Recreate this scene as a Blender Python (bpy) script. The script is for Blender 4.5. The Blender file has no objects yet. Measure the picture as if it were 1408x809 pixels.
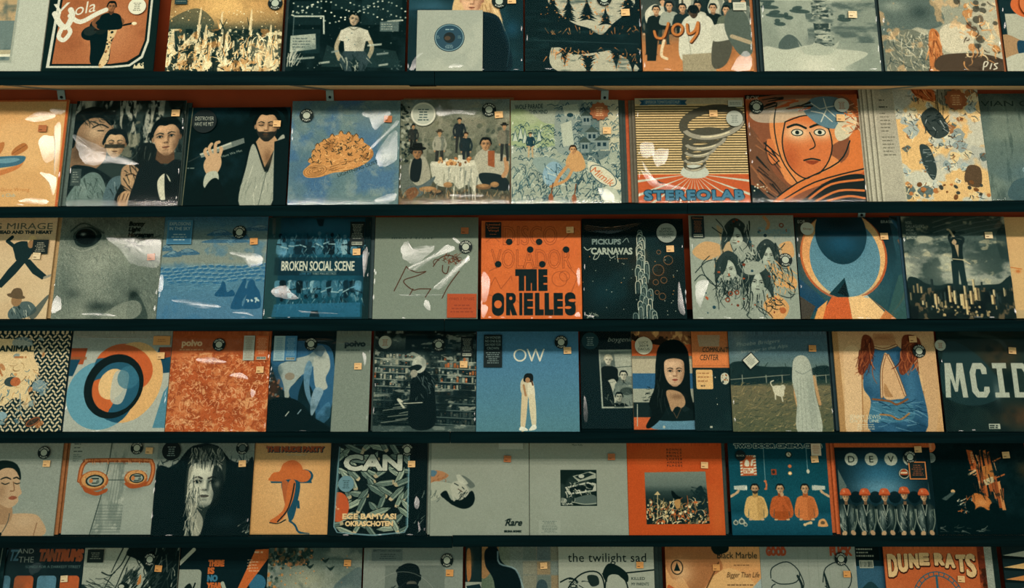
import bpy, bmesh, math, random
import numpy as np
from mathutils import Vector, Matrix

# ------------------------------------------------------------------ camera, light, exposure
scene = bpy.context.scene
C = scene.collection
FOC, PITCH, CAM_D, CAM_Z = 880.0, math.radians(11.6), 1.835, 1.60
cam_data = bpy.data.cameras.new('camera')
cam = bpy.data.objects.new('camera', cam_data)
C.objects.link(cam)
cam_data.sensor_fit = 'HORIZONTAL'
cam_data.sensor_width = 36.0
cam_data.lens = 36.0 * FOC / 1408.0
cam_data.clip_start = 0.05
cam.location = (0, -CAM_D, CAM_Z)
cam.rotation_euler = (math.radians(90) - PITCH, 0, 0)
scene.camera = cam

world = bpy.data.worlds.new('world')
scene.world = world
world.use_nodes = True
world.node_tree.nodes['Background'].inputs[0].default_value = (0.64, 0.92, 0.84, 1)
world.node_tree.nodes['Background'].inputs[1].default_value = 0.56

LAMPS = []                                                                 # three rows of tube lights under the shop's ceiling
for row_y, row_z, watts in ((-1.4, 2.565, 8.5), (-2.0, 3.038, 13.5), (-2.8, 3.67, 20.0)):
    for lx in (-1.8, 0.12, 2.0):
        ld = bpy.data.lights.new('ceiling_tube', 'AREA')
        ld.shape = 'RECTANGLE'
        ld.size, ld.size_y = 1.5, 0.09
        ld.energy = watts
        ld.color = (1.0, 0.90, 0.78)
        lo = bpy.data.objects.new('ceiling_tube', ld)
        lo.location = (lx, row_y, row_z)
        lo.rotation_euler = (math.radians(42), 0, 0)
        C.objects.link(lo)
        LAMPS.append((lx, row_y, row_z))

vs = scene.view_settings
vs.view_transform = 'Standard'
vs.look = 'None'
vs.exposure = 0.0
vs.gamma = 1.0
vs.use_curve_mapping = False

# ------------------------------------------------------------------ small painter for the printed sleeves
PAL = dict(K='0b1b1d', D='152a2b', E='24393a', G='8b9184', H='6d786f', W='c0bda8', V='d6d0b8', C='d9be8c', T='c7965c',
           O='c4632e', R='a2431e', N='173a4e', B='3b6780', L='6f95a2', S='b98f6a', M='4c5b57', F='d8c4a0', P='7e5a3c')
RES = 288


def col(c):
    if isinstance(c, str):
        c = PAL.get(c, c)
        return np.array([int(c[i:i + 2], 16) / 255 for i in (0, 2, 4)], np.float32)
    return np.array(c, np.float32)


def noise(n, cells, seed, octaves=4, gain=0.55, stretch=(1, 1)):
    rng = np.random.default_rng(seed)
    out = np.zeros((n, n), np.float32)
    amp, tot = 1.0, 0.0
    for o in range(octaves):
        cy = max(1, int(cells * 2 ** o * stretch[1])); cx = max(1, int(cells * 2 ** o * stretch[0]))
        if max(cx, cy) > n:
            break
        g = rng.random((cy + 2, cx + 2)).astype(np.float32)
        yy = np.linspace(0, cy, n, endpoint=False); xx = np.linspace(0, cx, n, endpoint=False)
        iy, ix = yy.astype(int), xx.astype(int)
        fy, fx = yy - iy, xx - ix
        fy = (fy * fy * (3 - 2 * fy))[:, None]; fx = (fx * fx * (3 - 2 * fx))[None]
        a = g[iy][:, ix]; b = g[iy][:, ix + 1]; c = g[iy + 1][:, ix]; d = g[iy + 1][:, ix + 1]
        out += amp * ((a * (1 - fx) + b * fx) * (1 - fy) + (c * (1 - fx) + d * fx) * fy)
        tot += amp; amp *= gain
    return out / tot


def smooth(pts, closed=True, k=6):
    p = np.array(pts, float)
    n = len(p)
    out = []
    rng = range(n if closed else n - 1)
    for i in rng:
        if closed:
            a, b, c, d = p[(i - 1) % n], p[i], p[(i + 1) % n], p[(i + 2) % n]
        else:
            a, b, c, d = p[max(i - 1, 0)], p[i], p[i + 1], p[min(i + 2, n - 1)]
        for j in range(k):
            t = j / k
            out.append(0.5 * (2 * b + (c - a) * t + (2 * a - 5 * b + 4 * c - d) * t * t + (3 * b - a - 3 * c + d) * t ** 3))
    if not closed:
        out.append(p[-1])
    return np.array(out)


_glyphs = {}


def glyph_edges(s, bold=0.0, spacing=1.0):
    """Outline edges of a word in the built-in font, as (E,4) in units of the cap height; also its width."""
    key = (s, bold, spacing)
    if key not in _glyphs:
        cu = bpy.data.curves.new('lettering', 'FONT')
        cu.body = s; cu.size = 1.0; cu.fill_mode = 'NONE'; cu.offset = bold; cu.space_character = spacing
        cu.resolution_u = 3
        ob = bpy.data.objects.new('lettering', cu)
        me = ob.to_mesh()
        v = np.array([tuple(q.co)[:2] for q in me.vertices]) if len(me.vertices) else np.zeros((1, 2))
        ed = np.array([tuple(q.vertices) for q in me.edges], int).reshape(-1, 2)
        e = np.concatenate([v[ed[:, 0]], v[ed[:, 1]]], 1) if len(ed) else np.zeros((0, 4))
        ob.to_mesh_clear()
        bpy.data.objects.remove(ob); bpy.data.curves.remove(cu)
        x0 = v[:, 0].min(); w = max(v[:, 0].max() - x0, 1e-3)
        e[:, [0, 2]] -= x0
        _glyphs[key] = (e / 0.72, w / 0.72)
    return _glyphs[key]


class Art:
    def __init__(s, bg='K', n=RES, aspect=1.0, seed=1):
        s.nx = n; s.ny = int(round(n * aspect)); s.k = n / 100.0
        s.im = np.empty((s.ny, s.nx, 3), np.float32); s.im[:] = col(bg)
        s.mask = None; s.rng = random.Random(seed); s.seed = seed

    def put(s, x0, y0, m, c, a):
        y1, x1 = y0 + m.shape[0], x0 + m.shape[1]
        m = m * a
        if s.mask is not None:
            m = m * s.mask[y0:y1, x0:x1]
        s.im[y0:y1, x0:x1] += (col(c) - s.im[y0:y1, x0:x1]) * m[..., None]

    def cover(s, e):
        """Even-odd coverage of edges (E,4), pixels."""
        x0 = int(max(0, math.floor(e[:, [0, 2]].min()))); x1 = int(min(s.nx, math.ceil(e[:, [0, 2]].max()) + 1))
        y0 = int(max(0, math.floor(e[:, [1, 3]].min()))); y1 = int(min(s.ny, math.ceil(e[:, [1, 3]].max()) + 1))
        if x1 <= x0 or y1 <= y0:
            return None
        ss = 3
        ys = y0 + (np.arange((y1 - y0) * ss) + 0.5) / ss
        ax, ay, bx, by = e.T
        cr = (ay[None] <= ys[:, None]) != (by[None] <= ys[:, None])
        d = np.where(by == ay, 1e-9, by - ay)
        xc = np.where(cr, ax[None] + (ys[:, None] - ay[None]) * ((bx - ax) / d)[None], 1e9)
        k = int(cr.sum(1).max()) if len(cr) else 0
        if k == 0:
            return None
        xc = np.sort(xc, 1)[:, :k]
        px = np.arange(x0, x1) + 1.0
        acc = np.zeros((len(ys), x1 - x0), np.float32)
        sg = 1.0
        for i in range(k):
            acc += sg * np.clip(px[None] - xc[:, i:i + 1], 0, 1)
            sg = -sg
        return x0, y0, acc.reshape(y1 - y0, ss, x1 - x0).mean(1)

    def p(s, pts, c, a=1.0, sm=0, clip=False):
        q = np.array(pts, float).reshape(-1, 2)
        if sm:
            q = smooth(q)
        q = q * s.k
        r = s.cover(np.concatenate([q, np.roll(q, -1, 0)], 1))
        if r:
            s.put(r[0], r[1], r[2], c, a)
        return s

    def clip(s, pts=None, sm=0):
        s.mask = None
        if pts is not None:
            q = np.array(pts, float).reshape(-1, 2)
            if sm:
                q = smooth(q)
            q = q * s.k
            r = s.cover(np.concatenate([q, np.roll(q, -1, 0)], 1))
            m = np.zeros((s.ny, s.nx), np.float32)
            if r:
                m[r[1]:r[1] + r[2].shape[0], r[0]:r[0] + r[2].shape[1]] = r[2]
            s.mask = m
        return s

    def r(s, x, y, w, h, c, a=1.0):
        return s.p([x, y, x + w, y, x + w, y + h, x, y + h], c, a)

    def rr(s, x, y, w, h, rad, c, a=1.0):
        q = []
        for cx, cy, t0 in ((x + w - rad, y + rad, -90), (x + w - rad, y + h - rad, 0), (x + rad, y + h - rad, 90), (x + rad, y + rad, 180)):
            for t in range(0, 91, 15):
                u = math.radians(t0 + t); q += [cx + rad * math.cos(u), cy + rad * math.sin(u)]
        return s.p(q, c, a)

    def ell(s, cx, cy, rx, ry, rot=0, t0=0, t1=360, n=40):
        u = np.radians(np.linspace(t0, t1, n, endpoint=(t1 - t0) % 360 != 0)); ro = math.radians(rot)
        x, y = rx * np.cos(u), ry * np.sin(u)
        return np.stack([cx + x * math.cos(ro) - y * math.sin(ro), cy + x * math.sin(ro) + y * math.cos(ro)], 1)

    def e(s, cx, cy, rx, ry, c, a=1.0, rot=0):
        return s.p(s.ell(cx, cy, rx, ry, rot), c, a)

    def o(s, cx, cy, rx, ry, w, c, a=1.0, rot=0, t0=0, t1=360):
        """Ring or arc of stroke width w."""
        A, B = s.ell(cx, cy, rx + w / 2, ry + w / 2, rot, t0, t1), s.ell(cx, cy, rx - w / 2, ry - w / 2, rot, t0, t1)
        if (t1 - t0) % 360 == 0:
            A = np.concatenate([A, A[:1]]); B = np.concatenate([B, B[:1]])
        return s.p(np.concatenate([A, B[::-1]]), c, a)

    def s_(s, cx, cy, rx, ry, c, a=1.0, pw=1.0):
        """Soft blob."""
        k = s.k
        x0, x1 = int(max(0, (cx - 2 * rx) * k)), int(min(s.nx, (cx + 2 * rx) * k + 1))
        y0, y1 = int(max(0, (cy - 2 * ry) * k)), int(min(s.ny, (cy + 2 * ry) * k + 1))
        if x1 <= x0 or y1 <= y0:
            return s
        X = (np.arange(x0, x1) / k - cx) / rx; Y = (np.arange(y0, y1) / k - cy) / ry
        d = X[None] ** 2 + Y[:, None] ** 2
        s.put(x0, y0, np.exp(-d * 1.4 * pw).astype(np.float32) * np.clip((4 - d) / 1.5, 0, 1).astype(np.float32), c, a)
        return s

    def l(s, pts, w, c, a=1.0, sm=0, taper=0):
        q = np.array(pts, float).reshape(-1, 2)
        if sm:
            q = smooth(q, False, 4)
        q = q * s.k; w = w * s.k
        x0 = int(max(0, q[:, 0].min() - w - 1)); x1 = int(min(s.nx, q[:, 0].max() + w + 2))
        y0 = int(max(0, q[:, 1].min() - w - 1)); y1 = int(min(s.ny, q[:, 1].max() + w + 2))
        if x1 <= x0 or y1 <= y0:
            return s
        m = np.zeros((y1 - y0, x1 - x0), np.float32)
        n = len(q) - 1
        for i in range(n):
            ax, ay, bx, by = *q[i], *q[i + 1]
            ww = w * (1 - taper * i / max(n, 1))
            X0 = max(x0, int(min(ax, bx) - ww - 1)); X1 = min(x1, int(max(ax, bx) + ww + 2))
            Y0 = max(y0, int(min(ay, by) - ww - 1)); Y1 = min(y1, int(max(ay, by) + ww + 2))
            if X1 <= X0 or Y1 <= Y0:
                continue
            X = np.arange(X0, X1) + 0.5 - ax; Y = (np.arange(Y0, Y1) + 0.5 - ay)[:, None]
            dx, dy = bx - ax, by - ay
            L = dx * dx + dy * dy + 1e-9
            t = np.clip((X * dx + Y * dy) / L, 0, 1)
            d = np.sqrt((X - t * dx) ** 2 + (Y - t * dy) ** 2)
            sub = m[Y0 - y0:Y1 - y0, X0 - x0:X1 - x0]
            np.maximum(sub, np.clip(ww / 2 + 0.5 - d, 0, 1), out=sub)
        s.put(x0, y0, m, c, a)
        return s

    def t(s, txt, x, y, h, c, w=None, al='l', b=0.0, sh=0.0, rot=0, a=1.0, sp=1.0, out=None, ow=1.0):
        """Lettering: (x, y) is the left end (or centre, right end) of the baseline, h the cap height, w the fitted width."""
        if not txt.strip():
            return s
        e, tw = glyph_edges(txt, b, sp)
        if not len(e):
            return s
        sx = h if w is None else w / tw
        off = {'l': 0, 'c': -0.5, 'r': -1}[al] * tw * sx
        q = e.copy()
        ro = math.radians(rot)
        for i in (0, 2):
            X = e[:, i] * sx + off + sh * h * e[:, i + 1]; Y = -e[:, i + 1] * h
            q[:, i] = (x + X * math.cos(ro) - Y * math.sin(ro)) * s.k
            q[:, i + 1] = (y + X * math.sin(ro) + Y * math.cos(ro)) * s.k
        r = s.cover(q)
        if out is not None:
            for z in q:
                s.l([z[0] / s.k, z[1] / s.k, z[2] / s.k, z[3] / s.k], ow, out, a)
        if r and c is not None:
            s.put(r[0], r[1], r[2], c, a)
        return s

    def lines(s, x, y, w, n, step, c, h=1.0, a=0.8, al='l'):
        """Small print: n rows of word-length dashes too small to read."""
        for i in range(n):
            rw = w * s.rng.uniform(0.55, 1.0)
            X = x if al == 'l' else x + (w - rw) / 2
            e = X + rw
            while X < e:
                d = s.rng.uniform(1.2, 4.5) * h
                s.r(X, y + i * step, min(d, e - X), h, c, a)
                X += d + 0.7 * h
        return s

    def g(s, stops, horiz=False):
        t = np.linspace(0, 100, s.nx if horiz else s.ny)
        xs = [q[0] for q in stops]; cs = np.array([col(q[1]) for q in stops])
        v = np.stack([np.interp(t, xs, cs[:, i]) for i in range(3)], 1)
        v = np.broadcast_to(v[None] if horiz else v[:, None], s.im.shape)
        if s.mask is None:
            s.im[:] = v
        else:
            s.im += (v - s.im) * s.mask[..., None]
        return s

    def n(s, c, cells, lo, hi, seed=None, a=1.0, st=(1, 1), oc=4, gain=0.55):
        m = noise(max(s.nx, s.ny), cells, s.seed * 31 + (seed or s.rng.randrange(9999)), oc, gain, st)[:s.ny, :s.nx]
        m = np.clip((m - lo) / (hi - lo), 0, 1); m = m * m * (3 - 2 * m)
        s.put(0, 0, m, c, a)
        return s

    def hatch(s, n, box, ln, ang, jit, w, cs, curl=0.0, a=1.0):
        """n short strokes inside a box: fur, grass, hair, scribble."""
        x0, y0, x1, y1 = box
        R = s.rng
        for i in range(n):
            x, y = R.uniform(x0, x1), R.uniform(y0, y1)
            t = math.radians(ang + R.uniform(-jit, jit)); L = ln * R.uniform(0.5, 1.3)
            pts = [x, y]; k = R.uniform(-curl, curl)
            for j in range(4):
                x += math.cos(t) * L / 4; y += math.sin(t) * L / 4; t += k
                pts += [x, y]
            s.l(pts, w * R.uniform(0.6, 1.3), R.choice(cs), a, taper=0.6)
        return s

    def specks(s, n, box, r0, r1, cs, a=1.0):
        R = s.rng
        for i in range(n):
            r = R.uniform(r0, r1)
            s.e(R.uniform(box[0], box[2]), R.uniform(box[1], box[3]), r, r * R.uniform(0.6, 1.2), R.choice(cs), a, R.uniform(0, 180))
        return s

    def grain(s, amt=0.05, cells=None):
        rng = np.random.default_rng(s.seed + 77)
        g = rng.normal(0, amt * 1.3, (s.ny, s.nx, 1)).astype(np.float32)
        g += (noise(max(s.nx, s.ny), min(60, s.nx // 3), s.seed + 9, 2)[:s.ny, :s.nx, None] - .5) * amt * 1.2
        if cells:
            g = g + (noise(max(s.nx, s.ny), cells, s.seed + 5)[:s.ny, :s.nx, None] - 0.5) * amt * 3
        s.im = np.clip(s.im * (1 + g) + g * 0.008, 0, 1)
        return s

    # ---- figures of printed photographs
    def head(s, cx, cy, w, skin='S', dark='P', hair='K', turn=0.0, lip=None, fringe=0.3, beard=None, tilt=0, ears=True, eyes='open', side=1):
        """A face of width w centred on (cx, cy): skull, shaded side, brows, eyes, nose, mouth, hair cap."""
        h = w * 1.32
        ct, st = math.cos(math.radians(tilt)), math.sin(math.radians(tilt))
        lip = lip or dark
        skin_, dark_ = col(skin), col(dark)
        mid = tuple(skin_ * .55 + dark_ * .45); hi = tuple(np.minimum(skin_ * 1.14, 1))

        def P(u, v):
            return (cx + (u * ct - v * st) * w / 2, cy + (u * st + v * ct) * h / 2)

        def PP(l_):
            return [q for i in range(0, len(l_), 2) for q in P(l_[i], l_[i + 1])]
        if hair:
            s.p(PP([-1.06, .1, -1.14, -.5, -.72, -1.08, 0, -1.2, .75, -1.06, 1.14, -.45, 1.06, .1]), hair, sm=1)
        if ears:
            s.e(*P(-.97, .02), w * .06, h * .09, mid); s.e(*P(.97, .02), w * .06, h * .09, dark)
        sk = PP([-.93, -.35, -.8, -.85, 0, -1.0, .8, -.85, .93, -.35, .88, .2, .66, .66, .26, .98, 0, 1.03, -.26, .98, -.66, .66, -.88, .2])
        s.p(sk, skin, sm=1)
        keep = s.mask
        s.clip(sk, 1)
        if keep is not None:
            s.mask = s.mask * keep
        S = lambda u, v, a, b, c, o: s.s_(*P(u, v), w * a, h * b, c, o)
        S(side * .95, .1, .22, .6, dark, .9); S(side * .62, .55, .16, .22, dark, .55); S(-side * .98, .3, .10, .5, mid, .6)
        S(-side * .25 + turn * .2, -.6, .26, .14, hi, .55); S(-side * .45 + turn * .2, .2, .16, .12, hi, .5); S(0, 1.05, .5, .12, dark, .75); S(0, -1.0, .5, .10, dark, .5)
        t = turn * .3
        for q in (-1, 1):
            x = q * .42 + t
            S(x, -.13, .17, .075, mid, .95); S(x - q * .16, -.12, .08, .07, dark, .5)
            if eyes == 'open':
                s.p(PP([x - .19, -.09, x, -.145, x + .19, -.09, x, -.045]), 'b9b09a', .9, sm=1)
                s.e(*P(x, -.095), w * .042, h * .036, 'K')
                s.l(PP([x - .21, -.085, x, -.155, x + .21, -.09]), w * .026, '161514', sm=1)
                s.l(PP([x - .17, -.045, x, -.02, x + .18, -.05]), w * .014, dark, .8, sm=1)
            else:
                s.l(PP([x - .2, -.09, x, -.04, x + .2, -.09]), w * .028, '161514', sm=1)
            s.l(PP([x - .24 if q > 0 else x + .24, -.24, x, -.31, x + .26 if q > 0 else x - .26, -.24]), w * .05, hair or '1c1a18', .85, sm=1, taper=.6)
        S(t + side * .17, .08, .05, .16, dark, .75); S(t - side * .02, .1, .035, .14, hi, .6); S(t, .27, .11, .035, dark, .75)
        s.e(*P(t - .09, .27), w * .022, h * .014, '2a1d16', .9); s.e(*P(t + .09, .27), w * .022, h * .014, '2a1d16', .9)
        if beard:
            s.p(PP([-.92, .05, -.74, .34, -.34, .36, 0, .40, .34, .36, .74, .34, .92, .05, .76, .76, .25, 1.1, -.25, 1.1, -.76, .76]), beard, .88, sm=1)
        s.p(PP([t - .27, .53, t - .08, .475, t, .49, t + .08, .475, t + .27, .53, t, .55]), lip, .9, sm=1)
        s.p(PP([t - .25, .54, t, .55, t + .25, .54, t + .1, .62, t - .1, .62]), lip, .65, sm=1); s.l(PP([t - .26, .535, t, .55, t + .26, .535]), w * .02, '2a1814', .9, sm=1); S(t, .69, .13, .03, dark, .5)
        s.mask = keep
        if hair and fringe:
            f = [-1.02, -.05, -1.0, -.6, -.62, -1.05, 0, -1.13, .62, -1.05, 1.0, -.6, 1.02, -.05, .88, -.4, .55, -1 + fringe, .2, -1.05 + fringe, -.1, -1.0 + fringe, -.55, -1.02 + fringe * .9, -.88, -.4]
            s.p(PP(f), hair, sm=1)
        return s

    def soft(s, k=1):
        """Slight lens softness of a printed photograph."""
        for _ in range(k):
            q = np.pad(s.im, ((1, 1), (1, 1), (0, 0)), 'edge')
            s.im = (q[1:-1, 1:-1] * 2 + q[:-2, 1:-1] + q[2:, 1:-1] + q[1:-1, :-2] + q[1:-1, 2:]) / 6
        return s

    def bust(s, cx, cy, w, coat='K', skin='S', dark='P', hair='K', sw=2.6, **kw):
        """Head and shoulders; (cx, cy) is the middle of the face."""
        h = w * 1.32
        s.p([cx - w * .3, cy + h * .3, cx + w * .3, cy + h * .3, cx + w * .36, cy + h * .75, cx - w * .36, cy + h * .75], dark)
        k = w * sw / 2
        s.p([cx - w * .4, cy + h * .62, cx - k * .8, cy + h * .8, cx - k, cy + h * 1.2, cx - k * 1.05, cy + h * 2.2, cx + k * 1.05, cy + h * 2.2, cx + k, cy + h * 1.2, cx + k * .8, cy + h * .8, cx + w * .4, cy + h * .62, cx, cy + h * .8], coat, sm=1)
        return s.head(cx, cy, w, skin, dark, hair, **kw)

    def fig(s, x, y, h, top='W', legs='D', skin='S', hair='K', arm=0.12, stride=0.07, tilt=0.0, hat=None, shade='K'):
        """A standing figure, feet on (x, y), height h."""
        def P(u, v):
            return [x + (u + tilt * v) * h, y - v * h]

        def PP(l_):
            return [q for i in range(0, len(l_), 2) for q in P(l_[i], l_[i + 1])]
        for q in (-1, 1):
            s.p(PP([q * .005, .5, q * .1, .5, q * (stride + .035), .02, q * (stride + .06), 0, q * (stride - .03), 0, q * (stride - .02), .03]), legs)
            s.l(PP([q * .11, .79, q * (arm + .04), .62, q * arm, .46]), h * .05, top, sm=1)
            s.e(*P(q * arm, .44), h * .022, h * .028, skin)
        s.p(PP([-.13, .8, -.05, .84, .05, .84, .13, .8, .1, .6, .11, .47, -.11, .47, -.1, .6]), top, sm=1)
        s.p(PP([.02, .82, .12, .8, .1, .6, .1, .47, .03, .47, .05, .65]), shade, .3, sm=1)
        s.p(PP([-.025, .88, .025, .88, .03, .82, -.03, .82]), skin)
        s.e(*P(0, .925), h * .052, h * .068, skin)
        s.p(PP([-.06, .92, -.055, .98, 0, 1.005, .055, .98, .06, .92, .03, .955, -.03, .955]), hair, sm=1)
        if hat:
            s.e(*P(0, .97), h * .11, h * .022, hat); s.p(PP([-.055, .97, -.045, 1.03, .045, 1.03, .055, .97]), hat)
        return s


def image(art, name):
    im = bpy.data.images.new(name, art.nx, art.ny, alpha=False)
    px = np.ones((art.ny, art.nx, 4), np.float32)
    v = np.clip(art.im[::-1], 0, 1); v = v * .93 + v.mean(-1, keepdims=True) * .07                                       # ink black is a deep green black
    px[..., :3] = np.clip(v - np.array([.05, .028, .03], np.float32) * (1 - v) ** 3, 0, 1)
    im.pixels.foreach_set(px.ravel())
    im.update()
    im.pack()
    return im
# ------------------------------------------------------------------ materials and mesh helpers
def new_mat(name):
    m = bpy.data.materials.new(name)
    m.use_nodes = True
    nt = m.node_tree
    return m, nt, nt.nodes['Principled BSDF']


def lin(c):
    v = col(c)
    return [float(q / 12.92 if q <= 0.04045 else ((q + 0.055) / 1.055) ** 2.4) for q in v] + [1.0]


def plain(name, c, rough=0.6, spec=0.25, var=0.15, scale=40, metal=0.0, stretch=None, bump=0.0):
    """Colour with a little procedural unevenness."""
    m, nt, b = new_mat(name)
    tc = nt.nodes.new('ShaderNodeTexCoord'); mp = nt.nodes.new('ShaderNodeMapping'); nz = nt.nodes.new('ShaderNodeTexNoise')
    mp.inputs['Scale'].default_value = stretch or (1, 1, 1)
    nz.inputs['Scale'].default_value = scale; nz.inputs['Detail'].default_value = 6
    rp = nt.nodes.new('ShaderNodeValToRGB')
    L = lin(c)
    rp.color_ramp.elements[0].color = [q * (1 - var) for q in L[:3]] + [1]; rp.color_ramp.elements[0].position = 0.3
    rp.color_ramp.elements[1].color = [min(1, q * (1 + var)) for q in L[:3]] + [1]; rp.color_ramp.elements[1].position = 0.7
    nt.links.new(tc.outputs['Object'], mp.inputs['Vector']); nt.links.new(mp.outputs[0], nz.inputs['Vector'])
    nt.links.new(nz.outputs['Fac'], rp.inputs[0]); nt.links.new(rp.outputs[0], b.inputs['Base Color'])
    b.inputs['Roughness'].default_value = rough; b.inputs['Specular IOR Level'].default_value = spec; b.inputs['Metallic'].default_value = metal
    if bump:
        bp = nt.nodes.new('ShaderNodeBump'); bp.inputs['Strength'].default_value = bump; bp.inputs['Distance'].default_value = 0.002
        nt.links.new(nz.outputs['Fac'], bp.inputs['Height']); nt.links.new(bp.outputs[0], b.inputs['Normal'])
    return m


def printed(name, im, rough=0.5, spec=0.02):
    """Printed card: the painted picture with fine paper mottling."""
    m, nt, b = new_mat(name)
    uv = nt.nodes.new('ShaderNodeUVMap'); tx = nt.nodes.new('ShaderNodeTexImage'); tx.image = im; tx.extension = 'EXTEND'
    nz = nt.nodes.new('ShaderNodeTexNoise'); nz.inputs['Scale'].default_value = 320; nz.inputs['Detail'].default_value = 3
    mr = nt.nodes.new('ShaderNodeMapRange'); mr.inputs['To Min'].default_value = 0.90; mr.inputs['To Max'].default_value = 1.10
    mx = nt.nodes.new('ShaderNodeMix'); mx.data_type = 'RGBA'; mx.blend_type = 'MULTIPLY'; mx.inputs['Factor'].default_value = 1.0
    nt.links.new(uv.outputs[0], tx.inputs[0]); nt.links.new(uv.outputs[0], nz.inputs['Vector']); nt.links.new(nz.outputs['Fac'], mr.inputs[0])
    nt.links.new(tx.outputs[0], mx.inputs[6]); nt.links.new(mr.outputs[0], mx.inputs[7]); nt.links.new(mx.outputs[2], b.inputs['Base Color'])
    b.inputs['Roughness'].default_value = rough; b.inputs['Specular IOR Level'].default_value = spec
    return m


def plastic(name, rough, bump, ior):
    """Clear shrink film: see-through, with a film's mirror reflection."""
    m = bpy.data.materials.new(name); m.use_nodes = True
    nt = m.node_tree; nt.nodes.clear()
    out = nt.nodes.new('ShaderNodeOutputMaterial'); mix = nt.nodes.new('ShaderNodeMixShader'); tr = nt.nodes.new('ShaderNodeBsdfTransparent')
    gl = nt.nodes.new('ShaderNodeBsdfGlossy'); fr = nt.nodes.new('ShaderNodeFresnel'); nz = nt.nodes.new('ShaderNodeTexNoise'); bp = nt.nodes.new('ShaderNodeBump'); tc = nt.nodes.new('ShaderNodeTexCoord')
    fr.inputs['IOR'].default_value = ior; gl.inputs['Roughness'].default_value = rough
    nz.inputs['Scale'].default_value = 55; nz.inputs['Detail'].default_value = 5
    bp.inputs['Strength'].default_value = bump; bp.inputs['Distance'].default_value = 0.002
    nt.links.new(tc.outputs['Object'], nz.inputs['Vector']); nt.links.new(nz.outputs['Fac'], bp.inputs['Height'])
    nt.links.new(bp.outputs[0], gl.inputs['Normal']); nt.links.new(fr.outputs[0], mix.inputs[0]); nt.links.new(tr.outputs[0], mix.inputs[1]); nt.links.new(gl.outputs[0], mix.inputs[2]); nt.links.new(mix.outputs[0], out.inputs[0])
    return m


MAT = dict(
    wall=plain('rust_painted_wall', '983e1c', .75, .15, .12, 9, bump=.25),
    edge=plain('dark_painted_wood', '041517', .6, .015, .35, 24, stretch=(.12, 1, 3), bump=.3),
    wood=plain('bare_pine', 'dcb587', .6, .2, .18, 14, stretch=(.15, 2, 2), bump=.15),
    steel=plain('dull_zinc', '8d958c', .38, .5, .12, 60, metal=.7),
    dark=plain('dark_hole', '0b1415', .7, .2),
    film=plastic('clear_film', .05, .012, 1.2),
    fold=plastic('crumpled_film', .20, .10, 1.5),
    floor=plain('pale_floor', 'b5aa94', .6, .2, .15, 6),
)


def mesh_obj(name, verts, faces, mats, parent=None, fm=None, uv=None, smooth_=False):
    me = bpy.data.meshes.new(name)
    me.from_pydata(verts, [], faces)
    for m in mats:
        me.materials.append(m)
    if fm:
        me.polygons.foreach_set('material_index', fm)
    if uv:
        l = me.uv_layers.new(name='UVMap')
        for p in me.polygons:
            for li in p.loop_indices:
                l.data[li].uv = uv(me.vertices[me.loops[li].vertex_index].co)
    if smooth_:
        me.polygons.foreach_set('use_smooth', [True] * len(me.polygons))
    me.update()
    o = bpy.data.objects.new(name, me)
    C.objects.link(o)
    o.parent = parent
    return o


def box(x0, x1, y0, y1, z0, z1):
    v = [(x, y, z) for x in (x0, x1) for y in (y0, y1) for z in (z0, z1)]
    f = [(0, 1, 3, 2), (4, 6, 7, 5), (0, 4, 5, 1), (2, 3, 7, 6), (0, 2, 6, 4), (1, 5, 7, 3)]
    return v, f


def join(parts):
    V, F = [], []
    for v, f in parts:
        n = len(V); V += list(v); F += [tuple(i + n for i in q) for q in f]
    return V, F


def bevel(o, w, seg=2):
    b = bmesh.new(); b.from_mesh(o.data)
    bmesh.ops.bevel(b, geom=b.edges[:], offset=w, segments=seg, affect='EDGES', profile=0.7)
    b.to_mesh(o.data); b.free()


def empty(name, loc, rot=(0, 0, 0)):
    o = bpy.data.objects.new(name, None)
    o.empty_display_size = 0.05
    C.objects.link(o); o.location = loc; o.rotation_euler = rot
    return o


def tag(o, label=None, cat=None, group=None, kind=None):
    for k, v in (('label', label), ('category', cat), ('group', group), ('kind', kind)):
        if v:
            o[k] = v
    return o


# ------------------------------------------------------------------ the wall, the floor and the shelves
WALL_Y = 0.152
tag(mesh_obj('wall_back', *box(-4.2, 4.2, WALL_Y, WALL_Y + 0.1, 0, 3.2), [MAT['wall']]), kind='structure')
tag(mesh_obj('floor', *box(-4.2, 4.2, -4.6, WALL_Y + 0.1, -0.1, 0), [MAT['floor']]), kind='structure')

SHELF_Z = [1.845, 1.4836, 1.1440, 0.7865, 0.4310, 0.0770]                 # tops of the boards
SHELF_H = [0.036, 0.030, 0.033, 0.032, 0.0345, 0.033]
SHELF_SLOPE = [0, 0.0059, 0, 0, 0, 0]                                     # the second board sags to the left
JOINT_X = [-0.212, 0.50, -0.20, -0.19, -0.19, 0.1]
ORD = ['topmost', 'second', 'third', 'fourth', 'fifth', 'lowest']
BRACKETS = [[-1.341, -0.542, 0.276, 1.082], [-1.328, 1.079], [], [], [], []]


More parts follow.
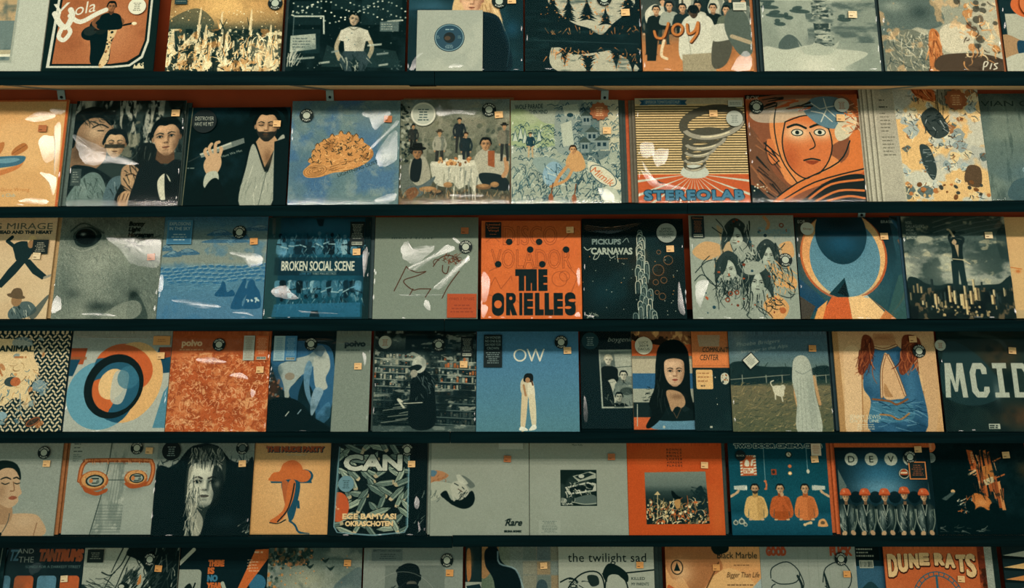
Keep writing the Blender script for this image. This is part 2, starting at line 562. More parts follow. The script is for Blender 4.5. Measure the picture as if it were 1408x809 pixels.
def bracket(x, shelf, z_under):
    """Angle bracket under a board: an arm along its underside, a leaf with a screw hole down the wall."""
    w = 0.011
    v, f = join([box(x - w, x + w, 0.03, WALL_Y - 0.0025, -z_under - 0.0025, -z_under - 0.0005)])
    # the arm runs out at a slant, as the photo shows
    v = [(a + (-(b - WALL_Y) * 0.55 if x > 0.6 else (b - WALL_Y) * 0.55), b, c) for a, b, c in v]
    v2, f2 = box(x - w, x + w, WALL_Y - 0.003, WALL_Y - 0.0005, -z_under - 0.040, -z_under - 0.0005)
    V, F = join([(v, f), (v2, f2)])
    o = mesh_obj('bracket', V, F, [MAT['steel']], shelf)
    n = 10
    sv = [(x + 0.0042 * math.cos(i * 6.2832 / n), WALL_Y - 0.0034 - d, -z_under - 0.022 + 0.0042 * math.sin(i * 6.2832 / n)) for d in (0, 0.0012) for i in range(n)]
    sf = [tuple(range(n, 2 * n))] + [(i, (i + 1) % n, n + (i + 1) % n, n + i) for i in range(n)]
    mesh_obj('screw', sv, sf, [MAT['dark']], o)


def shelf(i):
    z, h, jx = SHELF_Z[i], SHELF_H[i], JOINT_X[i]
    for side, (x0, x1) in (('left', (-1.95, jx - 0.0006)), ('right', (jx + 0.0006, 1.95))):
        dz = 0.0 if side == 'left' else (0.004 if i == 4 else -0.0012 if i in (0, 2) else 0)
        # pivot on the middle of the wall so a sloping board turns about x = 0
        s = empty('wall_shelf', (0, 0, z + dz), (0, -SHELF_SLOPE[i], 0))
        tag(s, f'dark painted shelf board, {side} length, {ORD[i]} from the top on the rust wall', 'shelf', 'shelf boards on the wall')
        e = mesh_obj('front_edge', *box(x0, x1, 0, 0.012, -h, 0), [MAT['edge']], s)
        bevel(e, 0.0012, 2)
        v, f = box(x0, x1, 0.0122, WALL_Y, -h + 0.004, -0.0004)
        p = mesh_obj('plank', v, f, [MAT['wood'], MAT['edge']], s, fm=[0, 0, 0, 0, 0, 1])
        p['label'] = 'bare pine underside, dark painted top'
        for bx in BRACKETS[i]:
            if x0 < bx < x1:
                bracket(bx, s, h - 0.004)
        if i == 0 and side == 'left':
            mp_ = mesh_obj('joining_plate', *box(jx - 0.075, jx - 0.001, 0.02, 0.05, -h + 0.0015, -h + 0.0035), [MAT['edge']], s)


for i in range(6):
    shelf(i)


def shelf_z(row, x):
    return SHELF_Z[row] + math.tan(SHELF_SLOPE[row]) * x


def at_px(px, row, y=0.012, up=0.0):
    """World x on the standing line of a shelf (or a height above it) that lies under picture column px."""
    drop = CAM_Z - SHELF_Z[row] - up
    depth = (y + CAM_D) * math.cos(PITCH) + drop * math.sin(PITCH)
    return (px - 704.0) * depth / FOC


# ------------------------------------------------------------------ records
LEAN = math.radians(21.0)
SIZE, THICK = 0.315, 0.0036
SPINES = {}
SHEETS = {}


def spine_mat(c):
    if c not in SPINES:
        SPINES[c] = plain('card_' + c, c, .6, .15, .2, 120)
    return SPINES[c]


def jacket(w, mat, sp, parent, name='jacket', h=None):
    h = h or w
    b = 0.0006
    r = w / 2
    V = [(-r + b, 0, b), (r - b, 0, b), (r - b, 0, h - b), (-r + b, 0, h - b)]
    V += [(-r, b, 0), (r, b, 0), (r, b, h), (-r, b, h), (-r, THICK, 0), (r, THICK, 0), (r, THICK, h), (-r, THICK, h)]
    F = [(0, 1, 2, 3)] + [(i, 4 + i, 4 + (i + 1) % 4, (i + 1) % 4) for i in range(4)]
    F += [(4 + i, 8 + i, 8 + (i + 1) % 4, 4 + (i + 1) % 4) for i in range(4)] + [(11, 10, 9, 8)]
    return mesh_obj(name, V, F, [mat, sp], parent, fm=[0] * 5 + [1] * 5, uv=lambda c: ((c.x + r) / w, c.z / h))


def lamp_half(P, n_world):
    """Where a fold of film at P has to face to catch a ceiling panel: used to set how far the fold lifts."""
    best = None
    to_eye = (Vector(cam.location) - P).normalized()
    for l in LAMPS:
        h = ((Vector(l) - P).normalized() + to_eye).normalized()
        if best is None or h.dot(n_world) > best.dot(n_world):
            best = h
    return best


def film(w, h, folds, root, M, seed, crinkles=7):
    """Shrink film over the front: a slack sheet plus the folds and blisters that stand off it."""
    rng = random.Random(seed)
    n = 14
    V, F = [], []
    for j in range(n + 1):
        for i in range(n + 1):
            edge = i in (0, n) or j in (0, n)
            V.append(((i / n - .5) * (w + .0006), -0.0009 - (0 if edge else rng.uniform(0, .00006)), (j / n) * (h + .001)))
    F += [(j * (n + 1) + i, j * (n + 1) + i + 1, (j + 1) * (n + 1) + i + 1, (j + 1) * (n + 1) + i) for j in range(n) for i in range(n)]
    Mi = M.to_3x3().inverted()
    folds = list(folds)
    for _ in range(crinkles):                                   # small crinkles along the sealed edges and corners
        u, v = rng.uniform(4, 96), rng.choice((1.2, 98.6)) + rng.uniform(-.5, .9)
        L, t = rng.uniform(2, 7), rng.uniform(.35, .8)
        if rng.random() < .55:
            u, v = v, u
            folds.append([u, v - L / 2, u + t, v, u, v + L / 2, u - t, v + L * .1])
        else:
            folds.append([u - L / 2, v, u, v - t, u + L / 2, v, u + L * .1, v + t])
    for fo in folds:
        q = smooth(np.array(fo, float).reshape(-1, 2), True, 5)
        q = np.stack([(q[:, 0] / 100 - .5) * w, (1 - q[:, 1] / 100) * h], 1)
        c = q.mean(0)
        P = M @ Vector((c[0], -0.002, c[1]))
        nw = M.to_3x3() @ Vector((0, -1, 0))
        hl = Mi @ lamp_half(P, nw)
        gx, gz = hl.x / max(-hl.y, .2), hl.z / max(-hl.y, .2)              # outward lift d(x,z) falls along the facing direction
        ext = max(np.ptp(q[:, 0]), np.ptp(q[:, 1]))
        lift = np.ptp(q[:, 0]) * abs(gx) + np.ptp(q[:, 1]) * abs(gz)        # a fold of film stands off no more than about 1.5 cm
        if lift > .015:
            gx, gz = gx * .015 / lift, gz * .015 / lift
        a0 = len(V)
        d0 = -((q - c) @ np.array([gx, gz]))
        base = 0.0014 - d0.min()
        N = len(q)
        jit = [rng.uniform(.93, 1.06) for _ in range(N)]
        rings = (1.0, .8, .55, .28)
        for r in rings:
            for k in range(N):
                p = c + (q[k] - c) * r * (jit[k] if r == 1.0 else 1)
                d = -((p - c) @ np.array([gx, gz])) + base
                d += .010 * ext * (1 - r * r) * .5 + rng.uniform(-1, 1) * .0012 * ext
                V.append((p[0], -0.0009 - d, p[1]))
        V.append((c[0], -0.0009 - base - .005 * ext, c[1]))
        for ri in range(len(rings) - 1):
            for k in range(N):
                F.append((a0 + ri * N + k, a0 + ri * N + (k + 1) % N, a0 + (ri + 1) * N + (k + 1) % N, a0 + (ri + 1) * N + k))
        for k in range(N):
            F.append((a0 + (len(rings) - 1) * N + k, a0 + (len(rings) - 1) * N + (k + 1) % N, len(V) - 1))
    return mesh_obj('shrink_wrap', V, F, [MAT['film'], MAT['fold']], root, fm=[0] * (n * n) + [1] * (len(F) - n * n), smooth_=True)


# stickers: one painted image per look, shared
_st = {}


def sticker_mat(key, art):
    if key not in _st:
        _st[key] = printed('sticker_' + str(len(_st)), image(art(), 'sticker_print'), .5, .1)
    return _st[key]


def price_art(tone):
    def f():
        A = Art({'p': 'd8aa72', 'o': 'c98a4c', 'd': 'a8623a', 'w': 'd9c096'}[tone], n=48, seed=7)
        A.n('b98a52', 4, .5, .8, a=.4); A.lines(20, 18, 60, 1, 9, '8a5a34', 6, .6); A.lines(14, 66, 72, 1, 9, '4a2c1a', 12, .75)
        return A.grain(.04)
    return f


def vinyl_art(dark):
    def f():
        A = Art('101c1d', n=96, seed=8)
        A.e(50, 50, 25, 25, 'a3a996' if not dark else '4d5a56')
        for word, a0, st, fl in (('COLORED', -150, 20, 1), ('VINYL', 128, -19, -1)):
            for i, ch in enumerate(word):
                u = math.radians(a0 + i * st); r = 32 if fl > 0 else 44
                A.t(ch, 50 + r * math.cos(u), 50 + r * math.sin(u), 12, 'd2d3be', al='c', rot=math.degrees(u) + 90 * fl, out='d2d3be', ow=.8)
        return A
    return f


def info_art(bg, fg, words, asp, border=None, bar=False):
    def f():
        A = Art(bg, n=96, aspect=asp, seed=hash(bg) % 50)
        H = 100 * asp
        if border:
            A.r(0, 0, 100, H, border); A.r(6, 6, 88, H - 12, bg)
        n = max(len(words), 0)
        top = 8
        for i, w_ in enumerate(words):
            h = min(14, (H - 16) * .5 / max(n, 1))
            A.t(w_, 50, top + h + i * h * 1.4, h, fg, al='c', w=min(84, 13 * len(w_)), b=.03)
        y = top + n * min(14, (H - 16) * .5 / max(n, 1)) * 1.4 + 10
        end = H - (34 if bar else 8)
        k = max(0, int((end - y) / 11))
        if k:
            A.lines(10, y, 80, k, 11, fg, 4.5, .7, al='c')
        if bar and H > 40:
            A.r(14, H - 28, 72, 22, 'a9ab98')
            for i in range(18):
                A.r(17 + i * 3.8, H - 26, A.rng.uniform(.8, 2.6), 16, '14201f')
        return A.grain(.03)
    return f


def disc_art(bg, fg, words, ring=None, mid=None):
    def f():
        A = Art(bg, n=96, seed=9)
        if ring:
            A.o(50, 50, 45, 45, 5, ring)
        if mid:
            A.e(50, 50, 30, 30, mid)
        n = len(words)
        if n:
            h = min(17, 62 / n * .66)
            for i, w_ in enumerate(words):
                y = 50 + (i - (n - 1) / 2) * h * 1.4 + h / 2
                A.t(w_, 50, y, h, fg, al='c', w=min(76 if n < 4 or 0 < i < n - 1 else 50, h * .95 * len(w_)), b=.03)
        else:
            A.lines(22, 28, 56, 5, 11, fg, 5, .75, al='c')
        return A.grain(.03)
    return f


def flat(name, x, y, sw, sh, w, h, mat, root, disc=0, off=.0022, rot=0.0, scallop=0):
    """A thin sticker: rectangle, or disc with an optional scalloped rim. (x, y) is its centre on the sleeve in percent."""
    cx, cz = (x / 100 - .5) * w, (1 - y / 100) * h
    if disc:
        n = 36
        out = [(math.cos(i * 6.28318 / n) * (1 + (.09 * math.cos(i * 6.28318 / n * scallop) if scallop else 0)), math.sin(i * 6.28318 / n) * (1 + (.09 * math.cos(i * 6.28318 / n * scallop) if scallop else 0))) for i in range(n)]
    else:
        ro = math.radians(rot)
        out = [(a * math.cos(ro) - b * math.sin(ro) * sh / sw, b * math.cos(ro) + a * math.sin(ro) * sw / sh) for a, b in ((-1, -1), (1, -1), (1, 1), (-1, 1))]
        base = [(-1, -1), (1, -1), (1, 1), (-1, 1)]
    hw, hh = sw / 200 * w, sh / 200 * w
    n = len(out)
    V = [(cx + a * hw, -off - .0004, cz + b * hh) for a, b in out] + [(cx + a * hw, -off, cz + b * hh) for a, b in out]
    F = [tuple(range(n))] + [(i, n + i, n + (i + 1) % n, (i + 1) % n) for i in range(n)]
    if not disc and rot:
        ro = math.radians(-rot)

        def uv(c):
            a, b = (c.x - cx) / hw, (c.z - cz) / hh
            a, b = a * math.cos(ro) - b * math.sin(ro) * sh / sw, b * math.cos(ro) + a * math.sin(ro) * sw / sh
            return (a / 2 + .5, b / 2 + .5)
    else:
        def uv(c):
            return ((c.x - cx) / hw / 2 + .5, (c.z - cz) / hh / 2 + .5)
    return mesh_obj(name, V, F, [mat], root, uv=uv)


def P(x, y, tone='p'):
    return ('price', x, y, tone)


def V(x, y, dark=False):
    return ('vinyl', x, y, dark)


def I(x, y, w, h, bg, fg, words=(), border=None, bar=False, rot=0):
    return ('info', x + w / 2, y + h / 2, w, h, bg, fg, tuple(words), border, bar, rot)


def D(x, y, r, bg, fg, words=(), ring=None, mid=None, scallop=0):
    return ('disc', x, y, r, bg, fg, tuple(words), ring, mid, scallop)


_n = [0]
HIDDEN = [0, 0, 0, 0.03, 0.085, 0.165]


def stand(root_name, x, row, w, layer, dx=0.0):
    """Empty at the foot of a leaning sleeve. Layer 3 stands foremost, 0 hindmost."""
    y = 0.010 + (3 - layer) * 0.0074
    return empty(root_name, (x, y, shelf_z(row, x) + THICK * math.sin(LEAN) + 0.0003), (-LEAN, -SHELF_SLOPE[row], 0))


def record(row, xl, wpx, layer, art, label, stickers=(), wrap=None, spine='24393a', top=False, squeeze=1.0):
    """One sleeve. xl: picture column of its left foot; wpx: picture width, None for a standard sleeve."""
    up = 0.285 if top else 0.0
    y = 0.115 if top else 0.012
    xw = at_px(xl, row, y, up)
    w = SIZE if wpx is None else at_px(xl + wpx, row, y, up) - xw
    w -= 0.0008
    root = stand('vinyl_record', xw + w / 2, row, w, layer)
    tag(root, label, 'record', ORD_GROUP[row])
    _n[0] += 1
    a = art()
    y0 = HIDDEN[row]                                     # the strip of the print that the board above hides
    if squeeze != 1.0:
        xs = np.clip((np.arange(a.nx) / squeeze).astype(int), 0, a.nx - 1); a.im = a.im[:, xs]
    if y0:
        ys = (np.arange(a.ny) / a.ny - y0) / (1 if top else 1 - y0)
        a.im = a.im[np.clip((ys * a.ny).astype(int), 0, a.ny - 1)]

    def vy(q):
        return 100 * y0 + q * (1 if top else 1 - y0)
    jacket(w, printed('sleeve_print_%d' % _n[0], image(a, 'sleeve_art_%d' % _n[0])), spine_mat(spine), root)
    if wrap is not None:
        wrap = [[vy(q) if i % 2 else q for i, q in enumerate(fo)] for fo in wrap]
        M = Matrix.Translation(root.location) @ root.rotation_euler.to_matrix().to_4x4()
        film(w, w, wrap, root, M, _n[0], 7 if layer == 3 else 0)
    for s in stickers:
        if s[0] == 'price':
            flat('price_sticker', s[1] * squeeze, vy(s[2]), 7.4, 6.4, w, w, sticker_mat(('p', s[3]), price_art(s[3])), root, off=.0048, rot=random.Random(_n[0]).uniform(-4, 4))
        elif s[0] == 'vinyl':
            o = flat('coloured_vinyl_sticker', s[1], vy(s[2]), 13, 13, w, w, sticker_mat(('v', s[3]), vinyl_art(s[3])), root, disc=1, off=.0044)
        elif s[0] == 'info':
            _, x, y_, sw, sh, bg, fg, words, border, bar, rot = s
            flat('information_sticker', x, vy(y_), sw, sh, w, w, sticker_mat(s[5:10] + (round(sh / sw, 2),), info_art(bg, fg, words, sh / sw, border, bar)), root, off=.0044, rot=rot)
        elif s[0] == 'disc':
            _, x, y_, r, bg, fg, words, ring, mid, sc = s
            flat('round_sticker', x, vy(y_), 2 * r, 2 * r, w, w, sticker_mat(s[4:9], disc_art(bg, fg, words, ring, mid)), root, disc=1, off=.0044, scallop=sc)
    return root


def behind(row, xs, layers, c, label, group, scale=1.0, plain_art=None):
    """Sleeves standing behind another, of which only an edge shows."""
    up, y = (0.285, 0.115) if row == 5 else (0, 0.012)
    for k, (px, ly) in enumerate(zip(xs, layers)):
        w = SIZE * scale
        x = at_px(px, row, y, up) + w / 2
        r = stand('vinyl_record', x, row, w, ly)
        lab = label if len(xs) == 1 else label.replace(' sleeve behind', ' sleeve ' + ('directly', 'second', 'third')[k] + ' behind', 1)
        tag(r, lab, 'record', group)
        jacket(w, spine_mat(c), spine_mat(c), r)


ORD_GROUP = ['records on the topmost shelf', 'records on the second shelf', 'records on the third shelf', 'records on the fourth shelf', 'records on the fifth shelf', 'records on the lowest shelf']
# ------------------------------------------------------------------ printed sleeves, first shelf from the top
def art_a1():
    A = Art('a9aa98', seed=1)
    A.r(0, 0, 74, 92, '8e9282'); A.r(4, 0, 68, 90, 'a98d66')
    A.clip([4, 0, 72, 0, 72, 90, 4, 90]); A.n('c7b48c', 3, .4, .7); A.r(40, 52, 33, 40, '62706a'); A.n('3d4f4d', 6, .55, .75, a=.7); A.r(4, 80, 68, 4, 'b5a27a', .8); A.clip()
    A.r(4, 84, 68, 2.5, 'd0c9ae'); A.n('9a9c8a', 2, .4, .7, a=.25)
    return A.grain(.04)


def art_a2():
    A = Art('10201f', seed=2)
    P = [12, 20, 90, 20, 90, 70, 86, 84, 76, 91, 62, 93, 9, 93]
    A.p([8, 16, 94, 16, 94, 71, 90, 87, 79, 95.5, 63, 97, 4, 97], 'b9b6a2'); A.p([10, 18, 92, 18, 92, 70, 88, 85.5, 78, 93.5, 62, 95, 7, 95], '0f1c1c'); A.p(P, '9a5a36')
    A.clip(P); A.s_(58, 62, 26, 30, 'b87a50', .7); A.n('7d4428', 4, .5, .8, a=.4)
    A.clip()
    A.p([40, 52, 62, 50, 58, 68, 60, 80, 58, 93, 44, 93, 42, 78], 'K', sm=1)
    A.p([56, 52, 63, 48, 64, 60, 60, 74, 59, 90, 53, 97, 51, 93, 55, 80, 56, 66], 'c6a878', sm=1)
    A.clip([56, 52, 63, 48, 64, 60, 60, 74, 59, 90, 53, 97, 51, 93, 55, 80, 56, 66], 1); A.specks(60, (50, 48, 66, 97), .6, 1.2, ['4a3426', 'K', '8d6038']); A.clip()
    A.e(41, 63, 9, 7, 'K', rot=-15); A.e(49, 59, 6, 5.5, '17211f'); A.e(40, 61, 6, 4.5, '2a2f2b', .7, -15)
    A.l([44, 60, 62, 57, 79, 53], 1.8, '1a1a18'); A.e(79, 53.5, 2.4, 1.6, 'd5c49a')
    A.l([60, 45, 68, 51, 66, 57], 3.4, '6f472e', sm=1); A.l([48, 46, 42, 53, 47, 58], 3.4, '6f472e', sm=1)
    A.bust(57, 37, 7.5, 'K', '8a5a3a', '4e3222', '0d1414')
    for q in ([57, 27, 46, 30, 44, 42, 50, 48, 64, 48, 70, 40, 68, 30], ):
        A.p(q, '0d1414', .0, sm=1)
    A.l([6, 44, 12, 54, 18, 57, 22, 46, 20, 40], 5.2, 'c9c4ae', sm=1); A.l([15, 56, 12, 66, 17, 70, 22, 62, 18, 56], 4, 'c9c4ae', sm=1)
    A.l([20, 46, 30, 52, 44, 44, 52, 40], 4.4, 'c9c4ae', sm=1); A.t('ola', 24, 46, 12, 'c9c4ae', sh=.3, rot=-14, b=.02)
    A.t('Y', 2, 52, 18, 'c9c4ae', sh=.25, rot=-8, b=.03)
    A.p([83, 93, 82, 97.5, 92, 97.5, 91, 93, 89.4, 95.4, 87, 92.4, 84.6, 95.4], 'c3b48c')
    A.specks(5, (82, 92, 92, 93.4), .5, .8, ['c3b48c'])
    return A.grain(.05)


def art_a3():
    A = Art('16292a', seed=3)
    A.g([(0, '5a4a34'), (36, 'b0824c'), (52, '8a7048'), (62, '24322d'), (100, '1d2a27')])
    A.s_(48, 38, 34, 17, 'd3a563', .95); A.n('6b5030', 4, .5, .75, a=.6); A.p([0, 52, 24, 40, 40, 56, 20, 66, 0, 70], '2a3a34', .6, sm=1)
    A.specks(120, (0, 42, 100, 70), .2, .7, ['e2cfa0', 'c89e62'])
    A.n('c9a877', 10, .52, .62, seed=4, a=.0)
    for x, top, w in ((4, 62, 6), (14, 66, 5), (27, 42, 3.5), (33, 58, 4), (38, 72, 3), (46, 46, 3), (52, 64, 4), (58, 72, 3), (66, 60, 3), (72, 44, 3), (80, 64, 4), (90, 58, 4), (95, 66, 4)):
        A.p([x - w, 100, x - w * .6, (top + 100) / 2, x - .6, top, x + .8, top, x + w * .5, (top + 100) / 2 - 4, x + w, 100], 'd8c090', .85, sm=1)
        A.hatch(10, (x - w, top + 12, x + w, 100), 12, -90, 25, .9, ['f0dcae', 'c28a4e', '1c2a26'])
    A.clip([0, 60, 100, 60, 100, 100, 0, 100]); A.n('e3cf9f', 14, .56, .66, a=.8); A.n('142220', 16, .55, .62, a=.9); A.n('b5793f', 12, .6, .7, a=.6); A.clip()
    A.hatch(150, (0, 70, 100, 100), 6, -80, 70, .8, ['ead6a8', 'c79a5e', '12201f', 'd6b27a'], curl=.5)
    A.s_(85, 82, 14, 12, 'ecd3a0', .5)
    return A.grain(.08)


def art_a4():
    A = Art('0c191a', seed=4)
    for x, y, w, h in ((4, 36, 24, 22), (36, 30, 20, 14), (62, 32, 34, 26), (4, 62, 24, 22)):
        A.r(x, y, w, h, '142425')
    R = A.rng
    for k in range(4):
        y0 = 36 + k * 5
        for i in range(26):
            x = i * 4 + R.uniform(-1, 1); y = y0 + 5 * math.sin(i * .5 + k) + R.uniform(-.6, .6)
            A.e(x, y, .8, .7, R.choice(['aab09c', '8d9684', 'd0ceb4']))
    A.l([5, 50, 30, 50, 31, 66], 1.4, 'a3a897'); A.l([5, 50, 5, 82], .6, '5a6763')
    A.p([3, 68, 24, 66, 25, 80, 3, 83], '8f9584'); A.lines(5, 70, 17, 4, 2.6, '3a4645', .9)
    A.p([2, 92, 7, 74, 11, 92], '6a736a', .5); A.hatch(16, (1, 86, 10, 96), 10, -75, 30, .7, ['b5b39c'])
    A.p([30, 96, 34, 76, 48, 84, 60, 84, 70, 78, 92, 82, 97, 97], '1b2b2b')
    A.l([46, 66, 42, 78, 45, 89], 3.6, '94876a', sm=1); A.l([67, 66, 72, 79, 68, 90], 3.6, '94876a', sm=1); A.p([45, 63, 52, 59.5, 60, 60, 68, 63, 71, 72, 66.5, 73, 65, 82, 49, 82, 48, 73, 43.5, 72], 'b0aa94', sm=0); A.s_(61, 74, 5, 8, '7d7a68', .7); A.l([52, 60, 56, 62.5, 60, 60.4], 1, '6d6a58', sm=1)
    A.p([48, 82, 66, 82, 71, 90, 66, 100, 61, 100, 62, 91, 57, 88, 54, 92, 56, 100, 50, 100, 45, 90], '2c3a3c'); A.hatch(30, (45, 83, 68, 98), 6, 80, 40, .8, ['8d917f', '182526'])
    A.head(56, 53, 8.5, 'a28a6c', '4d4236', '0a1415', tilt=12)
    for x, y, w in ((68, 76, 12), (76, 84, 10), (10, 88, 14), (78, 94, 8), (28, 92, 9), (84, 54, 12), (38, 82, 6)):
        A.p([x, y, x + w, y - 1.2, x + w, y + .6, x, y + 1.8], R.choice(['a7aa97', '78827a']), .8)
    A.specks(60, (0, 40, 100, 100), .2, .8, ['9aa08e', '58645f'])
    A.r(78, 55, 16, 9, '4d5a56'); A.lines(79, 57, 14, 3, 2.2, 'a7aa97', .8)
    A.n('22383a', 5, .5, .8, a=.35)
    return A.soft().grain(.08)


def art_a5():
    A = Art('14282c', seed=5)
    A.n('1f3d45', 3, .4, .75, a=.8); A.s_(20, 40, 24, 9, '2f5260', .9); A.s_(18, 44, 22, 3, '0c181a', .8)
    A.p([40, 30, 44, 16, 58, 8, 70, 14, 76, 34, 82, 58, 72, 62, 62, 50, 44, 52, 38, 44], 'c0a070', sm=1); A.hatch(40, (60, 26, 80, 58), 14, 75, 12, .7, ['d9c090', '96744a', 'b08a5c'])
    A.p([46, 50, 74, 46, 84, 64, 88, 100, 40, 100], '12232a', sm=1)
    A.head(55, 33, 20, 'c59c78', '8a5f46', None, lip='8f4a34'); A.p([47, 46, 63, 46, 66, 58, 46, 58], 'b48c68', .6)
    A.p([44, 52, 66, 48, 80, 56, 86, 78, 84, 100, 40, 100], '0e1d22', sm=1)
    A.l([82, 56, 88, 74, 86, 96], .6, '395560', .5, sm=1); A.s_(90, 60, 8, 10, '204a60', .6)
    return A.soft().grain(.05)


def art_a6():
    A = Art('0e1e20', seed=6)
    R = A.rng
    A.p([20, 34, 40, 54, 55, 60, 66, 66, 76, 56, 96, 36, 80, 20, 40, 20], 'a4a089', sm=1); A.n('8b8c78', 3, .4, .7, a=.0)
    A.p([24, 76, 40, 84, 52, 84, 66, 82, 76, 82, 96, 100, 28, 100], 'a19d86', sm=1)
    for x, y, h, d in ((24, 40, 22, 1), (38, 44, 24, 1), (54, 44, 22, 1), (70, 50, 16, 1), (90, 36, 26, 1), (34, 86, 14, -1), (54, 94, 22, -1), (78, 88, 16, -1), (92, 90, 20, -1)):
        for i in range(12):
            t = i / 12; w = h * .42 * t * (1 + .25 * R.uniform(-1, 1))
            yy = y + d * (t - .6) * h
            A.p([x - w, yy + d * 2.4, x, yy - d * 2.4, x + w, yy + d * 2.4, x, yy + d * 1], '0e1d1f')
            A.specks(2, (x - w - 2, yy - 1, x + w + 2, yy + 2), .3, .9, ['b56f38', 'd08c4e'], .8)
    for y in (58, 64, 80, 84):
        A.hatch(26, (15, y - 3, 100, y + 3), 5, 90, 60, .8, ['b9713a', '0e1d1f', 'c98a50'], a=.8)
    A.r(0, 66, 100, 12, '0f2022'); A.n('1a3032', 6, .5, .8, st=(1, 5), a=.6); A.l([8, 71, 98, 75], .5, '33484a', .7)
    return A.grain(.06)


def art_a7():
    A = Art('9a9b88', seed=7)
    A.g([(0, '23302f'), (55, '4d5148'), (74, 'a0683c'), (100, 'b27545')]); A.n('7d4d2c', 5, .5, .75, a=.4)
    R = A.rng
    for i, (x, y, t, l) in enumerate(((8, 84, '1c2a2a', '15201f'), (20, 74, 'a8a692', '2c3632'), (30, 64, '2a3534', '1a2424'), (44, 60, 'b3ae98', '2f3a36'), (58, 62, '1d2a2a', '15201f'), (70, 66, 'aaa791', '59604f'), (82, 70, '243231', '1a2626'), (94, 74, '8f9180', '3a4640'))):
        A.fig(x, y, 46, t, l, 'b98e68', '12191a', arm=.13)
    A.p([4, 42, 14, 34, 22, 46, 16, 58, 6, 56], 'b9b49c', sm=1); A.p([6, 56, 16, 56, 12, 90, 4, 90], '15201f')
    for x, y, c in ((14, 40, '15201f'), (26, 36, '8d9180'), (38, 38, '1c2a2a'), (52, 36, 'aaa791'), (66, 38, '15201f'), (78, 40, '59604f'), (90, 44, 'b3ae98')):
        A.bust(x, y, 6.4, c, 'b98e68', '7a5a40', '12191a')
    A.p([34, 66, 40, 48, 56, 44, 66, 54, 64, 88, 36, 90], 'b7b49f', sm=1); A.head(48, 42, 9, '4a3a2c', '241f1a', '10191a', eyes='no', ears=False, fringe=1.2)
    A.p([36, 84, 64, 82, 66, 100, 36, 100], '8f8468'); A.l([42, 62, 44, 84], .6, '8a8a78', sm=1)
    A.p([66, 66, 78, 62, 82, 74, 76, 92, 66, 98, 62, 90], '4c4a3e', sm=1); A.p([64, 56, 80, 54, 84, 66, 76, 70, 64, 70], 'aeac98', sm=1)
    A.p([80, 40, 96, 44, 100, 80, 88, 84, 76, 60], '4f584e', sm=1); A.l([82, 66, 98, 72], 4, '9a8a6c')
    A.p([68, 100, 84, 80, 100, 86, 100, 100], '9d9e8c', .0)
    A.l([12, 62, 14, 68, 20, 68, 24, 58, 25, 54], 3.2, '3a1f12', sm=1); A.l([11.4, 61, 13.4, 67, 19.4, 67, 23.4, 57, 24.4, 53], 2.4, 'b06a34', sm=1)
    A.o(33, 60, 4.5, 5.5, 3.2, '3a1f12', rot=20); A.o(32.6, 59.2, 4.5, 5.5, 2.4, 'b06a34', rot=20)
    A.l([42, 55, 43, 64, 49, 61, 52, 53, 51, 63, 45, 72], 3.2, '3a1f12', sm=1); A.l([41.6, 54.2, 42.6, 63.2, 48.6, 60.2, 51.6, 52.2, 50.6, 62.2, 44.6, 71.2], 2.4, 'b06a34', sm=1)
    A.l([20, 70, 17, 84, 22, 88], 2.6, 'c9b48e', sm=1)
    return A.soft().grain(.07)


def art_a8():
    A = Art('7b8374', seed=8)
    A.n('8f9584', 3, .35, .7); A.clip([36, 0, 100, 0, 100, 74, 40, 74]); A.n('4a5751', 7, .45, .75, st=(1, 3), a=.9); A.clip()
    A.clip([44, 30, 58, 30, 60, 78, 46, 78]); A.n('2f3c39', 12, .45, .6, st=(1, 4)); A.n('a5a792', 18, .6, .68, st=(1, 3)); A.clip()
    for x, y, w in ((8, 40, 8), (14, 48, 10), (34, 44, 9), (6, 34, 7), (16, 56, 5), (72, 52, 6), (24, 50, 4)):
        A.e(x, y, w, 2, '33433f', .9, 4); A.e(x - 2, y - 3, w * .5, 2, '33433f', .9, -10)
    A.p([14, 74, 22, 66, 30, 70, 34, 82, 16, 82], '4a5650', sm=1); A.s_(42, 72, 8, 6, '6d756a')
    A.p([0, 78, 20, 80, 40, 76, 60, 79, 86, 82, 88, 86, 70, 96, 64, 100, 0, 100], 'a6a894', sm=1); A.n('8f9482', 5, .5, .8, a=.0)
    A.s_(44, 96, 20, 14, 'bbb9a4', .9); A.p([30, 70, 34, 78, 46, 74, 58, 78, 66, 72, 58, 84, 36, 84], '9a9e8b', sm=1)
    A.l([0, 33, 88, 34], .6, 'b2b19c', .8)
    A.specks(40, (44, 36, 62, 76), .4, 1.2, ['9fa28e', '26332f'], .7)
    return A.soft().grain(.05)


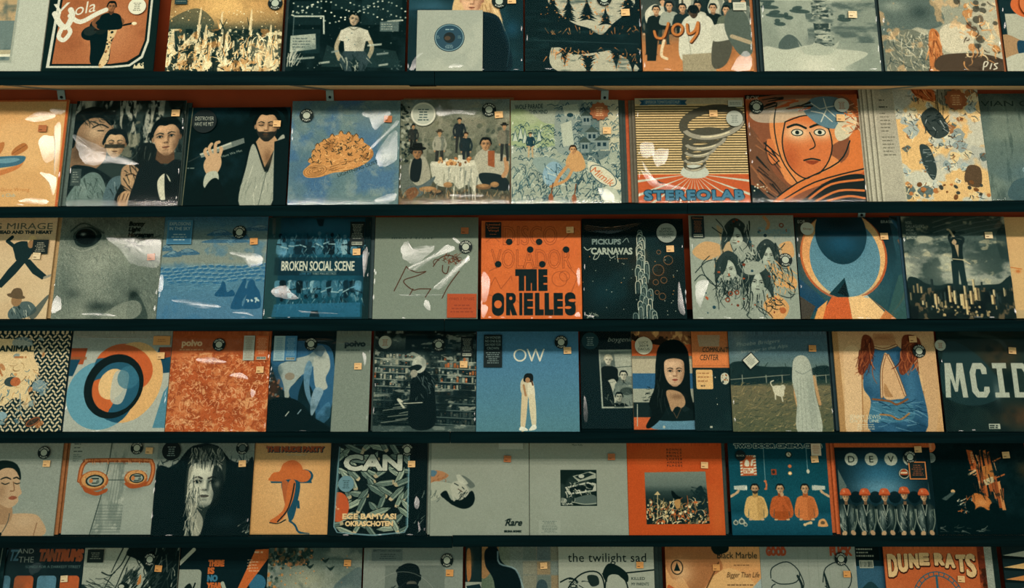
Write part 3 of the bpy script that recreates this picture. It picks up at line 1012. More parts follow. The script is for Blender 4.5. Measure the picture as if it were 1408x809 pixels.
def art_a9():
    A = Art('8c8c78', seed=9)
    A.n('b9ae92', 3, .45, .65, a=.7)
    A.p([0, 20, 26, 22, 44, 34, 54, 48, 52, 58, 40, 62, 30, 60, 20, 66, 6, 78, 0, 100], '56625a', sm=1); A.s_(12, 40, 12, 6, '9aa08d', .6); A.s_(34, 46, 9, 7, '303d3a', .8)
    A.p([4, 72, 20, 62, 34, 66, 42, 80, 40, 100, 4, 100], '6a6c5c', sm=1); A.hatch(140, (4, 64, 40, 98), 8, 60, 60, .7, ['c6c0a4', '3a4440', 'a39a7c', '6f7365'], curl=.3)
    A.p([40, 66, 46, 62, 50, 74, 46, 100, 38, 100], 'b06a38', sm=1); A.hatch(30, (38, 64, 50, 100), 8, 90, 30, .9, ['d18f54', '6e3c20'])
    A.p([50, 62, 62, 56, 78, 62, 74, 80, 58, 84, 50, 78], 'bcb297', sm=1); A.n('d9a46a', 8, .62, .7, a=.5)
    A.p([48, 86, 80, 84, 100, 90, 100, 100, 46, 100], '4a3a2c', sm=1)
    A.specks(26, (66, 34, 98, 82), 1.5, 4, ['b5763f', '3d3a30', 'd2b484', '8a4f2a', '5b4a38'], .8); A.hatch(60, (66, 34, 98, 96), 7, 45, 90, 1, ['3a2a20', 'c58a50', 'e0c494'], curl=.6)
    A.l([82, 99, 84, 92, 87, 92, 85, 95.5, 83, 96], .9, 'd9d2b8', sm=1); A.l([88, 98, 90, 93], .9, 'd9d2b8'); A.l([95, 93, 92, 94, 94, 97, 91, 98.5], .9, 'd9d2b8', sm=1)
    return A.soft().grain(.07)


def art_a10():
    A = Art('13282b', seed=10)
    A.r(4, 46, 96, 34, 'a3a18c'); A.n('84887a', 4, .5, .7, a=.0)
    A.head(44, 56, 26, 'b68c66', '6e4b36', '101c1d'); A.bust(44, 56, 24, '1b3a4c', 'b68c66', '6e4b36', '101c1d', sw=2.4)
    A.p([0, 66, 30, 78, 60, 72, 100, 76, 100, 100, 0, 100], '9b7a55', sm=1); A.p([12, 72, 34, 76, 60, 72, 70, 92, 20, 96], '1b3a4c', sm=1); A.p([0, 88, 30, 82, 100, 90, 100, 100, 0, 100], 'aaa893', sm=1)
    A.e(30, 38, 20, 13, 'c06030'); A.lines(18, 33, 24, 4, 3, 'e2b27a', 1, al='c')
    return A.grain(.05)


def art_single():
    A = Art('8f9384', n=160, seed=11)
    A.n('a2a391', 3, .45, .7, a=.5); A.o(50, 46, 36, 36, .6, '7d8275', .5)
    return A.grain(.03)


def art_single_disc():
    A = Art('16303c', n=128, seed=12)
    A.e(50, 50, 47, 47, '1d3b49'); A.o(50, 50, 46, 46, 2.5, '6f8a8c'); A.e(50, 50, 19, 19, '0a1516'); A.e(44, 52, 10, 8, '5a3c26', .7); A.lines(32, 19, 36, 1, 5, '8da2a0', 4, al='c'); A.lines(34, 76, 32, 3, 5, '8da2a0', 2, al='c'); A.lines(8, 44, 14, 2, 6, '7c9694', 2); A.lines(78, 44, 14, 2, 6, '7c9694', 2)
    return A


# ------------------------------------------------------------------ second shelf
def art_b1():
    A = Art('c99b62', seed=21)
    A.n('d6ac74', 2, .4, .7, a=.6); A.o(50, 50, 49, 49, .0, 'T')
    A.p([0, 0, 100, 0, 100, 100, 0, 100], 'b06a3a', 0); A.l([99, 0, 99, 100], 2, 'b4582c'); A.l([0, .8, 100, .8], 1.6, 'b4582c')
    A.p([10, 60, 30, 55, 62, 53, 67, 56, 60, 62, 30, 66, 10, 68], '3f6676', sm=1); A.p([30, 58, 55, 55, 62, 57, 50, 60], '6d949c', .8, sm=1)
    A.p([54, 52, 56, 46, 64, 41, 68, 46, 60, 52], 'a86a38', sm=1); A.p([36, 53, 38, 44, 46, 40, 46, 47, 42, 53], 'b0703c', sm=1); A.l([55, 51, 66, 43], .6, '7a4826')
    A.p([8, 66, 30, 70, 60, 62, 66, 58, 60, 66, 36, 74, 10, 74], 'b9703c', .9, sm=1)
    A.t('Gone Wrong', 74, 86, 3.4, 'b5763f', al='r'); A.t('e Club', 62, 91, 3.2, '8fa59c', al='r')
    return A.grain(.04)


def art_b2():
    A = Art('2a3633', seed=22)
    A.clip([0, 0, 100, 0, 100, 50, 0, 50]); A.n('8f9080', 6, .5, .62, st=(2, .6)); A.n('141f1f', 10, .55, .65)
    for x in (8, 24, 40, 52, 68, 76):
        A.p([x, 0, x + 5, 0, x + 3, 22, x + 7, 42, x - 2, 42, x + 1, 20], '9c9a86', .8, sm=1)
    A.n('141f1f', 16, .56, .64, st=(2, .7)); A.clip(); A.clip([36, 20, 72, 20, 76, 60, 40, 60]); A.n('76745f', 14, .55, .66, a=.7); A.clip()
    # left: large face in profile, hair swept back
    A.p([0, 22, 8, 10, 20, 8, 31, 14, 36, 28, 32, 44, 30, 58, 16, 70, 0, 70], '86684c', sm=1); A.s_(20, 30, 12, 10, 'b89c78', .9); A.s_(26, 40, 6, 8, '9c7c5c', .8); A.s_(6, 48, 10, 16, '4a3a2c', .8)
    A.p([-2, 34, 0, 14, 14, 6, 28, 9, 36, 20, 33, 24, 24, 17, 12, 18, 4, 28, 2, 44, -2, 44], '0e191a', sm=1); A.hatch(30, (0, 8, 32, 22), 10, 20, 30, .7, ['0e191a', '323a35', '1c2826'], curl=.3); A.l([17, 26, 24, 23, 31, 26], 1.2, '1a201e', sm=1); A.l([22, 29, 27, 29], 1, '15191a')
    # behind: a narrow face with shut eyes
    A.head(39, 42, 19, 'b3946e', '6d5038', '0f1a1b', eyes='shut', side=1, fringe=.3)
    A.r(29.5, 42, 18, 3.6, '0d1515', .75)
    # dark coats
    A.p([0, 66, 12, 62, 30, 68, 48, 84, 48, 100, 0, 100], '131f20', sm=1); A.p([2, 88, 16, 70, 28, 71, 36, 88, 35, 100, 2, 100], '5d6f68', sm=1); A.s_(14, 84, 8, 10, '7a8a80', .6); A.hatch(40, (3, 74, 34, 100), 8, 70, 40, .6, ['83918a', '36443f', '4a5c56'])
    A.p([36, 78, 46, 72, 54, 80, 56, 100, 34, 100], '4b5f62', sm=1); A.hatch(16, (37, 76, 54, 100), 7, 60, 40, .7, ['7d8d8a', '22302f'])
    # front: bowed head with dark hair falling forward, hands
    A.p([56, 52, 62, 42, 74, 42, 84, 54, 84, 74, 90, 100, 46, 100, 48, 78, 56, 66], '131c1c', sm=1); A.hatch(80, (58, 42, 84, 92), 15, 102, 20, .6, ['2f3733', '0a1213', '565a50', '1c2624'], curl=.2)
    A.p([47, 66, 55, 61, 66, 70, 68, 80, 60, 87, 49, 82], '9a7a59', sm=1); A.s_(54, 76, 5, 6, 'b8966c', .8); A.hatch(16, (48, 62, 64, 82), 9, 35, 50, .8, ['141d1c', '2a2620']); A.l([51, 72, 56, 70, 60, 72], .9, '2a1f18', sm=1)
    A.p([46, 92, 52, 86, 60, 89, 62, 98, 48, 100], 'a8845f', sm=1); A.s_(56, 92, 3, 4, 'c4a27a', .7)
    for i in range(4):
        A.l([48 + i * 3.4, 89, 46 + i * 3.4, 97], .8, '4b3726')
    A.p([64, 90, 80, 84, 92, 90, 98, 100, 62, 100], '4d5a50', .8, sm=1)
    # right: young man smiling, open collar
    A.bust(85, 36, 25, '121c1d', 'b38f6a', '5a422f', '0c1617', side=1, turn=-.25, tilt=-6, lip='7d4f3a', sw=2.0); A.p([80, 78, 86, 70, 92, 78, 90, 92, 84, 94], 'b9b49c', sm=1); A.p([86, 70, 92, 78, 100, 72, 100, 100, 90, 100], '0f1819', sm=1)
    A.r(2, 65, 9, 16, '3c4744'); A.lines(3.4, 68, 6, 5, 2.2, 'a0a593', .7)
    return A.soft().grain(.08)


def art_b3():
    A = Art('0a1819', seed=23)
    A.n('10262b', 3, .4, .7); A.l([4, 0, 1, 100], .7, '8d8464', .8)
    A.p([62, 40, 74, 34, 92, 30, 100, 34, 100, 100, 58, 100], '0b1719', sm=1)
    A.p([66, 38, 60, 62, 56, 100, 86, 100, 96, 34, 88, 36, 80, 68], '8f9180', sm=1); A.p([68, 36, 78, 62, 90, 36, 86, 30, 72, 30], 'a5805c'); A.s_(80, 52, 5, 10, '6b4c34', .8)
    A.hatch(20, (58, 60, 90, 100), 14, 100, 20, .6, ['6f7567', 'b3b19c']); A.p([86, 36, 97, 32, 100, 40, 100, 100, 88, 100], '0c1a1c'); A.l([74, 100, 80, 66], .6, '4a5149')
    A.head(78, 20, 23, 'b08a64', '5d4531', '0a1314', beard='14191a', eyes='shut', side=1, turn=-.3, fringe=.25)
    A.p([60, 10, 64, -2, 80, -6, 96, 2, 98, 18, 92, 6, 78, 1, 66, 8], '0a1314', sm=1)
    A.p([14, 48, 44, 36, 56, 32, 57, 37, 44, 42, 16, 52], '767c70'); A.p([14, 48, 44, 36, 56, 32, 56, 33.2, 15, 49.5], 'a9ab98'); A.p([44, 36, 56, 32, 57, 37, 45, 41], '5d655e'); A.l([4, 56, 15, 50], 1, '27302f')
    A.p([20, 54, 26, 48, 33, 48, 36, 58, 32, 68, 24, 70, 19, 62], 'b4906a', sm=1)
    for q in ([22, 52, 19, 46, 20, 43], [25, 48, 23, 42, 25, 38], [29, 46, 29, 38, 32, 36], [33, 52, 35, 44, 34, 42]):
        A.l(q, 3.2, 'b4906a', sm=1)
    A.p([22, 68, 32, 66, 34, 76, 26, 84, 20, 80], '9fa08c', sm=1); A.p([24, 78, 34, 74, 44, 100, 18, 100], '0b1718', sm=1)
    A.t('Have We Met', 36, 52, 2.6, '9aa08e', rot=-18); A.lines(3, 62, 9, 1, 2, '828a7c', 1)
    return A.soft().grain(.05)


def art_b4():
    A = Art('5b7272', seed=24)
    A.n('3f6285', 4, .45, .7, a=.7); A.n('7d8b82', 9, .5, .72, a=.6); A.s_(15, 70, 30, 24, '34587c', .5); A.s_(80, 20, 40, 14, '6d7d74', .6)
    A.hatch(130, (0, 0, 100, 100), 8, 30, 90, .4, ['86928a', '35567a', '4c6a70'], curl=.5, a=.6)
    B = [13, 68, 20, 60, 20, 52, 26, 42, 36, 36, 46, 33, 58, 34, 66, 40, 74, 46, 76, 54, 68, 62, 54, 68, 40, 70, 28, 74, 16, 74]
    A.p(B, 'b98249', sm=1); A.clip(B, 1); A.n('8a5a2e', 8, .55, .65, a=.7); A.hatch(150, (14, 32, 76, 60), 4, 20, 90, .7, ['2a2a22', '3d3020', 'd9a868', '19201e'], curl=.8); A.hatch(50, (14, 58, 74, 74), 12, -14, 10, .5, ['5c3c20', 'd3a468'], curl=.15); A.clip()
    R = A.rng
    for x, y in ((22, 50), (25, 44), (31, 40), (38, 35), (46, 32), (53, 33), (60, 35), (19, 58), (65, 39)):
        A.e(x, y, 2.2, 2.6, 'b98249'); A.l([x - 2, y, x, y - 2.6, x + 2, y], .6, '2a2a22', sm=1)
    for i in range(4):
        A.o(24, 68, 3 + i * 2.4, 1.4 + i * 1.2, .5, '6a4626', .8, -12)
    A.t('LIGHTNING DUST', 45, 74, 3.4, '22302f', w=38, rot=-20)
    return A.grain(.06)


def art_b5():
    A = Art('5d5b48', seed=25)
    A.g([(0, '6b7a78'), (12, '7f8576'), (20, '7a7864'), (45, '5c5f4e'), (80, '4a4a3a'), (90, '3c3c30'), (100, '6a5138')])
    A.n('4f5546', 6, .5, .75, a=.6); A.n('8d8a74', 14, .6, .7, a=.5)
    A.specks(60, (10, 20, 100, 50), .8, 2.6, ['3a4238', '4d5344', '6a6a54'], .7)
    for i in range(90):
        A.e(A.rng.uniform(0, 14), A.rng.uniform(4, 60), A.rng.uniform(.6, 2.4), A.rng.uniform(.6, 1.6), A.rng.choice(['17201e', '23302c', '8d8f7c', '0e1717']), .9, A.rng.uniform(0, 180))
    C_ = ('121b1b', '2a2c28', '3a3a32')
    A.fig(54, 52, 34, '23282a', '2a2a28', '9a7550', '141818'); A.fig(36, 66, 36, '8d8a76', '2c2c28', 'a07a54', '15181a', hat='3a3428'); A.fig(60, 66, 34, '202a2c', '22262a', 'a27c56', '2a1f18'); A.fig(12, 52, 28, '2c2c28', '20211e', '8d6a48', '15181a')
    A.p([2, 66, 10, 62, 22, 66, 24, 84, 4, 92], '5a5f54', sm=1)
    A.p([28, 62, 36, 60, 62, 59, 76, 61, 76, 84, 70, 82, 68, 88, 62, 82, 54, 86, 48, 80, 42, 84, 32, 80], 'aca892', sm=1)
    A.hatch(24, (30, 64, 75, 84), 14, 90, 8, 1.2, ['8b8a76', 'c4bea6', '74776a']); A.p([28, 62, 50, 58, 76, 61, 60, 65, 36, 65], 'b9b49d', sm=1)
    A.specks(26, (36, 57, 66, 63), .8, 2, ['8a5a34', 'b98a56', '5f3c24', 'c4bea6', 'a4663a']); A.r(53, 54, 4, 5, 'b3ae98')
    A.p([10, 60, 20, 54, 26, 62, 28, 76, 20, 84, 10, 76], '8f8b76', sm=1); A.p([12, 58, 20, 58, 18, 78, 10, 76], '171f20', sm=1); A.p([8, 84, 20, 82, 32, 74, 30, 80, 20, 92, 8, 92], '4f5a58', sm=1); A.head(16, 52, 8.5, '8f6844', '4b3424', '171715'); A.e(16, 47.5, 8, 2, '141614'); A.p([11, 47, 12, 42, 20, 42, 21, 47], '141614')
    A.p([68, 56, 76, 48, 86, 52, 98, 56, 98, 72, 90, 84, 74, 78, 70, 66], '9b9680', sm=1); A.p([80, 50, 86, 50, 86, 66, 80, 64], '8a4c2c'); A.head(78, 44, 9, 'a57c55', '573c28', '141716'); A.p([72, 72, 88, 72, 98, 78, 98, 88, 78, 84], '1a2526', sm=1); A.l([96, 58, 97, 68, 94, 74], 4, 'a57c55', sm=1)
    A.fig(95, 60, 36, '6f6a58', '2a2c2a', '9a7450', '171816', hat='1f1d1a')
    A.p([6, 88, 14, 84, 18, 90, 10, 96], '6e4a30', sm=1)
    for x, y, w in ((26, 86, 8), (34, 89, 6), (44, 82, 4), (76, 84, 7), (86, 82, 4)):
        A.e(x, y, w, 2.6, A.rng.choice(['8d6a44', '2a2a26', '6f5236'])); A.e(x, y - 1, w * .7, 1.6, 'a37a4e', .7)
    A.clip([0, 86, 100, 86, 100, 100, 0, 100]); A.hatch(120, (0, 88, 100, 100), 4, -85, 40, .6, ['8d6b48', '4f3f2c', '767058', 'b08a5c']); A.clip()
    return A.soft().grain(.08)


def art_b6():
    A = Art('8f9684', seed=26)
    A.p([0, 12, 14, 10, 30, 22, 44, 26, 44, 44, 0, 44], '8d9a72', sm=1); A.n('9fa38e', 6, .5, .7, a=.4)
    A.p([46, 0, 66, 0, 72, 20, 74, 44, 66, 54, 44, 52, 40, 30], '7f8a80', sm=1); A.p([62, 14, 78, 10, 88, 34, 90, 54, 66, 58], '5b6a66', sm=1); A.r(82, 0, 18, 50, 'b6ad8e', .7)
    for i in range(760):
        x, y = A.rng.uniform(0, 100), A.rng.uniform(4, 100)
        if y < 24 and x < 40:
            continue
        L = A.rng.uniform(1.5, 5)
        A.l([x, y, x + L * .5, y - A.rng.uniform(0, 3), x + L, y + A.rng.uniform(-2, 2)], A.rng.uniform(.4, .8), A.rng.choice(['24424c', '14303a', '1b3640', '2c4c56', '4c6868', 'b5b8a2']), .9, sm=1)
    A.hatch(120, (0, 72, 100, 100), 9, -75, 30, .8, ['28464e', 'a9ae98', '4c6a6c', '1d3640'])
    for x, y, h in ((4, 40, 10), (9, 38, 12), (13, 42, 14), (20, 40, 10), (26, 40, 11)):
        A.p([x - 2.5, y, x, y - h, x + 2.5, y], 'a9b09a'); A.l([x - 2.5, y, x, y - h, x + 2.5, y], .5, '3a5458')
    for x, y, w, h in ((66, 16, 8, 9), (70, 32, 10, 10), (78, 40, 12, 9), (64, 42, 8, 10)):
        A.r(x, y, w, h, '73807a'); A.p([x - 2, y, x + w / 2, y - 6, x + w + 2, y], '3d4a44'); A.r(x + 1.5, y + 2, w * .25, h * .4, '1b3038'); A.r(x + w * .55, y + 2, w * .25, h * .4, '1b3038')
    A.p([46, 24, 56, 20, 58, 44, 48, 46], 'a3a894'); A.p([48, 6, 62, 4, 64, 14, 50, 16], 'a7ab96'); A.e(55, 15, 3, 2, '1e3a42')
    A.fig(18, 56, 24, '1f3a42', 'a8906a', 'b38a60', '2c2c24', hat='3a4038'); A.l([18, 46, 28, 40], .8, '1f3a42')
    A.p([20, 58, 34, 56, 48, 62, 58, 72, 44, 78, 26, 70], '7d8d84', sm=1); A.e(38, 72, 9, 12, '7c97a0', 1, 15); A.hatch(26, (30, 62, 46, 82), 7, 70, 60, .6, ['24424c', 'b9bca6'])
    A.p([50, 62, 56, 50, 64, 52, 68, 66, 58, 70], 'b58a58', sm=1); A.l([52, 64, 44, 74, 40, 82], 3, 'b08252', sm=1); A.l([56, 68, 50, 78, 36, 84], 2.6, 'b08252', sm=1); A.head(57, 49, 6, 'b98a5c', '6f4a2c', '2b2018')
    A.p([70, 62, 78, 62, 96, 76, 100, 86, 90, 86, 74, 74], 'bdb79c', sm=1); A.o(84, 74, 14, 7, .7, '24424c', rot=38)
    A.t('Mimik', 72, 70, 7, 'b55e34', sh=.2, rot=38, b=.02)
    for x, y in ((36, 95), (57, 96)):
        A.l([x + 2, y - 14, x, y], 1, '6b3f24'); A.e(x, y, 2.2, 4.4, '8a4e2c')
    A.p([86, 84, 96, 88, 98, 100, 84, 98], 'a9ad98', sm=1)  # pale corner patch is film glare painted into the print
    A.t('WOLF PARADE', 4, 9, 4.6, '13262b', w=26, rot=-2, b=.02); A.t('THIN MIND', 17, 13.5, 4, '13262b', w=17, b=.02); A.l([34, 5, 38, 4, 41, 6, 44, 5], .6, '24424c')
    return A.grain(.05)


def art_b7():
    A = Art('d2b37c', seed=27)
    for i in range(28):
        y = 8 + i * 2.35
        A.r(0, y, 100, 1.15 + .0 * i, '3c3524', .92)
    A.r(0, 0, 100, 6, 'b2a482'); A.r(0, 73.5, 100, 26.5, 'b4532b')
    for i in range(13):
        t = math.radians(180 + 8 + i * 13.7); x, y = 51, 73
        u = math.radians(8 + i * 13.7)
        A.p([x, y, x + 80 * math.cos(u - .022), y + 80 * math.sin(u - .022), x + 80 * math.cos(u + .022), y + 80 * math.sin(u + .022)], 'b3b49e')
    A.p([39, 73.4, 40, 69, 45, 65, 57, 65, 63, 69, 64, 73.4, 58, 77, 45, 77], 'aeb0a0', sm=1)
    # a leaning pile of plain grey-brown hoops over the stripes
    for i, (cx, cy, rx, ry, w) in enumerate(((52, 64, 9, 5, 3), (53, 56, 11, 6, 4), (57, 48, 14, 7, 5), (62, 40, 18, 8, 6), (70, 24, 27, 13, 8))):
        A.o(cx, cy, rx, ry, w, '4a4639', 1, -10); A.o(cx + .6, cy + 1.0, rx, ry, w * .55, '8f8874', 1, -10, 10, 170); A.o(cx, cy + .4, rx, ry, w * .2, 'c4b896', 1, -10, 60, 120)
    A.p([4, 2, 12, 2, 12, 7, 4, 7, 6, 4.5], '27506a'); A.p([38, 2, 48, 2, 46, 4.5, 48, 7, 38, 7], '27506a'); A.r(8, 1.4, 34, 5.2, '3b6780'); A.t('EMPEROR TOMATO KETCHUP', 10, 5.4, 3, 'c9c4a8', w=31, b=.01)
    A.t('STEREOLAB', 6, 97, 8.4, '1c3f50', w=88, sp=1.15, out='122c38', ow=2.8); A.t('STEREOLAB', 6, 97, 8.4, '3f6f86', w=88, sp=1.15, out='3f6f86', ow=1.4)
    return A.grain(.05)


def art_b8():
    A = Art('241f1c', seed=28)
    A.p([0, 4, 30, 0, 100, 0, 100, 100, 0, 100], 'a8512a'); A.p([2, 14, 14, 4, 30, 0, 60, -2, 96, 8, 98, 60, 70, 92, 30, 100, 0, 90], '7d4a30', sm=1)
    A.p([20, 26, 32, 8, 60, 4, 88, 12, 94, 34, 70, 52, 80, 66, 60, 84, 34, 84, 24, 60], 'c87c44', sm=1); A.s_(46, 10, 30, 8, '8f8f7e', .9); A.p([4, 16, 30, 12, 60, 16, 66, 22, 40, 26, 10, 26], 'aaa894', .7, sm=1)
    # an orange line-drawn abstract of overlapping curves and facets with a calm face shape
    F = [34, 26, 52, 20, 68, 24, 74, 44, 70, 62, 58, 76, 46, 78, 34, 66, 30, 46]
    A.p(F, 'c06a38', sm=1); A.clip(F, 1); A.s_(44, 36, 14, 9, 'd8b98c', .95); A.s_(66, 36, 10, 7, 'd8b98c', .95); A.s_(36, 60, 10, 16, 'a24c26', .7); A.clip()
    A.l(F + F[:2], 1.1, '14201f', sm=1)
    for x in (44, 64):
        A.e(x, 36, 5, 3, 'c9c2a6'); A.o(x, 36, 5, 3, .8, '14201f'); A.e(x, 36, 1.8, 1.9, '14201f'); A.l([x - 8, 31, x, 28.5, x + 8, 32], 2, '14201f', sm=1)
    A.l([55, 36, 59, 48, 54, 52], 1, '14201f', sm=1); A.l([48, 62, 55, 60.5, 62, 62], 1.4, '14201f', sm=1); A.p([49, 63, 55, 62, 61, 63, 55, 66], '8a3c20', sm=1)
    A.p([16, 44, 22, 44, 24, 62, 18, 64], 'bd6c3a', sm=1); A.l([16, 44, 15, 56, 20, 66, 26, 62], .8, '14201f', sm=1); A.l([28, 8, 24, 30, 28, 60, 40, 82], 1, '14201f', sm=1)
    A.p([52, 12, 62, 3, 84, 4, 90, 20, 80, 32, 66, 30, 54, 20], '56737c', sm=1)
    for q in ([66, 14, 74, 12, 86, 10], [70, 4, 72, 14, 66, 26], [72, 14, 80, 22, 82, 30], [58, 16, 68, 18, 76, 26], [66, 14, 58, 8]):
        A.l(q, .9, 'b9b9a4')
    A.p([78, 32, 92, 18, 98, 24, 92, 38, 80, 44], 'bdb394', sm=1); A.hatch(30, (84, 8, 99, 40), 8, 20, 60, 1, ['c56c38', 'd8b98c', '8a3c20'])
    A.p([0, 30, 12, 46, 20, 72, 34, 90, 20, 100, 0, 76], '6b4630', sm=1); A.hatch(26, (0, 40, 24, 92), 14, 50, 14, 1.4, ['1d211f', '8f5a38', '3a2a22'])
    A.p([18, 100, 40, 84, 84, 62, 90, 40, 100, 36, 100, 72, 60, 84, 30, 98], 'c46c34', sm=1); A.l([16, 100, 40, 83, 78, 64, 90, 44], 1.2, '14201f', sm=1); A.l([24, 100, 56, 82, 100, 70], 1.2, '14201f', sm=1)
    A.p([44, 98, 70, 80, 100, 76, 100, 100, 40, 100], '191f1e', sm=1)
    for q in ([50, 97, 70, 84, 98, 80], [56, 99, 76, 90, 98, 90], [66, 99, 84, 95, 98, 97], [30, 98, 44, 90, 60, 84]):
        A.l(q, 2, 'c46c34', sm=1)
    A.p([0, 84, 16, 98, 12, 100, 0, 100], '122122', sm=1); A.specks(14, (0, 84, 16, 99), .4, .9, ['c5bfa4']); A.hatch(16, (20, 0, 60, 14), 12, 170, 12, 1.6, ['b4572c', '1d1f1d'])
    A.t('ROK', 1, 5, 4, 'b9b49c', sh=.2)
    return A.grain(.05)


def art_b9():
    A = Art('a49c84', seed=29)
    A.r(0, 0, 29, 100, '9b9480'); A.n('aea68e', 3, .45, .7, a=.4)
    for k in range(3):
        A.r(1.5 + k * 4.2, 0, 1.1, 100, '4e4a3c', .7); A.r(2.6 + k * 4.2, 0, 1.6, 100, 'b8b097', .5)
    A.lines(16, 11, 8, 1, 2, '3c3a30', .9); A.lines(15.5, 17, 12, 1, 2, '2e2d26', 1.2); A.lines(15.5, 23, 9, 6, 3.1, '4e4a3c', .8); A.lines(15.5, 44, 11, 6, 3.1, '4e4a3c', .8)
    P = [28, 0, 100, 0, 100, 100, 31, 100]
    A.clip(P); A.r(28, 0, 72, 100, 'cfa56a'); A.n('9da096', 3, .52, .6, a=.9); A.n('b5b09a', 5, .58, .66)
    R = A.rng
    for i in range(60):
        x, y = R.uniform(32, 98), R.uniform(2, 98); r = R.uniform(2, 6)
        q = [(x + r * R.uniform(.6, 1.3) * math.cos(t), y + r * R.uniform(.6, 1.3) * math.sin(t)) for t in np.linspace(0, 6.0, 8)]
        A.p(q, R.choice(['aeb0a2', '7d8a88', 'd6b47c', '8d5a34', '4c5a58', 'c4b690', 'b77a44', '93a09c', 'c9c2a6']), .9, sm=1)
        A.hatch(5, (x - r * .7, y - r * .7, x + r * .7, y + r * .7), r, R.uniform(0, 180), 60, .6, ['2a2c28', '6f4426', 'ddc798', '4a5654'], curl=.6)
    A.p([44, 0, 60, 0, 64, 12, 50, 10], 'b05c30', sm=1); A.hatch(20, (44, 0, 64, 12), 8, 60, 40, .8, ['6b3018', 'd6945a'])
    A.p([50, 26, 60, 18, 68, 26, 72, 40, 62, 46, 54, 40], '343c3a', sm=1); A.hatch(20, (52, 22, 70, 42), 6, 40, 90, .8, ['8d9490', '1a2222'])
    A.p([46, 52, 54, 54, 58, 72, 54, 82, 48, 70], '2f3a39', sm=1); A.hatch(14, (46, 54, 58, 80), 5, 0, 40, .6, ['7d8681'])
    A.e(72, 8, 8, 9, '7d7a68'); A.hatch(18, (64, 2, 80, 18), 9, 90, 10, .5, ['2a2a24'])
    A.p([84, 70, 94, 72, 92, 88, 80, 84], '54402e', sm=1); A.specks(26, (34, 84, 98, 99), 1, 2.6, ['6b4426', 'c9a06a', '3a3a34', 'a5683a'])
    A.clip()
    return A.grain(.06)


def art_b10():
    A = Art('4f5f58', seed=30)
    A.g([(0, '46544e'), (40, '5e6c62'), (100, '54645f')]); A.n('76806f', 3, .45, .7, a=.6); A.n('36453f', 8, .55, .75, st=(3, .6), a=.5)
    A.s_(60, 76, 34, 14, '4a6670', .6); A.p([34, 84, 48, 78, 62, 72, 78, 82, 100, 80, 100, 100, 34, 100], '2f4850', .6, sm=1); A.o(50, 72, 5, 3, .8, '8fa8ac', .8)
    A.t('VIVIAN GIRLS', 4, 12, 5.2, '24332f', w=78, b=.0, sh=.1, a=.9)
    return A.grain(.06)
# ------------------------------------------------------------------ third shelf
def art_c1():
    A = Art('c0a27a', seed=41)
    A.n('cbb189', 2, .4, .7, a=.6)
    A.t('LIVING MIRAGE', 96, 12, 6.4, '4c5146', w=88, al='r', b=-.01); A.t('THE HEAD AND THE HEART', 96, 16.5, 3, '1a2a2c', w=64, al='r', out='1a2a2c', ow=.5)
    # dancer
    A.p([60, 28, 68, 24, 78, 26, 80, 32, 76, 42, 66, 44, 62, 36], '1c2c2e', sm=1); A.l([62, 30, 54, 24, 58, 20], 3.4, '1c2c2e'); A.p([66, 42, 76, 42, 66, 56, 54, 70, 48, 68, 58, 52], '1c2c2e'); A.p([70, 42, 78, 42, 86, 50, 96, 58, 92, 62, 82, 56], '1c2c2e')
    A.e(78, 24, 4.5, 5.6, 'd0b078'); A.e(77, 27, 3, 4, '8d6a48'); A.l([48, 68, 42, 72], 3, '15201f'); A.l([94, 60, 104, 56], 2.4, '8a8270')
    A.p([0, 84, 30, 74, 34, 80, 20, 88, 4, 96], '243033', sm=1); A.e(29, 76, 7, 6, '243033')
    A.p([64, 92, 74, 84, 84, 84, 90, 92, 80, 99, 66, 100], '4c5a58', sm=1); A.hatch(20, (66, 85, 88, 98), 5, 60, 20, .6, ['a9ab98', '1c2a2c']); A.e(70, 82, 5, 6, '8d6a48'); A.e(69, 78, 9, 2.4, '5e4c38', 1, 10); A.p([64, 78, 66, 71, 73, 71, 75, 79], '5e4c38', sm=1)
    A.p([84, 96, 98, 78, 100, 80, 90, 99], '3c4846', .8, sm=1); A.e(8, 44, 8, 6, '243033'); A.p([0, 60, 14, 52, 16, 58, 2, 68], '243033', sm=1); A.p([14, 97, 24, 92, 30, 95, 24, 99], '243033', sm=1)
    return A.grain(.04)


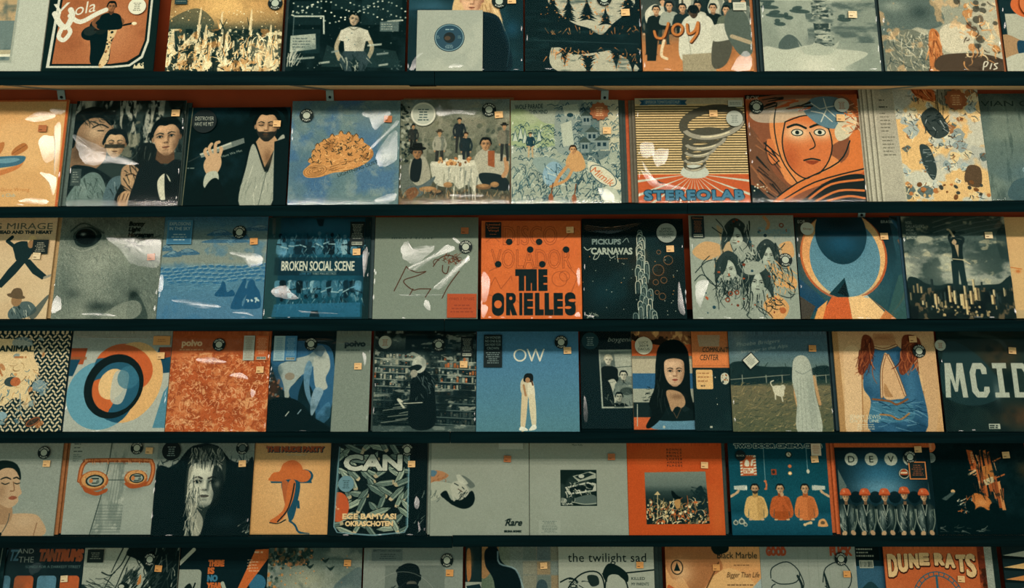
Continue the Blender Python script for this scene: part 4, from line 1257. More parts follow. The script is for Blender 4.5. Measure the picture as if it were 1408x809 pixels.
def art_c2():
    A = Art('666e62', seed=42)
    A.p([0, 0, 30, 0, 60, 20, 70, 60, 50, 90, 0, 100], '757c6e', sm=1); A.s_(40, 44, 30, 26, '8d9282', .8); A.s_(8, 66, 14, 26, '4f5a52', .6); A.s_(88, 72, 22, 22, '5a645a', .8); A.s_(40, 6, 24, 10, '566056', .7)
    A.hatch(900, (0, 0, 100, 100), 6, 65, 35, .55, ['8b9081', '4b564f', '707868', '9ba08e', '414d46'], curl=.2, a=.45)
    A.s_(24, 20, 18, 13, '3a4640', .9)
    A.p([13, 18, 19, 11, 30, 10, 40, 17, 37, 25, 28, 30, 17, 28], '1c2826', sm=1); A.e(25, 20, 9.5, 7.6, '0b1314', 1, 15); A.s_(22, 17, 3, 1.8, '98a094', .9); A.o(25, 20, 11, 9, 1, '59645a', .7, 15, 150, 330); A.l([10, 14, 22, 6, 42, 16], 1.6, '36423c', sm=1); A.l([12, 30, 24, 34, 38, 28], 1, '8d9282', sm=1)
    A.p([74, 100, 72, 84, 76, 74, 84, 80, 92, 100], '3a4640', sm=1); A.s_(76, 76, 6, 5, '18221f', .95); A.s_(44, 88, 20, 6, '2a3531', .85); A.p([48, 100, 60, 88, 78, 82, 86, 90, 78, 100], '868b7b', .7, sm=1); A.s_(28, 92, 8, 10, '868b7b', .6)
    A.s_(62, 66, 14, 20, '4a554d', .5); A.s_(66, 40, 10, 14, '7d8576', .5); A.s_(18, 76, 10, 6, '2f3a36', .5)
    for s_, y in (('Bonny', 7), ('Light', 12.5), ('Horseman', 18)):
        A.t(s_, 66, y + 1.5, 4.2, '0d1516', sh=.15, out='0d1516', ow=.6)
    A.hatch(16, (62, 20, 90, 30), 8, 0, 30, .6, ['0d1516'], curl=.6)
    return A.soft().grain(.1)


def art_c3():
    A = Art('49707f', seed=43)
    A.g([(0, '3c6c86'), (8, '4e7685'), (18, '6c7d78'), (45, '7a8276'), (52, '52788a'), (66, '4c7589'), (100, '48708a')])
    for x, y, w in ((10, 38, 9), (24, 36, 12), (4, 32, 6), (60, 24, 22), (92, 12, 16), (54, 17, 12), (74, 20, 8)):
        A.p([x - w, y + 2, x - w * .5, y - 2, x - w * .1, y - 4, x + w * .4, y - 3.4, x + w, y + 1.6], '3b6076', sm=1); A.p([x - w * .5, y - 1, x, y - 3.6, x + w * .5, y - 1.4], '8fa39f', .6, sm=1)
        A.hatch(12, (x - w * .6, y - 3, x + w * .6, y + 1.5), 4, 10, 30, .5, ['24485f', '6e8f98'])
    for k in range(5):
        for i in range(16):
            x = i * 6.8 + k * 3 + A.rng.uniform(-1, 1); y = 52 + k * 3.6 + math.sin(i * .7 + k) - .04 * x
            A.e(x, y, 3.0, 1.15, '2d5f80', .95, A.rng.uniform(-20, 10)); A.l([x - 3, y - 1.2, x + 1, y - 1.8], .5, '86a3a8')
    A.hatch(40, (0, 64, 60, 74), 12, -5, 6, .6, ['36627c', '5c8798'], curl=.1); A.n('3a6a8a', 6, .6, .75, a=.5)
    A.p([54, 78, 58, 70, 60, 64, 63, 66, 65, 74, 70, 72, 72, 78], '1f4d6c', sm=1)
    A.p([70, 90, 72, 80, 78, 66, 81, 61, 83, 64, 82, 70, 86, 72, 84, 76, 80, 84, 80, 90], '1f4d6c', sm=1); A.p([82, 86, 84, 76, 84, 68, 86, 63, 90, 63, 92, 68, 96, 74, 98, 84, 96, 90, 80, 90], '1f4d6c', sm=1)
    A.specks(14, (80, 80, 96, 84), .6, 1.2, ['9db3b2'])
    return A.grain(.07)


def art_c4():
    A = Art('123440', seed=44)
    A.p([10, 2, 94, 2, 94, 98, 8, 98], '164656'); A.n('0f3442', 3, .45, .7, a=.8); A.s_(50, 10, 46, 9, '245a72', .7)
    A.r(0, 0, 12, 100, '2b4644', .7); A.r(94, 0, 6, 100, '14282a')
    R = A.rng
    for up in (1, 0):
        for i in range(15):
            x = 12 + i * 5.6 + R.uniform(-1.5, 1.5); y = 36 if up else 64; d = -1 if up else 1
            hgt = R.uniform(12, 20)
            A.p([x - 3, y, x - 2.4, y + d * hgt * .7, x, y + d * hgt * .8, x + 2.4, y + d * hgt * .7, x + 3, y], R.choice(['4a7888', '08171d', '0b222c', '356274', '7d9fa5']), .9, sm=1)
            A.e(x, y + d * hgt, 1.7, 2.1, R.choice(['0d1f27', '21414e', '466c78']))
            A.l([x - 3, y + d * hgt * .5, x + 4, y + d * hgt * R.uniform(.3, .7)], 1.2, R.choice(['5a8794', '0c1c22', '7f9fa2']))
    for y0, y1 in ((16, 40), (62, 88)):
        A.hatch(150, (10, y0, 94, y1), 5, 90, 40, .8, ['0b1d25', '3f7084', '7d9ea2', '12303c', '1c4c60'], a=.8)
    A.p([10, 86, 92, 84, 92, 98, 8, 98], '285f7a', .8); A.p([46, 2, 54, 2, 53, 9, 49, 9], '0c2630'); A.p([44, 98, 54, 98, 52, 92, 46, 92], '0c2630')
    A.r(8, 40, 86, 18, '0c1f26', .55); A.s_(16, 36, 5, 4, '5d93ad', .8); A.s_(88, 69, 5, 4, '5d93ad', .8)
    A.t('BROKEN SOCIAL SCENE', 15, 53, 9.4, 'c3c1aa', w=70, out='c3c1aa', ow=.45); A.l([34, 54.3, 68, 54.3], .4, '7f9a9c'); A.t('LIVE AT', 33, 57.2, 2, '4f93b0', w=11, b=.02); A.t('THIRD MAN RECORDS', 45, 57.2, 2, 'b3b6a4', w=23, b=.02)
    return A.soft().grain(.08)


def art_c5():
    A = Art('727b6d', seed=45)
    A.g([(0, '66705f'), (14, '727b6c'), (100, '757e70')])  # darker top is shade under the board above, painted into the colour
    A.t('men i trust', 16, 22, 2.6, '3a4841', w=40, sh=.3, sp=1.1)
    # loose brown brush line around a reclining curve
    for q in ([20, 73, 26, 60, 31, 49], [31, 49, 34, 52, 42, 55, 50, 54, 42, 58, 30, 62, 30, 66, 38, 72, 44, 71, 55, 71], [38, 71, 35, 77], [55, 71, 50, 79], [66, 80, 72, 68, 82, 54], [57, 49, 62, 42, 70, 38, 78, 40, 82, 44], [66, 48, 66, 54, 70, 56, 72, 49]):
        A.l(q, .9, '4a2c20', sm=1)
    A.hatch(40, (66, 38, 82, 45), 4, 30, 90, .7, ['4a2c20', '6b3a26'], curl=.8); A.o(60, 45, 3, 3, .7, '4a2c20', t0=120, t1=330)
    return A.grain(.035)


def art_c6():
    A = Art('c4632f', seed=46)
    A.n('b85a2b', 3, .45, .7, a=.5)
    for s_, y, x, w in (('DISCO', 25, 22, 54), ('VOLADOR', 49, 10, 80)):
        A.t(s_, x, y, 20, None, w=w, out='7d3c20', ow=.45, b=.02)
    for q in ([8, 52, 20, 46, 13, 44], [10, 66, 14, 58, 20, 70, 30, 57, 31, 62], [86, 46, 96, 58, 86, 82], [82, 20, 94, 8, 88, 8, 94, 8, 93, 14], [47, 60, 50, 50, 62, 46], [8, 76, 20, 80, 34, 80, 46, 92], [5, 22, 12, 16, 18, 22]):
        A.l(q, .45, '7d3c20', sm=0)
    A.o(78, 60, 7.5, 7.5, .45, '7d3c20'); A.o(83, 57, 5, 5, .45, '7d3c20')
    for x, y in ((28, 22), (58, 22), (49, 30), (85, 30), (17, 45), (61, 45)):
        A.e(x, y, 3.3, 3.3, '121f20')
    K = '121f20'
    A.r(34, 50, 18, 7, K); A.r(37.5, 50, 5.5, 22, K); A.r(44.5, 50, 5, 22, K); A.r(50.5, 50, 5, 22, K); A.r(46, 57, 8, 7, K); A.r(57, 50, 5, 22, K)
    for y in (50, 57.6, 65.6):
        A.r(57.5, y, 8.5, 6.4, K)
    A.rr(11, 74, 12, 23, 6, K); A.e(17, 85.4, 3.8, 4, 'c4632f')
    A.rr(25, 74, 9.5, 11, 4, K); A.r(25, 74, 4, 22.4, K); A.p([27, 84, 31.5, 84, 36, 96.4, 31, 96.4], K); A.e(29.6, 79.4, 1.6, 1.8, 'c4632f')
    A.r(38, 74, 3, 22.4, K); A.r(42.5, 74, 9, 22.4, K); A.r(46, 80.4, 6, 1.6, 'c4632f'); A.r(46, 88, 6, 1.6, 'c4632f')
    for x in (53.5, 63):
        A.r(x, 74, 4.4, 22.4, K); A.r(x, 90.5, 8.6, 5.9, K)
    A.r(72, 74, 9, 22.4, K); A.r(75.6, 80.4, 6, 1.6, 'c4632f'); A.r(75.6, 88, 6, 1.6, 'c4632f')
    A.rr(83, 73.4, 10.6, 14, 5, K); A.rr(83, 82.6, 10.6, 14, 5, K); A.e(90.5, 81.5, 4, 1.6, 'c4632f'); A.e(86, 88.6, 3.4, 1.5, 'c4632f')
    return A.grain(.05)


def art_c7():
    A = Art('0d1c1d', seed=47)
    A.s_(18, 74, 18, 20, '122c31', .9); A.s_(64, 50, 24, 22, '3c2c20', .7); A.n('153034', 3, .5, .75, a=.5); A.s_(58, 36, 5, 6, 'a78a5c', .6)
    R = A.rng
    for i in range(46):
        t = i / 46; y = 12 + t * 90; sp = 1 + t * 13
        x = 58 + R.uniform(-sp, sp); w = 1.6 + R.uniform(0, .8); h = R.uniform(8, 16)
        A.rr(x - w, y, 2 * w, h, w * .95, '20302f', .8); A.l([x - w, y + h, x - w, y + w, x, y, x + w, y + w, x + w, y + h], .75, R.choice(['9aa595', '6f8078', 'c0bea6']), .9, sm=1)
        A.l([x, y + 2, x, y + h], .8, R.choice(['86938a', '4c5c58']), .6)
    for i in range(46):
        x, y = R.uniform(0, 95), R.uniform(30, 98); A.e(x, y, .5, .45, R.choice(['8d927f', 'c58a50', 'b3b39c']))
    for x, y, r in ((75, 34, 2), (79, 62, 3), (77, 78, 3.2), (71, 64, 2.6), (84, 42, 4.4), (74, 52, 5.4), (72, 74, 2)):
        A.o(x, y, r, r, .5, 'a0683c', .8)
    A.t('PICKUPS', 10, 26, 5.2, None, w=28, out='76857d', ow=.6); A.t('CARNAVAS', 9, 36, 6.4, None, w=40, out='a3aa98', ow=.7)
    A.l([2, 29, 5, 32, 9, 30], .8, 'a3aa98', sm=1); A.l([13, 36, 11, 41, 15, 40, 18, 34], .7, 'a3aa98', sm=1); A.l([26, 36, 28, 40, 32, 38], .7, 'a3aa98', sm=1); A.l([34, 36, 35, 44], .7, 'a3aa98'); A.l([40, 24, 44, 20, 46, 24], .7, '76857d', sm=1)
    A.lines(34, 40, 14, 1, 2, '8a5a34', 1); A.hatch(8, (0, 94, 14, 99), 5, 0, 60, .7, ['8d927f'], curl=.8)
    return A.grain(.06)


def _linegirl(A, x, y, w, side, tilt):
    h = w * 1.35
    A.p([x - w * .9, y + h * .6, x - w * .8, y - h * .4, x, y - h * .95, x + w * .8, y - h * .4, x + w * .95, y + h * .7, x + w * .5, y + h * .2, x - w * .5, y + h * .2], '2c3836', sm=1)
    A.hatch(46, (x - w, y - h * .8, x + w, y + h * 1.1), h * .7, 90, 20, .9, ['15201f', '7e8678', '22302f', '9aa08e'], curl=.35)
    A.head(x, y, w, '9aa190', '7f8878', None, turn=side * .5, side=side, tilt=tilt, ears=False, lip='4f5a52')
    A.p([x - w * .56, y - h * .1, x - w * .4, y - h * .5, x + side * w * .1, y - h * .62, x - w * .1, y - h * .3, x - w * .44, y + h * .2], '26322f', sm=1)
    A.p([x + w * .56, y - h * .1, x + w * .4, y - h * .5, x + side * w * .1, y - h * .62, x + w * .3, y - h * .3, x + w * .5, y + h * .2], '26322f', sm=1)


def art_c8():
    A = Art('8a9182', seed=48)
    A.p([2, 36, 14, 26, 30, 30, 26, 40, 12, 44], 'cb9356', .7, sm=1); A.p([84, 30, 96, 26, 98, 40, 88, 42], 'cb9356', .8, sm=1); A.p([80, 54, 98, 62, 96, 72, 82, 66], 'cb9356', .9, sm=1); A.p([66, 86, 80, 78, 90, 88, 84, 100, 74, 100], 'cb9356', .9, sm=1); A.p([26, 10, 36, 20, 40, 40, 30, 50, 22, 50, 30, 30], 'cb9356', .5, sm=1); A.l([72, 2, 76, 8, 74, 14], 3, 'c4783f', .7, sm=1)
    for q in ([4, 56, 14, 46, 24, 44, 30, 50], [3, 64, 10, 58, 18, 64, 24, 72], [18, 40, 10, 50, 18, 66, 30, 70], [70, 40, 84, 34, 90, 28], [80, 60, 96, 70, 92, 80, 78, 76], [56, 90, 50, 96, 54, 100], [60, 88, 70, 94, 74, 99], [26, 4, 34, 14, 38, 24], [22, 12, 30, 18, 36, 20]):
        A.l(q, .8, '1c2827', sm=1)
    _linegirl(A, 44, 22, 15, -1, 4); _linegirl(A, 73, 40, 13, 1, 2); _linegirl(A, 36, 54, 15, -1, -8)
    A.hatch(50, (24, 60, 46, 74), 10, 100, 30, .9, ['15201f', '4a554f'], curl=.5); A.hatch(60, (70, 44, 94, 76), 13, 70, 30, .9, ['15201f', '76806f', 'cb9356'], curl=.4); A.hatch(30, (50, 34, 62, 50), 8, 80, 60, .8, ['15201f', '9aa08e'], curl=.8)
    _linegirl(A, 61, 66, 16, 1, 6); A.hatch(30, (46, 56, 56, 84), 14, 95, 14, .9, ['15201f', '76806f'], curl=.3); A.hatch(30, (66, 76, 82, 88), 8, 60, 60, .9, ['15201f', 'cb9356'], curl=.8)
    A.p([54, 46, 66, 46, 70, 52, 60, 58, 50, 56], '8f9585', sm=1)
    R = A.rng
    for i in range(30):
        x, y = R.uniform(10, 96), R.uniform(4, 96); A.e(x, y, R.uniform(.5, 1.5), R.uniform(.5, 1.5), R.choice(['9a4a2a', '24404a', '6b2f1c']))
    for x, y in ((88, 10), (36, 76), (42, 75), (33, 82)):
        A.o(x, y, 1.8, 1.8, 1, '7d3a22')
    A.e(20, 89, 1.6, 1.6, '24404a'); A.e(72, 20, 1.6, 1.6, '1f333b'); A.e(84, 92, 3, 3, 'a85c30')
    A.t('Donnas', 66, 18, 6, None, w=30, out='6f8a8a', ow=.5); A.t('gold medal', 80, 22, 2.8, '5f7674', w=17)
    return A.grain(.05)


def art_c9():
    A = Art('16323c', seed=49)
    A.g([(0, '0f2025'), (60, '24454e'), (100, '2c4b4c')])
    A.p([0, 60, 20, 78, 26, 86, 0, 100], '1a3f58'); A.p([0, 78, 14, 88, 8, 100, 0, 100], '4d3c2c', .8)
    A.p([92, 0, 100, 4, 100, 100, 80, 100, 88, 70, 96, 40], '23424a'); A.o(60, 50, 46, 56, 4, '6b4e36', .9, 0, -30, 60); A.o(66, 46, 44, 56, 3, '2b566e', .9, 0, -50, 60); A.p([80, 100, 96, 58, 100, 56, 100, 100], '35544f', .8)
    P = A.ell(45, 38, 42, 44); A.p(P, 'a8522a'); A.e(45, 37, 40, 43, 'd4a468'); A.s_(10, 30, 10, 34, 'c07a44', .5); A.e(46, 40, 34, 39, '577f8c')
    A.s_(46, 70, 26, 12, '6c929a', .5); A.e(44, 16, 25, 31, '14323c'); A.s_(44, 26, 22, 14, '194a62', .8); A.s_(44, 4, 20, 10, '0d2024', .8)
    A.p([28, 76, 44, 60, 47, 79, 36, 79], '16343a'); A.p([36, 75, 44, 64, 46, 79], '0e1d20')
    A.p([30, 79, 46, 79, 48, 100, 16, 100], 'c05a2c'); A.p([46, 79, 64, 77, 80, 94, 76, 100, 48, 100], 'd8b078'); A.p([16, 90, 26, 82, 20, 100, 12, 100], 'd0904e'); A.p([64, 77, 80, 92, 74, 100, 90, 100], 'c4743c', .9); A.p([60, 79, 64, 77, 66, 80], '9db0ac')
    A.t('EOB', 3, 6, 3.2, 'b9bcaa', w=7); A.t('BRASIL', 84, 6, 3, 'b9bcaa', w=12)
    return A.grain(.08)


def art_c10():
    A = Art('3f4f4b', seed=50)
    A.g([(0, '33443f'), (20, '43534d'), (45, '6f756a'), (62, '8b8f7f'), (70, '6f7365')])
    A.n('2c3c39', 4, .48, .62, st=(1, 1.6), a=.85); A.n('a9a990', 5, .56, .72, st=(1, 1.8), a=.8); A.s_(50, 54, 24, 16, 'a8a994', .6); A.n('c4b890', 9, .62, .74, st=(1, 1.8), a=.5)
    for k in range(5):
        A.l([30, 26 - k * 5, 60, 18 - k * 5, 100, 10 - k * 4], .8, '6d7a70', .5, sm=1)
    A.p([0, 64, 8, 60, 18, 66, 30, 68, 40, 66, 60, 68, 76, 67, 88, 66, 96, 60, 100, 62, 100, 100, 0, 100], '1a2928', sm=1)
    A.r(0, 72, 100, 28, '16211f'); A.clip([0, 70, 100, 70, 100, 100, 0, 100]); A.n('6d5a40', 14, .58, .68, a=.8); A.n('0f1819', 10, .55, .65); A.clip()
    R = A.rng
    for i in range(56):
        x = R.uniform(0, 100); y = R.uniform(72, 92); w = R.uniform(1, 2.6); h = R.uniform(4, 13) * (1.3 - abs(x - 50) / 70)
        A.r(x, y - h, w, h, R.choice(['b49a6a', '3d4a44', '8d7a56', 'c9b484', '24302f'])); A.r(x + w * .6, y - h, w * .4, h, '1c2726', .7)
    for x, y, w, h in ((38, 84, 3, 16), (50, 90, 3, 14), (58, 86, 3, 13), (63, 82, 3, 12), (24, 86, 3.4, 10), (78, 86, 3.4, 9), (53, 96, 3, 14)):
        A.r(x, y - h, w, h, 'c3ab78'); A.r(x + w * .62, y - h, w * .38, h, '5a4a34')
    A.specks(60, (20, 88, 80, 98), .6, 1.6, ['b49a6a', '8d7a56', '10191a'])
    # woman with raised arm above the towers
    A.p([44, 44, 56, 44, 57, 68, 51.5, 68, 50.4, 52, 49, 68, 43.4, 68], '1b2c2c'); A.p([45, 24, 50, 22, 57, 24, 56, 34, 55, 44, 46, 44, 46, 34], '152323', sm=1)
    A.p([49, 28, 53, 28, 51.5, 41], 'a8916c'); A.l([46, 26, 45, 20, 50, 16], 3, '152323', sm=1); A.l([56, 27, 58, 22, 52, 20], 3, '152323', sm=1); A.l([49, 20, 46, 14, 44, 13], 2, 'b09a74', sm=1)
    A.e(49, 25, 2.4, 3.2, 'a68c68'); A.p([46, 26, 47, 21, 51, 21, 53, 26, 51, 24, 49, 22.6], '15201f', sm=1); A.l([46, 42, 56, 43, 62, 47], .8, 'c9b88c')
    A.p([90, 20, 96, 10, 100, 14, 100, 44, 92, 40], '1e2d2c', .5, sm=1)
    for i, w_ in enumerate(('NOEL', "GALLAGHER'S", 'HIGH', 'FLYING', 'BIRDS')):
        A.t(w_, 4, 7.4 + i * 3.7, 2.9, 'bab9a2', w=(6.5, 18, 7, 9.5, 8.4)[i], b=.04)
    return A.soft().grain(.07)


def art_c11():
    A = Art('c49c68', seed=51)
    A.s_(8, 54, 3, 2, 'b4622f'); A.l([0, 50, 12, 52], .8, 'b4622f'); A.r(0, 92, 100, 8, 'a89068', .7)
    return A.grain(.03)


# ------------------------------------------------------------------ fourth shelf
def art_d1():
    A = Art('16282c', seed=61)
    for i in range(22):
        for j in range(30):
            x, y = i * 4.8 + (j % 2) * 2.4, j * 3.5
            A.e(x, y, 2.3, .95, 'c3b18c', 1, 40 if (i + j) % 2 else -40)
    A.p([0, 12, 30, 6, 60, 10, 66, 26, 72, 40, 64, 58, 70, 74, 52, 66, 40, 74, 20, 70, 0, 74], 'd6b988', sm=1)
    for i in range(40):
        x, y = A.rng.uniform(0, 80), A.rng.uniform(4, 96)
        A.e(x, y, A.rng.uniform(1, 4.5), A.rng.uniform(1, 3.5), A.rng.choice(['a9683c', '6d8488', 'dcc292', '4c6a74', 'c4824c', 'cdb48a', '8a9a94']), .75, A.rng.uniform(0, 180))
    A.hatch(60, (30, 30, 72, 92), 7, 80, 60, .8, ['8d6a44', '5c7a80', 'c08a54', '2a3a3c'], curl=.6)
    A.e(46, 50, 7, 5, '25393e', .9); A.e(50, 50, 5, 4.6, 'b0603a'); A.l([28, 26, 36, 44], 1.4, 'a9683c'); A.l([38, 62, 34, 78], 1, '7d8a86'); A.l([56, 62, 58, 76], 1, '7d8a86')
    A.p([10, 84, 24, 78, 36, 86, 24, 92, 8, 90], 'b5623a', .9, sm=1); A.e(40, 84, 6, 4, '7e979c'); A.e(74, 54, 7, 6, '7b9094', .9); A.hatch(20, (66, 46, 82, 62), 5, 0, 90, .8, ['4c6a74', 'b9b093'], curl=.8); A.e(72, 90, 8, 4, '3d2f26', .9, -30); A.o(72, 90, 7, 3, 1, '8d4f30', 1, -30)
    A.e(52, 10, 10, 6, '7b9094', .7)
    A.t('ANIMAL', 30, 19, 6, '26332f', w=34, out='26332f', ow=.8); A.lines(46, 24, 20, 1, 2, 'a9683c', 2)
    return A.grain(.06)


def art_d2():
    A = Art('a3a698', seed=62)
    A.g([(0, '94988b'), (30, 'a6a89a'), (100, 'a3a698')])
    e = lambda cx, cy, rx, ry, c, a=1: A.e(cx, cy, rx, ry, c, a, 18)
    A.p([0, 15, 16, 15, 13, 32, 0, 32], 'a04a26'); A.p([0, 26, 10, 26, 4, 44, 0, 44], '1d4458'); A.l([4, 28, 9, 28], 6, '101a1b', .0); A.p([88, 14, 96, 14, 100, 22, 100, 40, 80, 42, 84, 28], '1d4458'); A.p([88, 14, 100, 14, 100, 24, 90, 26], '8a3e22')
    A.p([96, 60, 100, 54, 100, 96, 88, 96], '4f8090'); A.r(0, 24, 16, 3, '8a5230', .8)
    e(56, 38, 32, 27, 'bd5b2d'); e(60, 50, 33, 42, 'd2a468'); e(34, 63, 34, 35, '5f93a2')
    A.clip(A.ell(56, 38, 32, 27, 18)); e(34, 60, 34, 35, '27566a'); A.clip()
    A.clip(A.ell(60, 50, 33, 42, 18)); e(34, 63, 34, 35, '1f4c60'); e(54, 36, 30, 24, 'bd5b2d'); A.clip()
    e(46, 54, 29, 33, '121d1e'); e(48, 55, 23, 26, '28576c'); A.clip(A.ell(48, 55, 23, 26, 18)); A.p([20, 60, 46, 70, 42, 84, 20, 84], 'c0602f'); e(32, 66, 16, 20, 'c0602f'); e(44, 52, 13, 16, 'd8b27a'); A.p([46, 40, 60, 42, 56, 70, 44, 68], 'b0b0a0', .9, sm=1); e(60, 45, 11, 12, '3b7084', .7); A.clip()
    return A.grain(.05)


def art_d3():
    A = Art('b1572c', seed=63)
    A.n('c77a48', 4, .45, .7, a=.7); A.n('8e3f1f', 7, .55, .7, a=.7); A.n('d39a66', 10, .58, .68, a=.8); A.n('8e3f1f', 18, .58, .66, a=.6)
    A.clip([0, 24, 100, 20, 100, 100, 0, 100]); A.hatch(760, (0, 20, 100, 100), 6, 0, 180, .95, ['dca676', '8e3f1f', 'cf8a58', '9a4522', 'd09060'], curl=1.0, a=.8); A.clip()
    A.g([(0, 'a24e27'), (1, 'a24e27')]) if 0 else None
    A.clip([0, 0, 100, 0, 100, 18, 0, 20]); A.n('a8522a', 3, .1, .3, a=.75); A.clip()
    A.t('polvo', 10, 12, 6.4, 'd6b182', w=20, out='d6b182', ow=.8); A.lines(8, 15.4, 26, 1, 2, 'cfa272', 1.2, al='l')
    return A.grain(.05)


def art_d4():
    A = Art('0e2226', seed=64)
    A.clip([0, 0, 65, 0, 63, 100, 0, 100])
    A.p([0, 20, 20, 8, 46, 10, 62, 20, 64, 70, 50, 92, 44, 60, 30, 44, 20, 60, 8, 50], '2d5876', sm=1)
    A.p([8, 34, 24, 26, 38, 22, 50, 12, 56, 24, 40, 36, 26, 50, 18, 70, 14, 52], '9ba296', .9, sm=1); A.p([44, 24, 56, 20, 60, 34, 56, 46, 58, 56, 48, 58, 44, 44], 'a0a598', sm=1); A.p([42, 18, 48, 12, 54, 16, 50, 24], '5d7078', sm=1)
    A.p([38, 28, 42, 34, 40, 52, 44, 76, 36, 60, 34, 40], '5f8498', .9, sm=1); A.p([46, 56, 54, 58, 52, 66, 44, 84, 42, 70], '7f98a2', .9, sm=1); A.p([48, 84, 60, 70, 62, 84, 54, 92], '3f6c88', sm=1)
    A.p([20, 60, 26, 50, 34, 44, 30, 60, 28, 74], '23485f', sm=1); A.e(20, 44, 5, 4, '7d6a54', .7); A.s_(4, 56, 8, 14, '4c2e20', .8); A.specks(16, (0, 40, 14, 66), .8, 2, ['8d5a3c', '6d7a74'], .7)
    A.n('142e38', 5, .55, .75, a=.5); A.p([0, 70, 20, 66, 34, 72, 44, 84, 60, 94, 64, 100, 0, 100], '0b1a1d', sm=1)
    A.l([18, 84, 21, 80], 1, 'a9ae9e'); A.l([30, 82, 33, 78], 1, '7f979e'); A.clip()
    A.p([65, 0, 100, 0, 100, 100, 63, 100], '767f72'); A.n('7f877a', 2, .4, .7, a=.0)
    A.t('polvo', 74, 13, 5.4, '1c2a2b', w=20, out='1c2a2b', ow=.9); A.lines(75, 16.5, 16, 1, 2, '4a5650', 1.3)
    return A.soft().grain(.05)


def art_d5():
    A = Art('18292a', seed=65)
    R = A.rng
    A.g([(0, '0e1c1d'), (6, '5c6a62'), (20, '1b2a2b'), (28, '5d675d'), (40, '16262a'), (100, '0f1d1f')])
    A.r(0, 2, 8, 98, '22302f'); A.r(30, 3, 42, 15, '15282c'); A.r(52, 12, 24, 10, '1b2f32'); A.r(74, 4, 26, 8, '182a2c')
    for k in range(10):
        y0 = 28 + k * 7
        for i in range(34):
            x = i * 3 + R.uniform(-.6, .6); y = y0 + (x - 50) * .05 + R.uniform(-.5, .5); h = R.uniform(3, 5.6); b_ = .3 if y0 > 62 else 1
            A.r(x, y - h, R.uniform(1.6, 2.8), h, R.choice(['7d8275', '3a4745', '94957f', '24302f', '4c5a54', '8d8d78', '5a675f', '1a2627', '16211f', '6d776c'] + (['93562f', 'a85c34'] if (x > 62 or R.random() < .15) and y0 < 66 else [])), b_)
            if R.random() < .5:
                A.r(x + .4, y - h * .7, 1.4, .8, R.choice(['d0c9ae', '101c1d', 'a85c34']), b_)
        A.l([0, y0 + .6 - 2.4, 100, y0 + .6 + 2.6], .9, '8d9281' if k < 5 else '5c6962', .9)
    A.n('0f1c1d', 9, .52, .66, a=.75); A.n('a3a692', 16, .63, .7, st=(.5, 1.4), a=.7); A.s_(20, 84, 30, 20, '0b1819', .85); A.r(0, 94, 100, 6, '5c6962', .6)
    for i in range(8):
        A.l([6 + R.uniform(0, 20), 70 + i * 3, 30 + R.uniform(0, 14), 67 + i * 3], .7, 'a3a894', .7)
    A.p([36, 56, 38, 46, 44, 40, 52, 40, 58, 48, 60, 60, 60, 94, 36, 94], '0d191b', sm=1); A.hatch(20, (40, 44, 60, 70), 6, 60, 40, .6, ['2f3f40', '5f6d68'])
    A.l([56, 64, 50, 70, 34, 72], 4.4, '0d191b', sm=1); A.l([28, 70, 24, 68, 30, 76], 2, 'b1b09a', sm=1); A.l([30, 72, 48, 71], .8, 'c4c2aa')
    A.e(44, 33, 7, 8.4, 'a9ab99'); A.p([34, 36, 42, 33, 47, 35, 43, 39, 36, 39], '131f20', sm=1); A.e(39, 42, 3.6, 4, '8d8a78'); A.s_(48, 30, 4, 5, '6d766c', .7)
    return A.soft().grain(.08)


def art_d6():
    A = Art('466f83', seed=66)
    A.g([(0, '3d6b88'), (40, '46718a'), (100, '4d757f')])
    A.o(42.5, 24, 5.6, 5.6, 1.5, 'c6c2ac'); A.l([50, 18, 54, 29.4, 58, 18, 62, 29.4, 66, 18], 1.5, 'c6c2ac')
    A.p([43, 96, 44, 66, 45, 58, 50, 58, 50, 70, 47, 97], 'c0ab86', sm=1); A.p([43, 52, 46, 47, 51, 48, 51, 62, 44, 62], 'b8aa8c', sm=1); A.p([50, 50, 55, 50, 57, 66, 51, 68], 'c9bfa2', sm=1); A.p([51, 66, 57, 66, 58, 94, 54, 94], 'c2b594', sm=1)
    A.l([46, 54, 48, 64], 2, '9c7450'); A.p([46, 50, 47, 44, 51, 42, 55, 44, 55, 50, 51, 51], '1a2021', sm=1); A.e(50, 49, 2.4, 2.6, '9c7450'); A.l([54, 50, 55, 54], 1.4, '4f2f20')
    A.p([42, 98.4, 43, 95, 48, 96, 50, 98.6], 'd0cdb8', sm=1); A.p([51, 98, 55, 93, 58, 94, 58, 97, 54, 98.4], 'd0cdb8', sm=1)
    return A.grain(.05)


